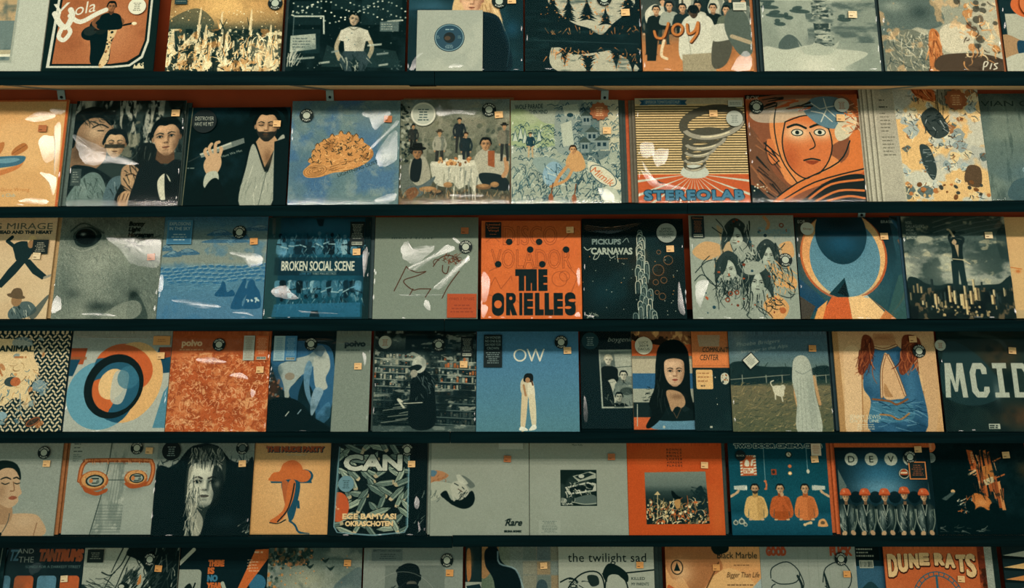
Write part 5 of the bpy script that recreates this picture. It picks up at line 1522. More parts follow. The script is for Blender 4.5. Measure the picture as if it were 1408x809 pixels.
def art_d7():
    A = Art('102023', seed=67)
    A.t('boygenius', 28, 11, 5, 'b5b6a2', w=28, sh=.35)
    A.p([18.5, 19.5, 56, 19, 56, 79, 20.5, 79.5], '979c8b'); Q = [20, 21.4, 56, 21, 56, 77.4, 22, 77.8]
    A.clip(Q); A.p(Q, '4d5852'); A.n('6f776c', 4, .45, .65); A.p([34, 24, 56, 22, 56, 46, 36, 48], 'a4a692', .8); A.l([32, 38, 56, 36], .6, '39443f')
    A.bust(28, 30, 7.5, '0f191a', 'b8b39c', '6a6d60', 'a8a288', sw=2.2, fringe=.35); A.p([22, 38, 36, 38, 37, 48, 34, 56, 24, 56], '0f191a', sm=1); A.p([26, 52, 34, 50, 38, 62, 33, 74, 30, 60, 26, 58], 'a8a894', sm=1)
    A.bust(43, 46, 7, '5f6a62', 'b2ad96', '5f6459', '141d1d', sw=2.6); A.p([34, 58, 54, 56, 56, 66, 38, 68], '6d776c', sm=1); A.e(46, 62, 7, 4, '39443f'); A.p([20, 56, 28, 52, 33, 74, 22, 78], '131e1f', sm=1); A.bust(38, 68, 7, '0d1718', '9a9a86', '4a5049', '10191a', sw=2.8)
    A.hatch(30, (22, 50, 56, 77), 6, 60, 60, .6, ['8d927f', '1a2525', '5c665e'], curl=.4); A.clip()
    A.r(33, 77.6, 10, .9, '39443f')
    return A.soft().grain(.07)


def art_d8():
    A = Art('6d6b5a', seed=68)
    for y, c in ((8, 'b9562e'), (27, 'a39a80'), (42, '2f5878'), (58, '8f917f'), (72, '1a2627'), (87, 'b85630')):
        A.r(0, y, 100, 16, c)
    A.clip([0, 0, 100, 0, 100, 10, 30, 13, 0, 8]); A.r(0, 0, 100, 14, '7d5234'); A.n('c0925c', 16, .5, .6); A.n('2a201a', 12, .55, .65); A.clip()
    A.p([20, 99, 25, 88, 70, 84, 80, 100], '557b8c', sm=1); A.p([18, 74, 30, 74, 50, 82, 70, 72, 78, 88, 22, 90], '131f20', sm=1)
    # dark-haired portrait, slightly turned
    A.p([22, 56, 24, 30, 28, 16, 35, 9, 46, 8, 54, 14, 58, 30, 58, 60, 60, 80, 44, 70, 34, 78, 26, 90, 16, 98, 12, 96, 18, 84, 16, 72], '10191a', sm=1)
    A.p([34, 60, 48, 62, 52, 74, 40, 82, 36, 74], 'a07c5a', sm=1); A.s_(44, 66, 7, 3, '6d4f38', .8)
    A.head(42.5, 41, 22, 'bd9a78', '8a6448', None, turn=.1, lip='94382a', ears=False, side=1)
    A.p([31, 48, 30, 34, 33, 22, 40, 16, 46, 14, 53, 20, 55, 34, 55, 50, 58, 34, 56, 16, 46, 7, 34, 9, 26, 18, 24, 40, 26, 60, 30, 58], '10191a', sm=1); A.hatch(20, (24, 14, 32, 70), 14, 92, 10, .5, ['26302e', '0a1213'], curl=.15)
    A.p([38, 84, 44, 76, 52, 84, 50, 88, 40, 88], '131f20', sm=1); A.l([40, 82, 43, 88, 48, 78], .6, '5c4634')
    A.l([4, 74, 3.4, 96], .8, 'a9ab98'); A.hatch(14, (12, 56, 22, 72), 5, 170, 20, .7, ['10191a'], curl=.4); A.e(30, 97, 1.2, 1.4, 'a9ab98')
    return A.soft().grain(.06)


def art_d9():
    A = Art('142628', seed=69)
    A.n('1d3233', 3, .45, .7, a=.8); A.r(0, 0, 100, 36, 'c9753f'); A.n('b9652f', 3, .5, .8, a=.0)
    for i, s_ in enumerate(('', 'COMMUNITY', 'CENTER')):
        A.t(s_, 6 + (12 - i * 4), 12 + i * 8, 5.6, '16211f', w=(16, 40, 26)[i], sh=.25, b=.0)
    A.l([2, 34, 96, 34], .4, '8d4a28'); A.p([8, 2, 40, 2, 38, 14, 10, 14], 'a3a894', .6)  # pale block over the first word paints glare into the print
    A.rr(4, 38, 23, 20, 1.6, 'cfa66c'); A.lines(6, 41, 18, 3, 4, '8d5a34', 1.2); A.lines(10, 54, 10, 1, 2, '3d3026', 1.4)
    A.e(44, 47, 6, 6, 'b9b59c'); A.specks(9, (39, 43, 49, 51), .6, 1.2, ['2a3433', '8d5a34']); A.specks(4, (26, 40, 32, 76), .5, .8, ['c9c5ac'])
    A.lines(20, 95, 6, 1, 3, 'c9c5ac', 2)
    return A.grain(.05)


def art_d10():
    A = Art('4d5a4e', seed=70)
    A.g([(0, '506d7a'), (20, '4d666c'), (34, '586c68'), (40, '223534'), (50, '2a3b34'), (54, '6a6248'), (100, '51563f')])
    A.s_(10, 4, 10, 30, '8d9890', .5); A.n('16292a', 6, .5, .7, st=(1, 2), a=.0)
    A.p([0, 32, 12, 28, 24, 32, 40, 34, 60, 34, 74, 38, 90, 33, 100, 34, 100, 46, 60, 48, 0, 52], '1a2c2c', sm=1); A.hatch(40, (0, 32, 100, 48), 5, -80, 40, 1, ['132222', '2a3d38'])
    A.l([0, 47, 60, 42], .7, '8a8c78'); A.l([80, 44, 100, 42], .8, '8a8c78')
    for x in (12, 36, 52, 86, 96):
        A.l([x, 42, x, 50], .8, '8a8c78')
    A.clip([0, 50, 100, 48, 100, 100, 0, 100]); A.hatch(420, (0, 50, 100, 100), 5, -20, 40, .6, ['8d7a50', '3a4536', '6d6846', 'a58f60', '2c3a34'], a=.8); A.clip()
    # somebody in a long pale cloak, out on the grass, and a small pale animal behind
    A.l([66, 44, 64, 60, 66, 74], 3, 'b48a5c', sm=1); A.l([84, 44, 86, 60, 88, 72], 3, 'b48a5c', sm=1)
    A.p([63, 34, 65, 26, 71, 22, 78, 24, 82, 34, 84, 60, 88, 100, 64, 100, 65, 70, 62, 50], 'a3a796', sm=1); A.s_(80, 64, 5, 34, '7d8476', .5)
    for x in (67, 70, 73, 77, 81):
        A.l([x, 46, x + (x - 73) * .4, 98], .7, '868c7e', .7, sm=1)
    A.l([66, 38, 73, 41, 81, 37], .8, '6d766c', .8, sm=1)
    A.p([42, 54, 50, 53, 53, 56, 52, 64, 44, 62], 'bdb79c', sm=1); A.e(52, 55, 2.6, 3, 'b4ae94'); A.l([44, 60, 44, 67], 1.4, 'bdb79c'); A.l([50, 62, 51, 69], 1.4, 'bdb79c'); A.l([42, 55, 40, 50, 43, 48], 1.2, 'bdb79c', sm=1)
    A.t('Phoebe Bridgers', 8, 13, 4.2, 'a3aca0', w=44, sh=.3, rot=-6); A.t('Stranger in the Alps', 12, 20, 3.6, 'a3aca0', w=48, sh=.3, rot=-8)
    return A.soft().grain(.07)


def art_d11():
    A = Art('c39a6c', seed=71)
    A.g([(0, 'b99268'), (50, 'c9a272'), (100, 'b98c5c')]); A.n('b08256', 3, .5, .8, a=.5)
    A.p([0, 0, 5, 0, 6, 100, 0, 100], 'a37a4c'); A.p([10, 20, 20, 14, 26, 24, 24, 60, 20, 100, 6, 100, 8, 50], 'cba67a', sm=1); A.p([84, 22, 96, 30, 98, 60, 92, 100, 78, 100, 84, 60], 'bd9468', sm=1); A.l([26, 34, 24, 70, 22, 98], 1, '94683f', sm=1); A.l([84, 60, 80, 98], 1, '94683f')
    A.p([40, 2, 60, 2, 62, 14, 38, 14], 'a97a52'); A.s_(50, 6, 12, 3, '8d5c3c', .7)
    D = [38, 16, 50, 18, 62, 14, 76, 30, 82, 50, 82, 100, 30, 100, 32, 70, 26, 56, 30, 34]
    A.p(D, '2f5672', sm=1); A.clip(D, 1); A.n('1c3a50', 4, .5, .7, a=.8); A.s_(38, 46, 8, 10, '4f7a90', .6); A.s_(72, 60, 6, 30, '3f6c88', .7); A.p([30, 74, 50, 70, 70, 72, 70, 88, 32, 90], '3d6a80', sm=1); A.hatch(40, (30, 70, 80, 98), 14, 10, 20, .8, ['16324a', '5d879a'], curl=.2); A.clip()
    A.p([48, 26, 54, 26, 66, 62, 58, 68, 44, 64], 'c49a6e', sm=1); A.p([47, 52, 51, 60, 54, 66, 46, 64], '94683f', .7, sm=1)
    for q in ([50, 24, 45, 40, 43, 66], [53, 24, 60, 42, 66, 64]):
        A.l(q, 2.6, '7a4a2a', sm=1); A.l(q, 1.1, 'cdb088', sm=1)
    A.l([40, 16, 50, 18, 62, 14], 2.6, '7a4a2a', sm=1); A.l([40, 16, 50, 18, 62, 14], 1, 'cdb088', sm=1); A.l([34, 68, 50, 70, 57, 73, 68, 68], 1.8, '7a4a2a', sm=1); A.l([40, 83, 50, 84, 58, 88, 68, 82], 1.6, '9a6a3c', sm=1)
    for x0, x1 in ((22, 40), (62, 86)):
        A.p([x0 + 8, 4, x1 - 2, 6, x1, 20, (x0 + x1) / 2 + 2, 34, x0 + 4, 44, x0, 38, x0 + 4, 20], '6b3320', sm=1)
        A.hatch(44, (x0 + 3, 6, x1 - 2, 36), 14, 100, 18, .9, ['8d4a2a', '45201a', 'a85c34', '5c2a1c'], curl=.35)
    A.t('JENNY LEWIS', 10, 87, 4, 'c9c0a2', w=30, b=.02); A.t('ON THE LINE', 10, 91, 3.6, 'c9c0a2', w=28, b=.02); A.lines(16, 92.6, 18, 3, 2, 'c9c0a2', .8, al='c')
    return A.soft().grain(.06)


def art_d12():
    A = Art('1a2a28', seed=72)
    A.s_(60, 22, 22, 16, '5a4026', .8); A.s_(74, 84, 26, 14, '5a3a22', .8); A.n('0e1c1d', 3, .5, .7, a=.7); A.p([10, 10, 40, 24, 60, 60, 30, 74, 0, 60], '22383a', .8, sm=1); A.l([24, 0, 60, 6, 70, 20], 4, '3d4d48', .4, sm=1); A.s_(54, 60, 4, 12, '8d9a94', .4)
    c = 'a4a896'
    A.p([3, 66, 5, 31, 11, 31, 14, 52, 17, 31, 23, 31, 25, 66, 20, 66, 18.6, 46, 15.4, 60, 12.6, 60, 9.4, 46, 8, 66], c)
    A.p([33, 31, 42, 31, 46, 36, 46, 42, 41, 42, 40, 37, 36, 37, 34.6, 42, 35, 56, 36.6, 60, 41, 60, 42, 55, 47, 55, 47, 60, 43, 66, 34, 66, 29.6, 60, 29, 40], c)
    A.p([52, 31, 66, 31, 66, 36.4, 61.6, 36.4, 62, 60.6, 66, 60.6, 66, 66, 52, 66, 52, 60.6, 56.4, 60.6, 56.2, 36.4, 52, 36.4], c)
    A.p([71, 31, 83, 31, 88, 38, 88, 59, 83, 66, 71, 66], c); A.p([76, 36.6, 81, 36.6, 83, 40, 83, 57, 81, 60.4, 76, 60.4], '22302c')
    A.r(42, 92, 11, 5, 'a4a896'); A.lines(42.6, 93, 9, 2, 2, '16211f', 1.4)
    return A.grain(.07)
# ------------------------------------------------------------------ fifth shelf
def art_e1():
    A = Art('858c80', seed=81)
    A.n('8f9588', 2, .4, .7, a=.5)
    A.p([20, 100, 30, 86, 46, 78, 70, 76, 84, 80, 88, 100], 'b3906c', sm=1); A.p([34, 60, 52, 64, 56, 80, 48, 88, 30, 82], '9c7857', sm=1); A.s_(70, 84, 14, 8, 'c2a27e', .6); A.l([82, 86, 80, 99], .8, '7d5a40')
    A.p([22, 60, 22, 34, 34, 20, 50, 20, 58, 28, 60, 40, 50, 30, 36, 36, 32, 50, 30, 62], '14201f', sm=1)
    A.p([32, 38, 40, 28, 52, 28, 59, 38, 60, 46, 63, 54, 60, 58, 60, 64, 52, 70, 40, 64, 34, 52], 'b59370', sm=1); A.s_(42, 52, 6, 12, '8d6a4c', .6)
    A.l([40, 39, 45, 37, 50, 39], 1.4, '1a211f', sm=1); A.l([53, 38, 56, 37, 59, 39], 1.4, '1a211f', sm=1); A.l([41, 43, 45, 44.6, 49, 43], 1, '1a211f', sm=1); A.l([54, 43, 57, 44.2, 60, 43], 1, '1a211f', sm=1); A.l([53, 42, 55, 51, 51, 52], 1, '7d5a40', sm=1); A.p([50, 59, 54, 57, 59, 58.6, 56, 61, 52, 61], '8d4f3a', sm=1)
    A.l([26, 86, 40, 94, 46, 98, 52, 86, 53, 76], .7, '3a4441', sm=1); A.e(46, 98, 1.6, 1.8, '15201f')
    return A.soft().grain(.05)


def art_e2():
    A = Art('8d9386', seed=82)
    A.n('979c8f', 2, .4, .7, a=.6); A.p([0, 96, 0, 60, 12, 52, 14, 60], '9a9f92', .0)
    A.clip([42, 0, 62, 0, 60, 100, 30, 100]); A.n('6d766c', 8, .45, .65, st=(2, .5), a=.8); A.n('b3b4a4', 14, .6, .68, a=.5); A.r(28, 22, 40, 2, '59645c', .5)
    for i in range(10):
        A.r(30, 68 + i * 3.2, 34, .7, '59645c', .7)
    for x in (48, 51, 54, 57):
        A.l([x, 24, x - 3, 72], .6, '6a7369')
    A.clip(); A.l([43, 0, 40, 40, 29, 100], 1, '39443f', sm=1); A.l([38, 41, 74, 41], .8, '39443f')
    A.lines(4, 1, 10, 2, 4, '303a37', 1.2); A.lines(4, 9, 16, 1, 3, '303a37', 1.2); A.lines(4, 13, 10, 4, 2.2, '59645c', 1)
    H = [13, 52, 14, 32, 17, 22, 24, 19, 78, 19, 86, 22, 88, 32, 84, 50, 76, 54]
    A.l([13, 42, 14, 28, 18, 21, 26, 19.5, 78, 19.5, 86, 22, 88, 32, 85, 44, 78, 46], 4.6, '8a4826', sm=1); A.l([13, 42, 14, 28, 18, 21, 26, 19, 78, 19, 86, 22, 88, 32, 85, 44, 78, 46], 2, 'bd7040', sm=1)
    A.hatch(60, (14, 17.5, 88, 21.5), 3, 80, 20, .5, ['6b3720', 'd08a58'])
    A.s_(32, 54, 16, 7, '59645c', .6); A.s_(70, 48, 12, 7, '59645c', .6)
    for x, y, rx, ry in ((28, 42, 15, 11), (71, 39, 12, 9)):
        A.e(x, y, rx, ry, '9a542c'); A.e(x, y - 1, rx * .86, ry * .84, 'c08850'); A.hatch(40, (x - rx, y - ry, x + rx, y + ry), 3, 0, 180, .5, ['7a4626', 'dca870'], a=.7); A.e(x + 1, y, rx * .64, ry * .6, '24302e'); A.e(x + 1, y, rx * .52, ry * .46, '8d9386'); A.r(x - 3, y - 3, 8, 1.4, '24302e'); A.r(x - 2, y + 2, 6, 1.2, '39443f'); A.e(x - 3, y, 2, 2.4, 'b56e3c'); A.e(x + 4, y + 1, 1.6, 2, '59645c')
    A.p([18, 48, 32, 54, 42, 50, 42, 54, 32, 58, 20, 54], '9a4a26', sm=1); A.p([60, 44, 74, 46, 84, 42, 80, 48, 66, 50], '9a4a26', sm=1)
    return A.grain(.04)


def art_e3():
    A = Art('7d8478', seed=83)
    A.p([0, 30, 14, 26, 22, 20, 34, 4, 50, 0, 64, 4, 76, 18, 92, 22, 100, 20, 100, 100, 0, 100], '0c191b', sm=1); A.hatch(90, (0, 18, 100, 34), 7, -80, 60, .9, ['0c191b', '16282a'])
    A.p([34, 14, 40, 6, 56, 2, 68, 10, 72, 26, 70, 60, 64, 84, 40, 90, 32, 60, 32, 30], '26302d', sm=1)
    A.hatch(90, (34, 4, 70, 16), 9, 85, 30, .7, ['8d8d7c', '1a2525', 'b3b09a', '4c564f'], curl=.3)
    A.head(51, 44, 37, 'b8b7a3', '323d39', None, side=1, lip='4c4f48', ears=False, turn=.05)
    A.p([60, 24, 68, 30, 71, 50, 66, 68, 57, 74, 61, 56, 58, 44], '0f1a1b', .85, sm=1); A.s_(64, 44, 3, 4, '8d9080', .5)
    A.hatch(60, (37, 12, 66, 20), 10, 92, 8, .8, ['2a3430', '8d8d7c', '14201f', '59605a'])
    A.p([34, 30, 38, 26, 36, 50, 42, 66, 52, 82, 50, 98, 42, 100, 38, 80, 34, 60], '8d8d7c', sm=1); A.hatch(90, (34, 30, 46, 96), 16, 85, 14, .8, ['c4c0a8', '2f3a37', '737669', '9c9a86'], curl=.25)
    A.p([56, 72, 66, 66, 72, 40, 78, 60, 72, 90, 54, 98], '0c191b', sm=1); A.s_(74, 84, 16, 8, '16282b', .7); A.hatch(16, (88, 84, 100, 98), 6, -60, 30, .7, ['9a9c8a', '39443f'])
    return A.soft().grain(.07)


def art_e4():
    A = Art('c3935a', seed=84)
    A.s_(36, 50, 40, 44, 'd1a56e', .8); A.t('THE NUDE PARTY', 12.8, 10.2, 5.4, '14303a', w=59, out='14303a', ow=1.9); A.t('THE NUDE PARTY', 12.2, 9.6, 5.4, '9c4a26', w=59, out='9c4a26', ow=1.1); A.lines(33, 13, 24, 1, 2, '9d9a80', 1.2); A.lines(34, .6, 20, 1, 2, '9d7a50', 1)
    # a plain orange mound on two boots' worth of stalk, blue-shaded
    A.p([18, 43, 60, 43, 62, 36, 56, 31, 50, 30, 46, 43, 60, 43], '1f4a5c', sm=0)
    A.p([18, 42.5, 60.5, 42.5, 61, 44.5, 19, 44.5], '1f4a5c'); A.e(53, 37, 9, 7.5, '1f4a5c'); A.e(51, 36.6, 8.6, 7, 'bd6430')
    A.p([18, 42, 18, 37, 21, 33, 27, 31.5, 30, 24, 36, 20, 43, 20, 49, 25, 51, 31, 50, 40, 46, 42], 'bd6430', sm=1); A.s_(40, 24, 10, 5, 'a34f25', .5)
    A.p([30, 43, 48, 43, 47, 66, 44, 82, 40, 85, 37, 76, 34, 62], '1f4a5c', sm=1); A.p([30, 43, 36, 43, 38, 56, 37, 72, 33, 62], 'a85a30', sm=1); A.p([37, 43, 44, 43, 43, 60, 38, 74, 32, 84, 24, 88, 20, 85, 28, 79, 34, 70], 'bd6430', sm=1); A.l([43, 45, 41, 60, 37, 74, 28, 86], 1.4, '1a2525', sm=1); A.p([46, 62, 49, 64, 50, 72, 47, 72], '1f4a5c'); A.l([40, 85, 46, 90, 50, 97, 60, 99], 2, '1f4a5c', sm=1); A.l([20, 87, 28, 88, 36, 84], 1.2, '1a2525', sm=1)
    A.l([1, 99, 60, 99], .6, '9c7a4c')
    return A.grain(.05)


def art_e5():
    A = Art('0c191b', seed=85)
    Q = [10, 4, 14, 1, 78, 1, 82, 6, 82, 90, 78, 97, 46, 100, 10, 97, 6, 90]
    A.p(Q, '2b4a50', sm=0); A.clip(Q); A.r(9, 2, 70, 96, '101d1e')
    R = A.rng
    for i in range(64):
        x, y = 8 + (i % 8) * 10 + R.uniform(-5, 5), 4 + (i // 8) * 12.4 + R.uniform(-5, 5); t = R.choice([.5, .8, 1.1, 2.2, 2.5, .2]) + R.uniform(-.4, .4); L = R.uniform(10, 14); w = R.uniform(2.6, 3.6)
        dx, dy = math.cos(t), math.sin(t)

        def q(u, v):
            return [x + dx * L * u - dy * w * v, y + dy * L * u + dx * w * v]
        A.p(q(-1.06, 0) + q(-.4, -1.15) + q(.6, -1) + q(.74, 0) + q(.6, 1) + q(-.4, 1.15), '0f1b1b', .9)
        c = R.choice(['7f8f7b', '67776a', '94a08a', '586a60'])
        A.p(q(-1, 0) + q(-.4, -.9) + q(.6, -.8) + q(.7, 0) + q(.6, .8) + q(-.4, .9), c)
        A.l(q(-.9, 0) + q(.66, 0), .5, '33443f', .9); A.l(q(-.7, .45) + q(.62, .4), .5, '41524b', .8); A.l(q(-.7, -.45) + q(.62, -.4), .6, 'aab39c', .7)
        A.p(q(.62, -.8) + q(.86, -.5) + q(.9, .5) + q(.62, .8), R.choice(['b8a580', 'a39573']))
    A.e(10, 69, 11, 16, 'b9542c'); A.specks(3, (4, 62, 14, 82), 1, 1.6, ['d9a070'])
    A.clip(); A.l([9, 4, 7, 50, 6.5, 90, 10, 96, 46, 99, 78, 96, 81, 90, 81, 6], 1.2, '6f9096', .9); A.s_(8, 40, 2, 30, '6a8a8c', .5)
    A.t('CAN', 15, 28.5, 16, '0f1a1a', w=58, out='0f1a1a', ow=5); A.t('CAN', 15, 28.5, 16, 'b3b5a2', w=58, out='b3b5a2', ow=2.6)
    A.t('EGE BAMYASI', 15.5, 82.4, 5.4, '2a1f16', w=54, b=.06); A.t('EGE BAMYASI', 15, 81.6, 5.4, 'd9b884', w=54, out='d9b884', ow=.8); A.t('OKRASCHOTEN', 18.5, 90, 5, '2a1f16', w=48, b=.06); A.t('OKRASCHOTEN', 18, 89.2, 5, 'd9b884', w=48, out='d9b884', ow=.8)
    A.hatch(12, (86, 50, 98, 98), 5, -70, 30, .8, ['5c6962', '22302f'])
    return A.grain(.06)


def art_e6():
    A = Art('858a7b', seed=86)
    A.n('8b9082', 2, .4, .7, a=.5)
    A.p([0, 32, 8, 30, 18, 35, 12, 40, 0, 44], 'a0704c', sm=1); A.p([0, 30, 6, 31, 4, 36, 0, 36], '4c6a78', sm=1); A.hatch(14, (2, 36, 18, 44), 4, -30, 60, .5, ['4c5a58', '7d4c30'], curl=.6)
    A.p([0, 44, 12, 42, 24, 46, 26, 54, 12, 58, 0, 62], '969986', sm=1); A.hatch(8, (0, 54, 8, 64), 5, -60, 30, .5, ['39443f'])
    A.p([10, 56, 16, 52, 22, 62, 34, 58, 42, 52, 45, 60, 42, 68, 34, 71, 24, 68, 16, 62], '101b1c', sm=1)
    A.p([20, 48, 24, 42, 32, 42, 38, 50, 38, 56, 30, 62, 24, 58], 'a3a390', sm=1); A.l([24, 44, 28, 46], .8, '15201f'); A.l([32, 48, 34, 50], .8, '15201f'); A.l([28, 50, 32, 53], 1, '4a3f36'); A.p([26, 36, 34, 36, 42, 42, 45, 47, 40, 49, 34, 42], '5a625a', sm=1); A.p([26, 36, 30, 35, 38, 44, 30, 44], 'b0b09c', .8, sm=1); A.l([24, 62, 22, 56], 2, 'a3a390')
    A.hatch(16, (30, 50, 38, 60), 5, 120, 20, .6, ['101b1c'])
    A.t('Rare', 76, 89, 7, '17211f', w=16, sh=.3, out='17211f', ow=.5); A.l([76, 84, 79, 82, 82, 82], .8, '17211f', sm=1); A.t('SELENA GOMEZ', 75, 96, 2, '17211f', w=17, out='17211f', ow=.4)
    return A.soft().grain(.03)


def art_e7():
    A = Art('868b7c', seed=87)
    A.n('8c9183', 2, .4, .7, a=.5); A.t('Mark Kelly', 44, 2.6, 2, '2a3431', w=11)
    A.r(31.5, 29, 37, 39, '15211f'); A.clip([32, 29.5, 68, 29.5, 68, 67.5, 32, 67.5]); A.n('2f3b37', 6, .5, .7, a=.8)
    A.p([44, 36, 62, 31, 68, 33, 68, 38, 50, 42], '8d9281'); A.p([46, 36.4, 60, 32, 66, 34, 52, 40], '1c2827'); A.e(53, 36, 3, 2, 'a3a594'); A.p([36, 48, 60, 42, 68, 44, 68, 52, 40, 56], 'a3a594'); A.p([39, 49, 60, 44, 66, 46, 64, 51, 42, 54], '141f1f')
    A.hatch(46, (36, 42, 64, 56), 5, 20, 80, .8, ['b9b8a4', '1a2525', '76806f'], curl=.6); A.p([46, 60, 60, 56, 68, 58, 68, 66, 50, 66], '4c5852', sm=1); A.hatch(20, (32, 58, 44, 67), 5, 30, 90, .8, ['a3a594', '101a1b'], curl=.6); A.l([44, 64, 56, 66, 68, 65], .8, '8d9281', sm=1)
    A.clip(); A.p([32, 62, 33, 59, 38, 62, 34, 67], 'a3a594', .6, sm=1)
    A.r(9, 83, 22, 15, '959a8b', .5); A.lines(11, 84, 18, 8, 1.7, '59645c', .8, al='c')
    return A.grain(.03)


def art_e8():
    A = Art('b4481f', seed=88)
    A.n('bd5426', 2, .4, .7, a=.6); A.s_(92, 80, 10, 30, 'c4642f', .5)
    for i, w_ in enumerate(('BONNIE', 'PRINCE', 'BWILLY', 'LHAVEB', 'AMADEA', 'PLACES')):
        A.t(w_, 42, 5.6 + i * 3.6, 2.3, '16181a', w=16, sp=1.35)
    P = [18, 30, 82, 29, 84, 86.5, 18.6, 87]
    A.p(P, '4c5c56'); A.clip(P); A.g([(28, '6d786c'), (44, '5c6860'), (52, '2f3d3a'), (62, '1a2626'), (100, '141f1f')]); A.n('7d867a', 4, .55, .8, st=(1, 2), a=.0)
    A.p([60, 66, 66, 58, 72, 48, 78, 46, 82, 66, 80, 76, 60, 76], '18282a', sm=1); A.hatch(40, (64, 46, 84, 68), 5, 60, 60, .9, ['142222', '223332'])
    A.hatch(190, (18, 64, 84, 88), 7, -70, 50, .9, ['c9b284', '9d8654', 'a8552c', '2a302a', '6d6446', 'dcc798'], curl=.6); A.specks(50, (18, 62, 84, 87), .6, 1.6, ['c9a670', 'b8602f', 'd6c194'])
    A.l([30, 80, 31, 52], .8, 'b9a070'); A.p([27, 55, 31, 51, 34, 55], 'b9a070'); A.l([24, 80, 22, 60], .6, '8d7a50'); A.p([46, 50, 52, 56, 56, 58, 50, 60, 46, 56], '0e1718', sm=1); A.p([48, 62, 54, 60, 54, 68, 50, 70], 'a87c48', sm=1)
    A.clip()
    return A.soft().grain(.04)


def art_e9():
    A = Art('12444f', seed=89)
    A.g([(0, '0f3a44'), (60, '174a56'), (74, '123e4a'), (80, '1b4c5c'), (100, '14404e')]); A.n('164e60', 3, .5, .8, a=.3)
    A.t('TWO DOOR CINEMA CLUB', 6.6, 6.0, 4.2, 'b9bba8', w=89, out='b9bba8', ow=1.9); A.t('TWO DOOR CINEMA CLUB', 6.6, 6.0, 4.2, '12303a', w=89, out='12303a', ow=.7)
    A.p([11.5, 14, 27.5, 14, 28, 36, 11.5, 36.5], 'a8512e')
    for i in range(7):
        A.p([11.6 + i * 2.4, 14, 12.8 + i * 2.4, 14, 11.6 + i * 2.4 - .0, 16], 'c9c0a4'); A.p([11.5, 15 + i * 3.2, 14, 14.4 + i * 3.2, 14, 16 + i * 3.2, 11.5, 16.6 + i * 3.2], 'c9c0a4'); A.p([25, 15 + i * 3.1, 27.8, 14.4 + i * 3.1, 27.8, 16 + i * 3.1, 25, 16.6 + i * 3.1], 'c9c0a4')
    A.r(14, 17, 11, 9, 'a8512e'); A.p([16, 25, 17, 20, 19, 19, 21, 22, 20, 26], 'c9c0a4', sm=1); A.p([22, 25, 23, 20, 25, 19, 24, 25], 'c9c0a4', sm=1); A.r(14.4, 28, 10.4, 5.6, 'c9c0a4'); A.lines(15, 29, 9, 2, 2.4, 'a8512e', 1.4)
    A.l([36, 4, 36, 42], .5, '7d9a9c'); A.l([36, 42, 37, 46, 36.4, 50], 1.8, 'b9623a', sm=1); A.e(36, 42, 1.5, 1.2, 'b9623a'); A.e(36, 50.4, 1.5, 1.2, 'b9623a')
    A.r(42.6, 29, 5.4, 6.4, '8d3a22', 1); A.e(45, 32, 1.5, 2, '2a2a26'); A.specks(4, (42, 37, 48, 40), .5, .7, ['0f2a30'])
    A.e(61.4, 13.4, 3.4, 3.4, '1d1d1a'); A.e(61.4, 13.4, 2.5, 2.5, 'b3ad92'); A.l([61.4, 11.6, 61.4, 13.4, 63, 14.4], .5, '1d1d1a'); A.e(61.8, 26, 1.9, 1.9, 'b9623a'); A.e(61.6, 33.6, 2, 2, 'd8a060'); A.e(61.6, 33.6, .9, .9, 'efe2b8')
    A.l([79.6, 4, 79.6, 30], .5, '7d9a9c'); A.e(80, 31.4, 1.6, 2.4, 'b9b59c')
    for x, c, d in ((25, 'c79c5e', 'a07a44'), (50.5, 'ad5228', '86401f'), (75.5, 'bf6a38', '9a5028')):
        A.p([x - 6, 58, x + 6, 58, x + 10, 64, x + 12, 76, x + 8, 81, x + 7, 70, x + 7, 82, x - 7, 82, x - 7, 70, x - 8, 81, x - 12, 76, x - 10, 64], c, sm=1); A.p([x + 2, 60, x + 9, 64, x + 8, 80, x + 2, 82], d, .5, sm=1)
        A.r(x - 2.6, 54, 5.2, 5, d); A.head(x, 50.5, 7.6, 'b18a64', '7a543a', '151b1b', fringe=.2, beard='1d1f1d' if x < 30 else None)
        A.e(x - 6, 82.5, 1.8, 1.2, 'b9956e'); A.e(x + 6, 82.5, 1.8, 1.2, 'b9956e')
    A.r(43, 74, 14, 8, '98461f'); A.l([58, 72, 54, 66, 52, 58], 3.4, 'ad5228', sm=1); A.e(52, 56, 1.8, 2.2, 'b18a64')
    for s_, x in ((1, 4), (-1, 96)):
        A.p([x, 47, x + s_ * 11, 46, x + s_ * 13, 49, x + s_ * 11, 52, x, 51], 'a9ad9e'); A.e(x + s_ * 12.4, 49, 1, 3, 'c9c8b4' if s_ > 0 else 'a9ad9e'); A.p([x - s_ * 4, 60, x + s_ * 4, 55, x + s_ * 6, 52, x + s_ * 4, 51, x + s_ * 1, 54, x - s_ * 4, 57], 'b9956e')
    for x, y, r in ((4, 86, 2.6), (10, 84.6, 3.2), (13.6, 88, 2)):
        A.e(x, y, r, r, 'a3a08a'); A.e(x, y, r * .6, r * .6, '3a4a4a'); A.e(x, y - r, .8, .8, 'a3a08a')
    A.l([73, 88, 78, 86], 2.4, 'c9a878'); A.e(73, 88, 1.6, 1.6, 'c9a878'); A.e(79, 86, 1.6, 1.6, 'c9a878'); A.p([86, 88, 88, 83, 93, 82, 96, 88, 95, 90, 87, 90], 'c98c54', sm=1); A.e(91, 86, 2.2, 1.8, '5c4a34')
    return A.soft().grain(.07)


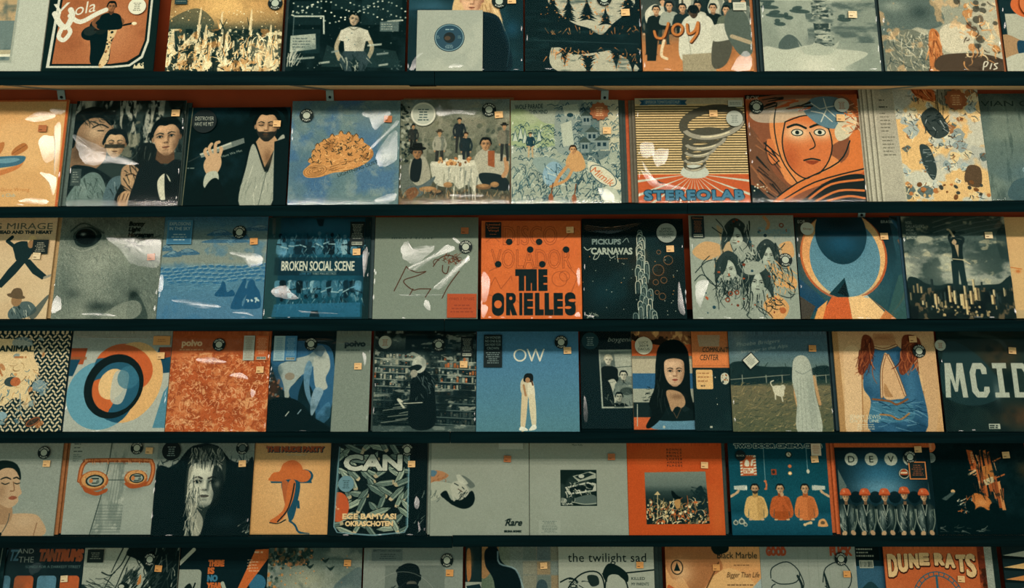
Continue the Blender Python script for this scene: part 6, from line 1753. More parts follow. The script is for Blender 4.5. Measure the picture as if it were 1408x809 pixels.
def art_e10():
    A = Art('102024', seed=90)
    A.r(0, 0, 100, 3, 'b4572c'); A.r(0, 3, 100, 3, '101a1b')
    A.clip([2, 3, 94, 3, 97, 100, 2, 100]); A.s_(46, 34, 38, 26, '2c5c74', 1); A.s_(46, 48, 32, 12, '5a8698', .9); A.p([0, 22, 10, 46, 4, 60, 0, 60], '5d6a62', .8); A.p([96, 24, 100, 20, 100, 60, 94, 60], '4a5a56', .8); A.clip()
    for x, ch in ((17, 'D'), (38, 'E'), (58.5, 'V'), (78, 'O')):
        A.e(x, 16, 6.8, 7.2, 'a2a694'); A.t(ch, x, 19.6, 7.6, '14201f', al='c', b=.04)
    for x in (19, 39, 59, 79):
        A.e(x, 58, 6.5, 6.5, '0b181c', .85)
    A.r(2, 68, 96, 32, '0d181a')
    for i, x in enumerate((8, 28, 48.5, 69, 89)):
        y = 58 - (2 if i == 3 else 0)
        A.p([x - 4, 65, x - 9.6, 69, x - 10.4, 84, x - 7, 96, x - 7, 102, x + 7, 102, x + 7, 96, x + 10.4, 84, x + 9.6, 69, x + 4, 65], '1c2828', sm=1)
        A.s_(x - 4.6, 80, 2.6, 12, '7d887e', .85); A.s_(x + 4.8, 78, 2.2, 10, '6d786f', .8); A.p([x - 1.8, 66, x + 1.8, 66, x + .6, 78, x, 84, x - .6, 78], '0b1517'); A.l([x, 80, x, 100], .8, '0b1517')
        A.hatch(16, (x - 7.5, 69, x - 2, 94), 8, 84, 20, .8, ['59645f', '8d9384', '2a3636'], curl=.2, a=.9); A.hatch(12, (x + 2, 69, x + 7.5, 94), 8, 98, 20, .8, ['4a5652', '76806f', '2a3636'], curl=.2, a=.9)
        A.l([x - 2.4, 66, x, 78, x + 2.4, 66], .8, '8d9384', sm=0); A.l([x - 9.4, 71, x - 9, 84, x - 5, 94], .9, '9aa08e', .9, sm=1); A.l([x + 9.4, 71, x + 9.2, 84, x + 6, 94], .9, '76806f', .9, sm=1)
        A.e(x - 4, 97, 2.4, 3, 'b08c66', 1, 30); A.e(x + 5, 96.4, 2.4, 3, 'a88360', 1, -30); A.r(x - 1.6, 62, 3.2, 4, '6b4f38')
        A.head(x, y, 6.6, 'b08c66', '5c4430', None, ears=True)
        # plain round orange caps
        A.p([x - 5.2, y - 2.6, x - 4.8, y - 7, x - 2.6, y - 9.6, x + 2.6, y - 9.6, x + 4.8, y - 7, x + 5.2, y - 2.6], 'b9512c', sm=1); A.e(x, y - 2.6, 5.8, 1, '8a3a1c'); A.s_(x - 1.5, y - 7, 1.2, 1.6, 'd89a70', .8)
    A.e(71, 32, 6, 6, '15201f'); A.o(71, 32, 5, 5, .9, 'a9ab98'); A.p([67, 33, 68, 29, 71, 27, 74, 29, 75, 33], '9a4426', sm=1); A.r(67.4, 30, 7, 2, 'c9b48e')
    return A.soft().grain(.06)


def art_e11():
    A = Art('0b191b', seed=91)
    A.n('12272a', 3, .5, .75, a=.6); A.s_(96, 30, 8, 12, '3a3020', .7)
    A.p([40, 9, 46, 10, 50, 30, 43, 32], 'a04a22'); A.t('NEON', 43.4, 12, 3, 'd9b27c', rot=84, b=.02); A.l([40, 36, 50, 30], 2, 'c9a878'); A.hatch(10, (38, 30, 54, 38), 6, -25, 30, .8, ['d6b98c', 'a9683c'])
    for x, y, w, h in ((50, 16, 2.4, 40), (53, 10, 2, 50), (57, 10, 3, 44), (61, 12, 2.6, 50), (65, 38, 3, 34), (68, 44, 3, 30), (47, 22, 2, 26)):
        A.p([x, y, x + w, y - 1, x + w + 3, y + h, x + 2, y + h], A.rng.choice(['a8582c', 'c07a44', '8a4524']))
        A.l([x + w, y, x + w + 3, y + h], .8, '0b191b')
    A.p([54, 28, 64, 24, 66, 40, 56, 44], 'a4632f'); A.p([54, 42, 64, 38, 65, 44, 56, 48], 'b9a478'); A.p([40, 62, 44, 56, 56, 60, 60, 68, 56, 74, 48, 70, 40, 74], 'b0652f', sm=1); A.s_(50, 66, 8, 5, 'd08a50', .7); A.n('0b191b', 14, .62, .7, a=.6)
    A.l([66, 22, 74, 18], 1.4, 'a8582c'); A.l([66, 40, 76, 36], 1.4, 'a8582c'); A.e(22, 54, 2.2, 1.8, 'c99a66'); A.p([10, 62, 22, 54, 24, 56, 14, 64], '5c6a64', .6); A.hatch(30, (24, 62, 40, 78), 5, -40, 60, .9, ['c0b496', 'a8582c', '3d4a46'])
    for x, y in ((38, 70), (48, 78), (62, 72), (68, 80), (30, 84)):
        A.e(x, y, 5, 6, '0b191b')
    A.hatch(14, (0, 92, 50, 97), 8, 0, 14, .6, ['6d756a', '39443f'], curl=.3); A.hatch(40, (40, 12, 74, 60), 9, 82, 12, .9, ['0b191b', 'd0905a', '8a4524', '24201a'])
    return A.soft().grain(.07)


# ------------------------------------------------------------------ lowest shelf in view (only the upper part of each sleeve shows)
def art_f1():
    A = Art('142326', seed=101)
    A.t('FI', 8, 14, 11, '4f7686', w=8, sh=.15, out='4f7686', ow=1); A.t('TZ', 20, 14, 11, '4f7686', w=9, sh=.15, out='4f7686', ow=1); A.t('AND', 28, 7, 5, 'a8aa98', w=17, b=.02); A.t('THE', 30, 16, 6, 'a8aa98', w=16, b=.02); A.t('TANTRUMS', 51, 14, 11, 'b5562c', w=45, sh=.12, out='b5562c', ow=2); A.t('SONGS FOR A DARKEST STREET', 38, 21.5, 2.6, '6f8a84', w=58)
    for i, c in enumerate(('568092', 'bb5c30', '568092', 'bb5c30')):
        A.rr(4 + i * 24, 29, 20, 80, 4, c)
    A.n('24383a', 3, .6, .8, a=.3)
    return A.grain(.06)


def art_f2():
    A = Art('959a8a', seed=102)
    A.p([66, -20, 100, -20, 100, 100, 70, 100, 74, 60, 70, 34, 56, 12, 44, 4], '131f20', sm=1); A.hatch(60, (62, 0, 100, 60), 14, -70, 30, .9, ['5c665d', '0e1819', '8d9383', '2c3836'], curl=.3)
    A.p([22, 100, 28, 50, 34, 18, 46, 10, 60, 14, 71, 34, 74, 60, 66, 100], '959a8a', sm=1)
    A.p([-4, 40, 10, 42, 24, 54, 28, 70, 30, 100, -4, 100], '223030', sm=1); A.hatch(50, (0, 36, 28, 62), 18, 25, 18, .9, ['0f1a1b', '6d766b', '24312f'], curl=.2); A.hatch(16, (0, 30, 24, 40), 16, 15, 20, .7, ['1a2424', '4a544d'], curl=.3)
    for q in ([46, 2, 40, 16, 30, 28, 20, 50], [50, 4, 42, 22, 34, 44, 24, 60], [40, 0, 34, 14, 30, 24], [52, 0, 56, 12, 60, 18], [20, 24, 28, 27, 34, 24], [60, 0, 64, 10, 58, 16], [66, 14, 64, 22, 66, 28], [46, 20, 44, 34]):
        A.l(q, 1.3, '15201f', sm=1, taper=.5)
    A.hatch(46, (40, 26, 56, 42), 10, -55, 14, 1.2, ['14201f', '2c3836'], curl=.1); A.hatch(46, (62, 26, 78, 42), 11, -55, 14, 1.2, ['14201f', '2c3836'], curl=.1)
    A.e(44, 38, 6, 4, '15201f'); A.e(42, 38, 3, 2, 'a9ab98'); A.o(42, 40, 8, 5, 1, '2c3836', 1, 0, 20, 170); A.l([58, 42, 66, 40, 74, 42], 2, '15201f', sm=1); A.e(68, 44, 3, 2, '15201f'); A.p([58, 36, 61, 26, 62, 34], 'b4703c', sm=1)
    return A.soft().grain(.06)


def art_f3():
    A = Art('122327', seed=103)
    A.l([0, 16, 14, 2], 4, 'a8aa98'); A.rr(-4, 22, 28, 60, 4, '8d9384'); A.p([6, 44, 12, 36, 16, 44, 14, 60], '15201f', sm=1); A.l([8, 42, 16, 42, 18, 36], 1.6, '15201f'); A.l([12, 48, 6, 54], 1.6, '15201f')
    for i, (w_, c) in enumerate((('THERE', 'c2602f'), ('IS', 'c2602f'), ('NO', '3b6f88'), ('YEAR', 'c2602f'))):
        A.t(w_, 31, 18.5 + i * 7.6, 6, c, w=(16, 6, 10, 15)[i], out=c, ow=1.2)
    A.l([39, 44, 39, 54], .8, 'a8aa98'); A.l([47, 36, 56, 56], 4, '9aa08e'); A.p([80, 2, 98, 1, 96, 8, 62, 56, 58, 54], 'c2602f'); A.lines(72, 12, 14, 4, 3, 'd9b48c', .9); A.e(84, 36, 9, 9, '33637c'); A.p([80, 2, 98, 1, 96, 8, 70, 44], 'c2602f'); A.lines(79, 3.6, 14, 1, 3, 'd9b48c', 2); A.lines(74, 14, 12, 4, 3, 'd9b48c', .9)
    return A.grain(.05)


def art_f4():
    A = Art('59665f', seed=104)
    A.g([(0, '3f504c'), (30, '6b7468'), (60, '7a8276'), (100, '59665f')]); A.s_(40, 36, 26, 22, '9c9a80', .8); A.n('8d9184', 4, .5, .7, a=.6); A.n('3f504e', 5, .58, .75, a=.6)
    A.specks(170, (0, 0, 46, 16), 1, 2.6, ['1c2a28', '33443d', '5a4a34', '8d6040', '243531'], .9); A.specks(60, (0, 10, 16, 50), .8, 2, ['24332f', 'b5763f', '4d5c50'], .8); A.specks(20, (10, 6, 90, 40), .5, .9, ['c0814a'])
    for x, y in ((60, 12), (44, 18), (66, 20)):
        A.p([x - 4, y - 3, x, y - 1, x + 5, y - 3, x + 1, y + 2], '1f2d2b', sm=1)
    A.p([70, 40, 84, 26, 100, 20, 100, 60, 72, 60], '47585a', .7, sm=1); A.s_(84, 44, 12, 8, '8d948a', .7)
    A.t('GHOSTEEN', 10, 62, 9, 'b4b6a4', w=84)
    return A.soft().grain(.07)


def art_f5():
    A = Art('7d8478', seed=105)
    A.n('868c80', 2, .4, .7, a=.5); A.r(8, 4, 31, 12, '6a746d'); A.t('BRITTANY HOWARD', 9.5, 7, 2.2, '2f3b3a', w=28, b=.02); A.lines(13, 9, 22, 3, 2, '3d4945', .8, al='c'); A.r(22, 20, 60, 80, '6a7268')
    A.p([34, 30, 36, 22, 44, 18, 54, 20, 57, 28, 54, 40, 40, 44, 34, 36], '101b1c', sm=1); A.specks(30, (34, 20, 57, 36), 1.4, 2.6, ['101b1c']); A.bust(49, 42, 11, '1a2525', '5c5a4e', '2c332e', None, ears=False); A.p([44, 38, 54, 38, 56, 42, 50, 44, 44, 42], '101b1c', sm=1); A.hatch(10, (24, 40, 36, 52), 8, -50, 20, 1.4, ['1f2b2a'])
    A.o(40, 70, 40, 44, .5, '959a8c', .6); A.t('Jaime', 62, 50, 8, '8f9588', sh=.4, w=26)
    return A.grain(.04)


def art_f6():
    A = Art('1a2a2c', seed=106)
    A.r(0, 0, 100, 40, '1d2c2d'); A.p([2, 6, 10, 4, 12, 30, 4, 34], 'a5683a', .9, sm=1); A.s_(8, 14, 8, 10, 'c58a50', .5); A.r(0, 36, 100, 64, '8f9484')
    for i in range(4):
        A.p([2, 40 + i * 10, 30, 38 + i * 10, 34, 42 + i * 10, 6, 45 + i * 10], '2b5068' if i % 2 else '1a2c30')
    return A.grain(.05)


def art_f7():
    A = Art('59665f', seed=107)
    A.g([(0, '54624f'), (40, '6b7264'), (60, '7d6a50'), (100, '59665f')], True); A.r(30, 0, 70, 60, '66706a', .6)
    for i in range(4):
        for j in range(4):
            A.r(44 + i * 15, j * 14, 14, 13, A.rng.choice(['6f7a72', '59665f', '8d7350', '4f6064', '7d7a66']), .7)
    A.p([0, 0, 18, 0, 10, 24, 0, 30], 'a0683c', .7, sm=1); A.p([4, 2, 16, 0, 20, 12, 26, 18, 38, 24, 42, 40, 44, 100, 10, 100, 14, 40, 4, 18], '101b1e', sm=1); A.l([17, 4, 19, 16, 36, 22, 44, 40], 1.6, '86a0a4', .7, sm=1); A.r(58, 48, 40, 52, '2b3d42', .8); A.e(64, 40, 6, 8, '36464a')
    return A.soft().grain(.07)


def art_f8():
    A = Art('959989', seed=108)
    A.t('the twilight sad', 10, 14, 9, '14201f', w=82, b=-.005, sp=1.05)
    for q in ([2, 34, 12, 30, 20, 34], [46, 26, 70, 25, 100, 22], [8, 60, 10, 40, 24, 26, 40, 24, 47, 34, 47, 56, 40, 66], [48, 52, 49, 34, 54, 26, 66, 28, 72, 40, 70, 60]):
        A.l(q, 1.4, '14201f', sm=1)
    A.p([46, 26, 52, 16, 62, 18, 72, 26, 72, 34, 66, 30, 60, 26, 52, 28, 50, 34], '14201f', sm=1); A.hatch(24, (10, 30, 30, 48), 6, 40, 60, .9, ['14201f'], curl=.5); A.p([30, 28, 40, 28, 42, 36, 34, 38], '14201f', .9, sm=1); A.o(56, 43, 1.4, 1.8, .8, '14201f'); A.o(65, 44, 1.4, 1.8, .8, '14201f'); A.l([60, 50, 62, 52], .8, '14201f')
    for i, w_ in enumerate(('KILLED', 'MY PARENTS', 'AND HIT', 'THE ROAD.')):
        A.t(w_, 76, 32 + i * 5.4, 3, '14201f', w=(14, 18, 15, 17)[i], b=.01)
    return A.grain(.03)


def art_f9():
    A = Art('c98f58', seed=109)
    A.p([0, 0, 30, 0, 50, 4, 60, 20, 40, 46, 26, 60, 24, 40], 'a5683e', sm=1); A.p([0, 0, 56, 0, 56, 14, 44, 30, 30, 50, 20, 30, 6, 30], '9c643c', sm=1); A.s_(16, 24, 14, 14, 'cfa272', .9); A.p([48, -8, 66, -8, 67, 2, 58, 6, 51, 4], '14201f', sm=1)
    A.p([26, 56, 40, 40, 52, 26, 70, 20, 92, 34, 100, 60, 100, 100, 24, 100], 'd2a066', sm=1); A.p([0, 44, 6, 38, 22, 56, 26, 100, 0, 100], 'b4562c', sm=1); A.l([42, 40, 52, 22, 56, 14], 1.4, '5c3c24', sm=1); A.p([90, 40, 100, 30, 100, 60], '93a09c')
    A.o(12, 19, 6, 7, 1, '1d201c'); A.p([8.6, 22.6, 12, 14, 15.4, 22.6], '14201f'); A.t('Black Marble', 55, 10, 6.6, '17201f', w=42); A.t('Bigger Than Life', 64, 29, 5.4, '3a2a1c', w=34, sh=.25); A.lines(72, 16.4, 24, 1, 3, '5c4028', 1, al='l')
    for i in range(6):
        A.lines(64 + i * 2, 36 + i * 4.2, 34 - i * 2, 1, 3, '4a3424', 1.1)
    return A.soft().grain(.05)


def art_f10():
    A = Art('8d9284', seed=110)
    A.n('969b8e', 2, .4, .7, a=.5)
    for x in (40, 50, 60, 72, 84):
        A.l([x, 0, x, 70], .5, '76806f', .6)
    A.t('GOOD', 7, 7.4, 7.4, 'b04a24', w=20, out='b04a24', ow=1.4); A.t('FUCK', 74, 7.4, 7.4, 'b04a24', w=22, out='b04a24', ow=1.4)
    for q in ([10, 30, 12, 20, 28, 14, 40, 24, 36, 34, 20, 36, 11, 32], [12, 56, 10, 40, 14, 36], [40, 24, 44, 36, 40, 48, 42, 58], [64, 34, 68, 20, 84, 14, 94, 26, 90, 40, 76, 44, 66, 38], [66, 24, 68, 40, 72, 44, 70, 56], [90, 40, 94, 50, 92, 60]):
        A.l(q, 1, '1c2827', sm=1)
    A.l([38, 28, 42, 38, 40, 50], 2.4, '1c2827', sm=1); A.l([66, 26, 70, 40], 2, '1c2827', sm=1); A.t('GOOD FUCK', 44, 56, 3, '3a2c22', w=14, b=.02)
    return A.grain(.03)


def art_f11():
    A = Art('33566a', seed=111)
    A.r(0, 0, 100, 20, '14282e'); A.r(4, 0, 60, 14, '101b1c'); A.lines(6, 2, 46, 3, 3.4, 'a9ab98', 1.6); A.r(12, 14, 36, 8, 'a3a692')
    for i in range(14):
        A.r(14 + i * 2.3, 15, 1.1, 6, '14201f')
    A.p([0, 50, 20, 40, 40, 36, 70, 48, 100, 56, 100, 64, 0, 64], '203a40', sm=1); A.clip([0, 52, 100, 54, 100, 100, 0, 100]); A.r(0, 50, 100, 50, '8d6a44'); A.n('33403c', 8, .5, .65, a=.8); A.n('c9a06a', 12, .58, .68, a=.7); A.clip()
    return A.grain(.06)


def art_f12():
    A = Art('b4572e', seed=112)
    A.n('bf6638', 2, .4, .7, a=.6)
    for i, (ch, x, y, h) in enumerate((('D', 4, 27, 22), ('U', 15, 22, 17), ('N', 27, 18, 13), ('E', 38, 15.5, 11), ('R', 54, 15.5, 11), ('A', 65, 18, 13), ('T', 77, 22, 16), ('S', 87, 27, 22))):
        A.t(ch, x + .6, y + 0.8, h, '3a1c12', w=8.4, out='3a1c12', ow=4.2); A.t(ch, x + .6, y, h, 'd3ad78', w=8.4, out='d3ad78', ow=2.6)
    A.o(54, 56, 26, 31, 5, '2d5866'); A.o(54, 56, 26, 31, 3, 'b4572e')
    for t in range(0, 360, 12):
        u = math.radians(t); A.l([54 + 24 * math.cos(u), 56 + 29 * math.sin(u), 54 + 28 * math.cos(u), 56 + 33 * math.sin(u)], 1, '2d5866')
    A.l([54, 27, 54, 60], 2.4, '2d5866'); A.p([58, 56, 64, 50, 70, 46, 72, 54, 66, 62], 'd3ad78', sm=1); A.p([92, 56, 100, 50, 100, 70], 'c9c4ac'); A.p([0, 54, 8, 58, 4, 70, 0, 70], '1c2827')
    return A.grain(.05)


def art_f13():
    A = Art('6b2f1e', seed=113)
    A.n('a04a28', 8, .5, .65, st=(.6, 2), a=.9); A.n('24160f', 6, .55, .7, a=.8); A.r(86, 0, 14, 100, '8d9284'); A.r(94, 0, 6, 100, '1c2827')
    return A.grain(.08)


def art_f14():
    A = Art('1c2a2c', seed=114)
    for i in range(9):
        y = 2 + i * 12
        c = ('a9ab98', 'd0a468', 'c07a44', '8d948a', 'b9b59c')[i % 5]
        A.p([0, y + 5, 26, y, 100, y, 100, y + 7, 26, y + 7], c); A.p([0, y + 5, 26, y + 7, 26, y + 9, 0, y + 8], '0e1819', .8)
    return A.grain(.04)


def art_f0():
    A = Art('122224', seed=120)
    A.n('22373a', 4, .5, .7, a=.7); A.l([96, 0, 93, 60], .8, '8d9383', .7)  # pale line near the right edge is painted glare
    return A.grain(.06)
# ------------------------------------------------------------------ the records, shelf by shelf
DK, PL = '101c1d', 'b3b09a'
record(0, -102, 158, 3, art_a1, 'pale grey sleeve with a faded landscape photo at left end of topmost shelf', spine=PL)
record(0, 57, 154, 3, art_a2, 'dark sleeve with brown panel and guitar player in dark dress', [D(81, 37.5, 8, 'cdc7ac', '5c5a4c')], spine=DK)
record(0, 227, 158, 3, art_a3, 'sleeve of golden flames shooting up from dark ground', [V(93, 36), I(4, 32, 11, 5, '22383a', 'a9ab98')], spine='6b5030')
record(0, 392, 165, 3, art_a4, 'dark sleeve photo of a seated man in pale shirt under string lights', [], spine=DK)
record(0, 560, 160, 3, art_a5, 'dark teal sleeve with long blonde hair, behind the small single', [V(79, 35), P(90, 34)], [[2, 99, 8, 87, 17, 83.5, 21, 85, 13, 90, 6, 99], [36, 98, 44, 94, 58, 98]], DK)
record(0, 722, 161, 3, art_a6, 'sleeve of black fir silhouettes mirrored in a pale lake', [V(69, 33), P(87, 46)], [], DK)
record(0, 884, 153, 3, art_a7, 'sleeve crowded with men in white shirts and a brown brush-lettered word', [I(84, 33, 12, 8, 'b3b09a', '4d5a56')], [[79, 99, 90, 83, 97, 87, 96, 99]], 'a8683c')
record(0, 1051, 161, 3, art_a8, 'grey sleeve with pale hill in dark rippling water', [P(79, 48, 'w')], [], DK)
record(0, 1217, 164, 3, art_a9, 'sleeve of furry grey collage with orange and cream patches', [], [], DK)
record(0, 1385, 160, 3, art_a10, 'dark sleeve with orange round sticker at right end of topmost shelf', [D(30, 38, 13, 'bd6434', 'e0b98a')], [], DK)
behind(0, (388, 385), (2, 1), '1c2c2d', 'dark sleeve behind the string light photo sleeve, only its left edge showing', 'dark sleeves behind the string light photo')
behind(0, (891,), (0,), 'a8683c', 'orange brown sleeve peeping out behind the crowded white shirt sleeve', None)
behind(0, (1047, 1044), (2, 1), '16282a', 'dark sleeve behind the grey water sleeve, only its left edge showing', 'dark sleeves behind the grey water sleeve')
behind(0, (1213,), (2,), '1c2c2d', 'dark sleeve behind the furry collage sleeve, only its left edge showing', None)
behind(0, (1381, 1377), (2, 1), '9a5a36', 'rust edged sleeve behind the orange round sticker sleeve', 'rust edged sleeves at the end of the top shelf')

x0, x1 = at_px(572.5, 0), at_px(663.5, 0)
sg = empty('seven_inch_single', ((x0 + x1) / 2, 0.0035, shelf_z(0, x0) + THICK * math.sin(LEAN) + 0.0003), (-LEAN, 0, 0))
tag(sg, 'small grey paper sleeve with dark centre label in front of the blonde hair sleeve', 'record')
sw_ = x1 - x0
jacket(sw_, printed('single_paper', image(art_single(), 'single_paper')), spine_mat('8f9384'), sg, 'paper_sleeve')
flat('centre_label', 49.5, 46, 46, 46, sw_, sw_, printed('single_label', image(art_single_disc(), 'single_label'), .3, .3), sg, disc=1, off=.0003)

record(1, -78, 157, 3, art_b1, 'tan sleeve in crinkled film with blue and rust leaf at left end', [P(80, 28, 'd')],
       [[90, 5, 97, 4, 98, 12, 92, 15, 86, 12], [93, 28, 98, 27, 98, 58, 95, 72, 94, 48], [80, 40, 91, 36, 93, 54, 86, 60], [70, 97, 80, 93, 92, 95, 88, 99], [84, 70, 97, 74, 96, 90, 92, 80], [66, 20, 78, 12, 90, 16, 76, 22]], 'c0905c')
record(1, 90, 155, 3, art_b2, 'sleeve with four close faces, two of them young men, before pale tree trunks', [P(92, 13)], [[4, 35, 10, 37, 30, 46, 62, 61, 40, 61, 20, 63, 13, 58, 7, 45]], '5c6760')
record(1, 249, 144, 3, art_b3, 'black sleeve with bearded man in open shirt holding a pen', [D(17, 15, 12, DK, 'a9ab98', ('DESTROYER', 'HAVE WE MET'), None), P(88, 18)], None, DK)
record(1, 395, 153, 3, art_b4, 'blue grey sleeve with floating orange brown mass of line drawing', [V(14, 15), P(89, 19, 'd')],
       [[66, 15, 69, 11, 91, 12, 87, 21, 77, 29, 72, 19], [98, 22, 98, 27, 76, 47, 74, 45, 88, 31], [80, 50, 97, 31, 98, 58, 85, 65, 80, 61], [79, 96, 97, 90, 97, 97, 84, 99]], '3f5a66')
record(1, 548, 154, 3, art_b5, 'sleeve painted with people picnicking round a white cloth table', [D(21, 15, 11.5, 'a3a694', '24393a', (), 'c3c0aa'), V(81, 11), P(90, 16)],
       [[31, 5, 50, 3.5, 68, 4, 69, 15, 52, 15, 36, 17.5], [46, 92, 60, 91, 75, 91.5, 72, 94, 52, 95]], '4c5a52')
record(1, 703, 152, 3, art_b6, 'sleeve of busy blue green comic drawing with a castle and river boat', [D(82, 12, 8.6, '8a5030', 'd0a878', (), None, '9a5c38', 11), P(88.5, 31)], [[79, 86, 90, 89, 93, 98, 84, 98]], '6f7a74')
record(1, 878, 154, 3, art_b7, 'cream striped sleeve with grey spiralling hoops and orange base', [P(71, 16), D(90, 21, 7.6, '9a9e90', '5c645c', ()), I(85, 3, 13, 6.5, 'a9ab9c', '24393a', ())],
       [[3, 46, 14, 44, 15, 55, 5, 58], [14, 53, 28, 50, 26, 62, 17, 66], [2, 71, 8, 76, 14, 84, 40, 86, 40, 88, 13, 87], [4, 62, 10, 70, 14, 78, 8, 74]], '8f6a48')
record(1, 1034, 158, 3, art_b8, 'orange comic style sleeve with staring face inside a round helmet', [V(9, 12), D(85, 11, 6.6, '9a9e90', '8a3c20', ()), P(83, 23)], [[10, 14, 40, 12, 58, 14, 40, 18, 12, 18]], DK)
record(1, 1195, 168, 3, art_b9, 'cream collage sleeve with a plain track list strip down its left side', [D(80, 12, 9, '8a5030', 'd0a878', (), None, '9a5c38', 11)], None, PL)
record(1, 1343, 158, 2, art_b10, 'plain grey green sleeve half hidden at right end of the second shelf', [], [], '4c5a52')
behind(1, (-71, -66, -61), (2, 1, 0), '4f5d56', 'grey green sleeve behind the tan leaf sleeve, only its right edge showing', 'sleeves behind the tan leaf sleeve')
behind(1, (100,), (2,), '24332f', 'dark sleeve peeping out to the right behind the four close faces', None)
behind(1, (551,), (2,), '7d5234', 'brown sleeve standing taller behind the picnic sleeve', None, 1.035)
behind(1, (709, 714), (2, 1), '2c3b37', 'dark sleeve behind the comic castle sleeve, only its right edge showing', 'sleeves behind the comic castle sleeve')
behind(1, (874, 870), (2, 1), '5c5546', 'grey brown sleeve behind the striped hoop sleeve, only its left edge showing', 'sleeves behind the striped hoop sleeve')
behind(1, (863,), (0,), 'b0502a', 'orange sleeve hindmost behind the striped hoop sleeve', None)
behind(1, (1191, 1187), (2, 1), 'b0a78f', 'pale sleeve behind the track list collage sleeve, only its left edge showing', 'pale sleeves behind the collage sleeve')

record(2, -81, 145, 3, art_c1, 'beige sleeve with dancing woman in dark clothes and a hatted man', [I(80, 23, 15, 14, '141f1f', 'c9c0a2'), P(85, 39, 'w')], None, 'a88f68')
record(2, 70, 145, 3, art_c2, 'grey sleeve filled by an animal furry face and dark eye', [P(91, 40, 'd')], [[46, 20, 60, 19, 71, 17, 78, 22, 98, 21, 98, 48, 76, 48, 62, 34], [3, 79, 8, 80, 10, 91, 3, 94], [32, 96, 46, 94, 62, 97, 48, 98]], '5c6760')
record(2, 215, 146, 3, art_c3, 'blue painted landscape sleeve with dark figures on pale water', [I(4, 4, 24, 24, '2f607c', 'a9b3a8', ('EXPLOSIONS', 'IN THE SKY'), '3b6f8a'), V(73.5, 16), P(88, 25, 'o')],
       [[64, 36, 78, 36, 94, 38, 97, 46, 86, 50, 78, 42], [15, 83, 32, 82, 60, 88, 44, 90], [72, 94, 84, 93, 92, 97, 84, 96], [1, 58, 4, 60, 5, 72, 1, 74]], '3b6076')
record(2, 361.5, 145, 3, art_c4, 'dark blue sleeve of a band mirrored above and below white lettering', [I(80, 5, 14, 24, '0f1b1c', 'a9ab98', (), None, True), P(87, 35, 'p')],
       [[8, 71, 20, 68, 26, 74, 33, 81, 12, 79], [34, 92, 50, 93, 72, 95, 44, 95.5], [93, 37, 97, 30, 98, 42, 95, 61], [4, 4, 7, 3, 7, 20, 5, 16]], '16282b')
record(2, 512, 145, 3, art_c5, 'plain grey green sleeve with thin brown brush lines and rust corner label', [P(87, 14, 'd'), V(88, 30), I(71, 76, 28, 23, 'a3421e', '7d3018', ('men i trust',))],
       [[25, 31, 32, 24, 35, 30, 58, 30, 52, 39, 40, 47, 29, 42], [33, 52, 52, 40, 70, 28, 77, 33, 58, 43, 42, 53], [58, 71, 70, 58, 82, 45, 91, 41, 74, 63, 66, 71], [25, 77, 40, 76, 68, 77.5, 40, 79.5], [50, 82, 54, 84, 55, 92, 49, 88], [75, 21, 79, 21.5, 83, 26, 79, 26], [88, 42, 91, 38, 92, 43, 88, 46]], '6d766a')
record(2, 661, 140, 3, art_c6, 'bright orange sleeve with black block lettering and six black dots', [I(4, 2, 16, 16, '141f1f', 'c4632f', ('Limited', 'Colour', 'Vinyl')), P(89, 10)], [[1, 55, 7, 56, 9, 66, 5, 84, 1, 80], [1, 86, 7, 88, 4, 98, 1, 97], [95, 52, 98, 50, 98, 66, 96, 66], [92, 97, 96, 93, 98, 98]], '8a4020')
record(2, 802, 143, 3, art_c7, 'black sleeve with a tall tower of pale arched outlines', [D(83, 15, 9.8, '7d857a', '14201f', ('LIMITED', 'EDITION', 'COLORED', 'VINYL')), P(86, 31)], [[3, 7, 18, 9.5, 34, 9, 58, 6, 42, 13, 26, 16, 6, 13], [93, 64, 96, 78, 97, 96, 91, 90], [2, 96, 10, 97, 8, 99]], DK)
record(2, 953, 148, 3, art_c8, 'pale grey sleeve with ink drawing of four long haired women', [I(2, 1.5, 12, 21, '162528', 'b4622f', ('Donnas',), None, True), V(89, 44)], [[4, 66, 16, 64, 10, 80, 6, 90, 3, 84]], '8a9182')
record(2, 1102, 145, 3, art_c9, 'sleeve with large blue disc ringed in orange above a tan wedge', [D(11, 12, 6.4, 'a3a694', '6b3a22', ('Shop',)), P(85, 19.5)], [], DK)
record(2, 1252, 146, 3, art_c10, 'grey sleeve with woman raising her arms above a night city skyline', [P(82, 19, 'w')], [[88, 11, 93, 5, 98, 2, 98, 6, 92, 12]], '16282b')
record(2, 1398.5, 145, 2, art_c11, 'plain tan sleeve at right end of the third shelf', [], None, 'b58f5c')
behind(2, (-76, -71), (2, 1), 'a3845a', 'tan sleeve behind the beige dancing woman sleeve, only its right edge showing', 'tan sleeves behind the beige sleeve')
behind(2, (365,), (2,), '26383a', 'dark sleeve behind the mirrored band sleeve, only its right edge showing', None)
behind(2, (1249, 1246, 1243), (2, 1, 0), '24404e', 'blue black sleeve behind the night city sleeve, only its left edge showing', 'dark sleeves behind the night city sleeve')

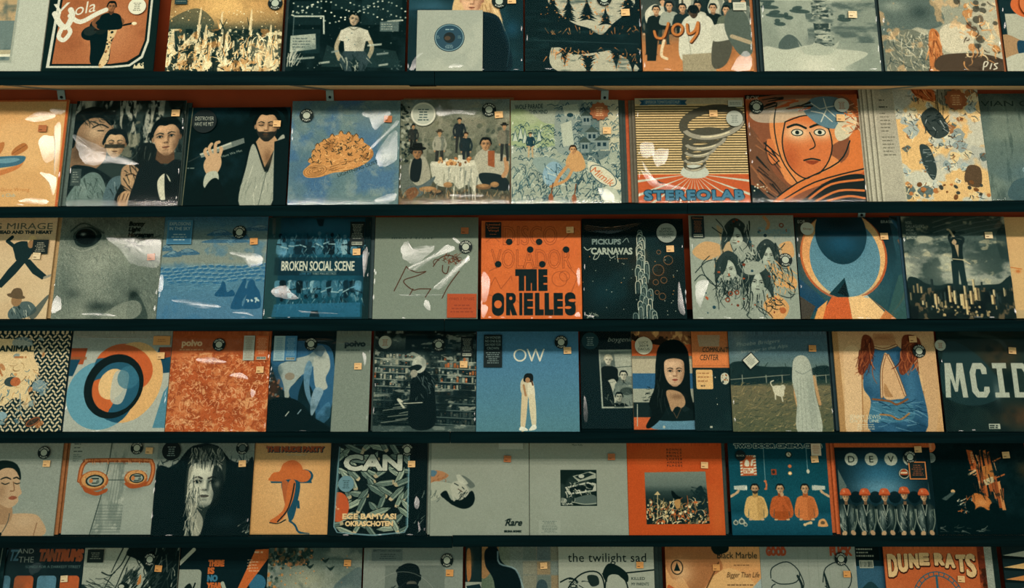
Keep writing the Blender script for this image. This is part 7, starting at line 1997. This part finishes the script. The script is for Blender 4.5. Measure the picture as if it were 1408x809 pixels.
record(3, -57, 141, 3, art_d1, 'sleeve of dark leaf pattern round a cream collage at left end', [], None, '2a3a3c')
record(3, 86.5, 140, 3, art_d2, 'white sleeve with large overlapping orange, blue and black letter rings', [I(82, 3, 17, 9, 'c08a50', '7d4c28'), P(91, 23)], [[7, 2.5, 14, 4, 40, 4.5, 80, 4.5, 80, 6, 40, 6.2, 10, 6], [93, 4, 97, 5, 96, 8]], '8a9182')
record(3, 227, 139, 3, art_d3, 'orange sleeve of crowded swirling pattern', [V(48, 11), I(73, 2, 11, 25, '9a9e90', '6f5a48', (), None), I(85, 2, 13, 25, 'b4592e', 'd6a880', (), None, True), P(91, 37)],
       [[27, 26, 40, 24, 56, 29, 46, 31, 34, 30.5], [61, 43, 71, 40, 80, 46.5, 70, 46], [83, 57, 88, 60, 85, 66], [2, 3, 8, 8, 10, 12, 5, 9], [64, 7, 72, 8, 70, 10, 65, 9]], 'a04a26')
record(3, 366.5, 140, 3, art_d4, 'dark blue sleeve of draped cloth with a grey strip at right', [I(3, 3, 11, 25, '84a0a4', '3b6780'), I(14, 3, 12, 25, '3b6f92', '86a3a8', (), None, True), V(40, 11), P(88, 34)], [[26, 6, 44, 5, 60, 5.4, 62, 8, 50, 8.4, 32, 8.6], [62, 9, 76, 8, 88, 9.4, 76, 11, 64, 11], [92, 20, 96, 24, 95, 34]], DK)
record(3, 512, 142, 3, art_d5, 'dark sleeve with white haired person in black coat before packed shop shelves', [D(10, 10.5, 6.4, 'a3a694', '8a3c20', ()), V(63, 13), I(85, 5, 12, 20, '0f1b1c', 'a9ab98', (), None, True), P(88, 33)], [], DK)
record(3, 654.5, 143, 3, art_d6, 'plain blue sleeve with a couple embracing under two white letters', [I(7, 4, 18, 32, '121e20', '8fa09a', ('OH WONDER', 'NO ONE ELSE', 'CAN WEAR YOUR', 'CROWN')), V(83, 11), P(89, 19.5)], None, '27414c')
record(3, 800.5, 141, 0, art_d7, 'black sleeve with bordered snapshot of people sitting together', [D(10, 10.5, 8.6, '1d3a40', '8fa09a', ())], [[3, 66, 6, 80, 5, 92, 2, 90]], DK)
record(3, 873, 139, 1, art_d8, 'sleeve with portrait of dark haired woman before orange and blue stripes', [D(12, 13.5, 9, 'c3bca2', '2a3431', ('LUCY', '2019', 'DACUS'))], None, 'a08a68')
record(3, 957, 140, 2, art_d9, 'orange topped black sleeve squeezed between the portrait and meadow sleeves', [], [], DK, squeeze=.72)
record(3, 1008, 139, 3, art_d10, 'sleeve with pale draped figure and small white dog in a meadow', [I(14.5, 21.5, 13, 13, 'b9b9a4', '2a3431', (), '10191a', False, 40), P(84, 15, 'o')], [], '1c2c2d')
record(3, 1155, 143, 3, art_d11, 'tan sleeve showing torso of a red haired woman in blue satin dress', [P(78, 8), V(83, 20)], None, 'b58f5c')
record(3, 1301, 141, 3, art_d12, 'black sleeve with big pale block letters at right end', [D(2, 13, 5.4, 'a3a694', '8a3c20', ()), P(73, 18.5)], [], DK)
behind(3, (-52,), (2,), '22363a', 'dark sleeve peeping out to the right behind the leaf pattern sleeve', None)
behind(3, (509,), (2,), '2c3b37', 'dark sleeve behind the packed shop shelves sleeve, only its left edge showing', None)
behind(3, (1151, 1148, 1145), (2, 1, 0), '1c2f34', 'dark sleeve behind the blue satin dress sleeve, only its left edge showing', 'dark sleeves behind the satin dress sleeve')

record(4, -62, 136, 3, art_e1, 'grey sleeve with bare shouldered woman, eyes closed, at left end', [V(82, 10), P(86, 22)], None, '8a9182')
record(4, 82, 136, 2, art_e2, 'pale grey sleeve with two woven orange rings hung on a curved handle', [V(70, 6), P(83, 9)], None, 'a8683c')
record(4, 207, 136, 3, art_e3, 'black and white portrait sleeve of a fringed woman in dark fur', [D(15, 8, 9.6, '10191a', '8fa09a', ()), V(88, 5, True), P(89, 22)], [], DK)
record(4, 342, 136, 2, art_e4, 'tan sleeve with orange cloud and cowboy boot drawing', [], [[3, 1.5, 8, 3, 18, 4, 25, 3, 16, 5.5, 6, 4]], 'b58f5c')
record(4, 450, 136, 3, art_e5, 'black sleeve with tin of green pods and three big white letters', [V(79, 7), D(17.5, 44, 8, '5f8088', '24393a', ()), P(84, 22.5)], [[89, 58, 93, 62, 92, 70, 88, 68], [92, 84, 95, 92, 93, 94]], DK)
record(4, 591, 137, 3, art_e6, 'plain pale sleeve with sideways dark haired woman and handwritten word', [I(69, .6, 25, 6, '9a9e90', '39443f'), P(78, 17.5, 'd')], None, '9a9e90')
record(4, 728.5, 136.5, 3, art_e7, 'plain pale sleeve with small black square photo in its middle', [P(84, 15, 'd')], None, '9a9e90')
record(4, 865, 133, 3, art_e8, 'orange red sleeve with square photo of flowers under a grey sky', [P(81, 22)], None, 'a04a26')
record(4, 1007, 138, 3, art_e9, 'teal sleeve with three people in orange jumpers at a table', [D(12, 14.5, 5.2, '0f1b1c', 'a9ab98', ('BLACK',)), I(84, 2, 10, 12, 'c9b79a', 'a3512c'), P(87, 18.5)], None, '22404a')
record(4, 1156, 134, 3, art_e10, 'sleeve with five people in black jackets and round orange caps', [P(87, 5), V(78, 13.5), I(75.5, 19.5, 18, 18, '141f1f', 'b4592e', (), 'c4743c')], None, 'b4572c')
record(4, 1288, 138, 2, art_e11, 'black sleeve of night street with orange neon sign at right end', [D(2, 5.5, 6, 'bd6434', 'e0b98a', ()), D(2, 18, 5, '59645c', '2a3431', ()), P(79, 15)], None, DK)
behind(4, (-58, -55.5), (2, 1), '96603a', 'brown sleeve behind the bare shouldered woman sleeve, only its right edge showing', 'brown sleeves behind the bare shouldered woman')
behind(4, (587, 583), (2, 1), '7d8578', 'pale sleeve behind the sideways woman sleeve, only its left edge showing', 'sleeves behind the sideways woman sleeve')
behind(4, (867, 869), (2, 1), '2c3b37', 'dark sleeve behind the orange red flower sleeve, only its right edge showing', 'dark sleeves behind the flower photo sleeve')
behind(4, (1152, 1147), (2, 1), 'b4572c', 'orange edged sleeve behind the five orange caps sleeve', 'orange edged sleeves behind the orange caps')

record(5, -119, 129, 3, art_f0, 'dark sleeve cut off at left end of lowest shelf, before the rounded bars sleeve', [], None, DK, True)
record(5, -13, 131, 2, art_f1, 'dark sleeve with orange lettering over blue and orange rounded bars', [P(81, 32, 'w')], [[44, 20, 52, 16, 56, 22, 48, 27]], DK, True)
record(5, 118, 130, 3, art_f2, 'pale sleeve with scribbled charcoal drawing of a face', [I(4, 1, 17, 13, '16211f', 'a9ab98', (), None), V(70, 11), P(80, 20, 'o')], None, '8a9182', True)
record(5, 248, 129, 2, art_f3, 'black sleeve with orange triangle and stacked orange words', [], None, DK, True)
record(5, 370, 129, 3, art_f4, 'misty grey landscape sleeve with dark foliage and pale lettering', [P(85, 14, 'o')], None, '4c5a52', True)
record(5, 501, 136, 3, art_f5, 'grey sleeve with small square portrait of curly haired person', [V(84, 15), P(87, 27, 'o')], [[3, 6, 5, 4, 6, 16, 4, 20]], '6a746d', True)
record(5, 640, 129, 1, art_f6, 'narrow visible strip of sleeve with blue folded bands left of the cloaked silhouette', [], None, DK, True, .5)
record(5, 662.5, 129, 2, art_f7, 'blurred sleeve with dark silhouette against pale squares', [P(66, 18, 'p')], None, '4c5a52', True)
record(5, 767.5, 131, 3, art_f8, 'white sleeve with black ink cartoon and handwritten title', [P(85, 17, 'o')], None, '8a9182', True)
record(5, 914, 130, 3, art_f9, 'sleeve with tan bare skin curves and black serif lettering', [P(53, 19, 'o')], None, 'a8683c', True)
record(5, 1044, 131, 3, art_f10, 'pale sleeve with two thin line drawn loops and rust words', [V(84, 11), P(89, 26, 'o')], [], '8a9182', True)
record(5, 1175.5, 129, 1, art_f11, 'blue sleeve with rocky hill, left of the roller coaster sleeve', [], None, '22404a', True, .42)
record(5, 1213.5, 129, 3, art_f12, 'orange sleeve with arched cream lettering over a blue ring track', [P(79, 30)], None, 'a04a26', True)
record(5, 1242, 130, 2, art_f13, 'dark red mottled sleeve right of the arched lettering sleeve', [], None, '6b2f1e', True)
record(5, 1376, 130, 3, art_f14, 'sleeve of cream and orange horizontal slats at right end of lowest shelf', [], None, DK, True)
behind(5, (777, 783), (1, 0), '22322f', 'dark sleeve behind the ink cartoon sleeve, only its right edge showing', 'dark sleeves behind the ink cartoon')
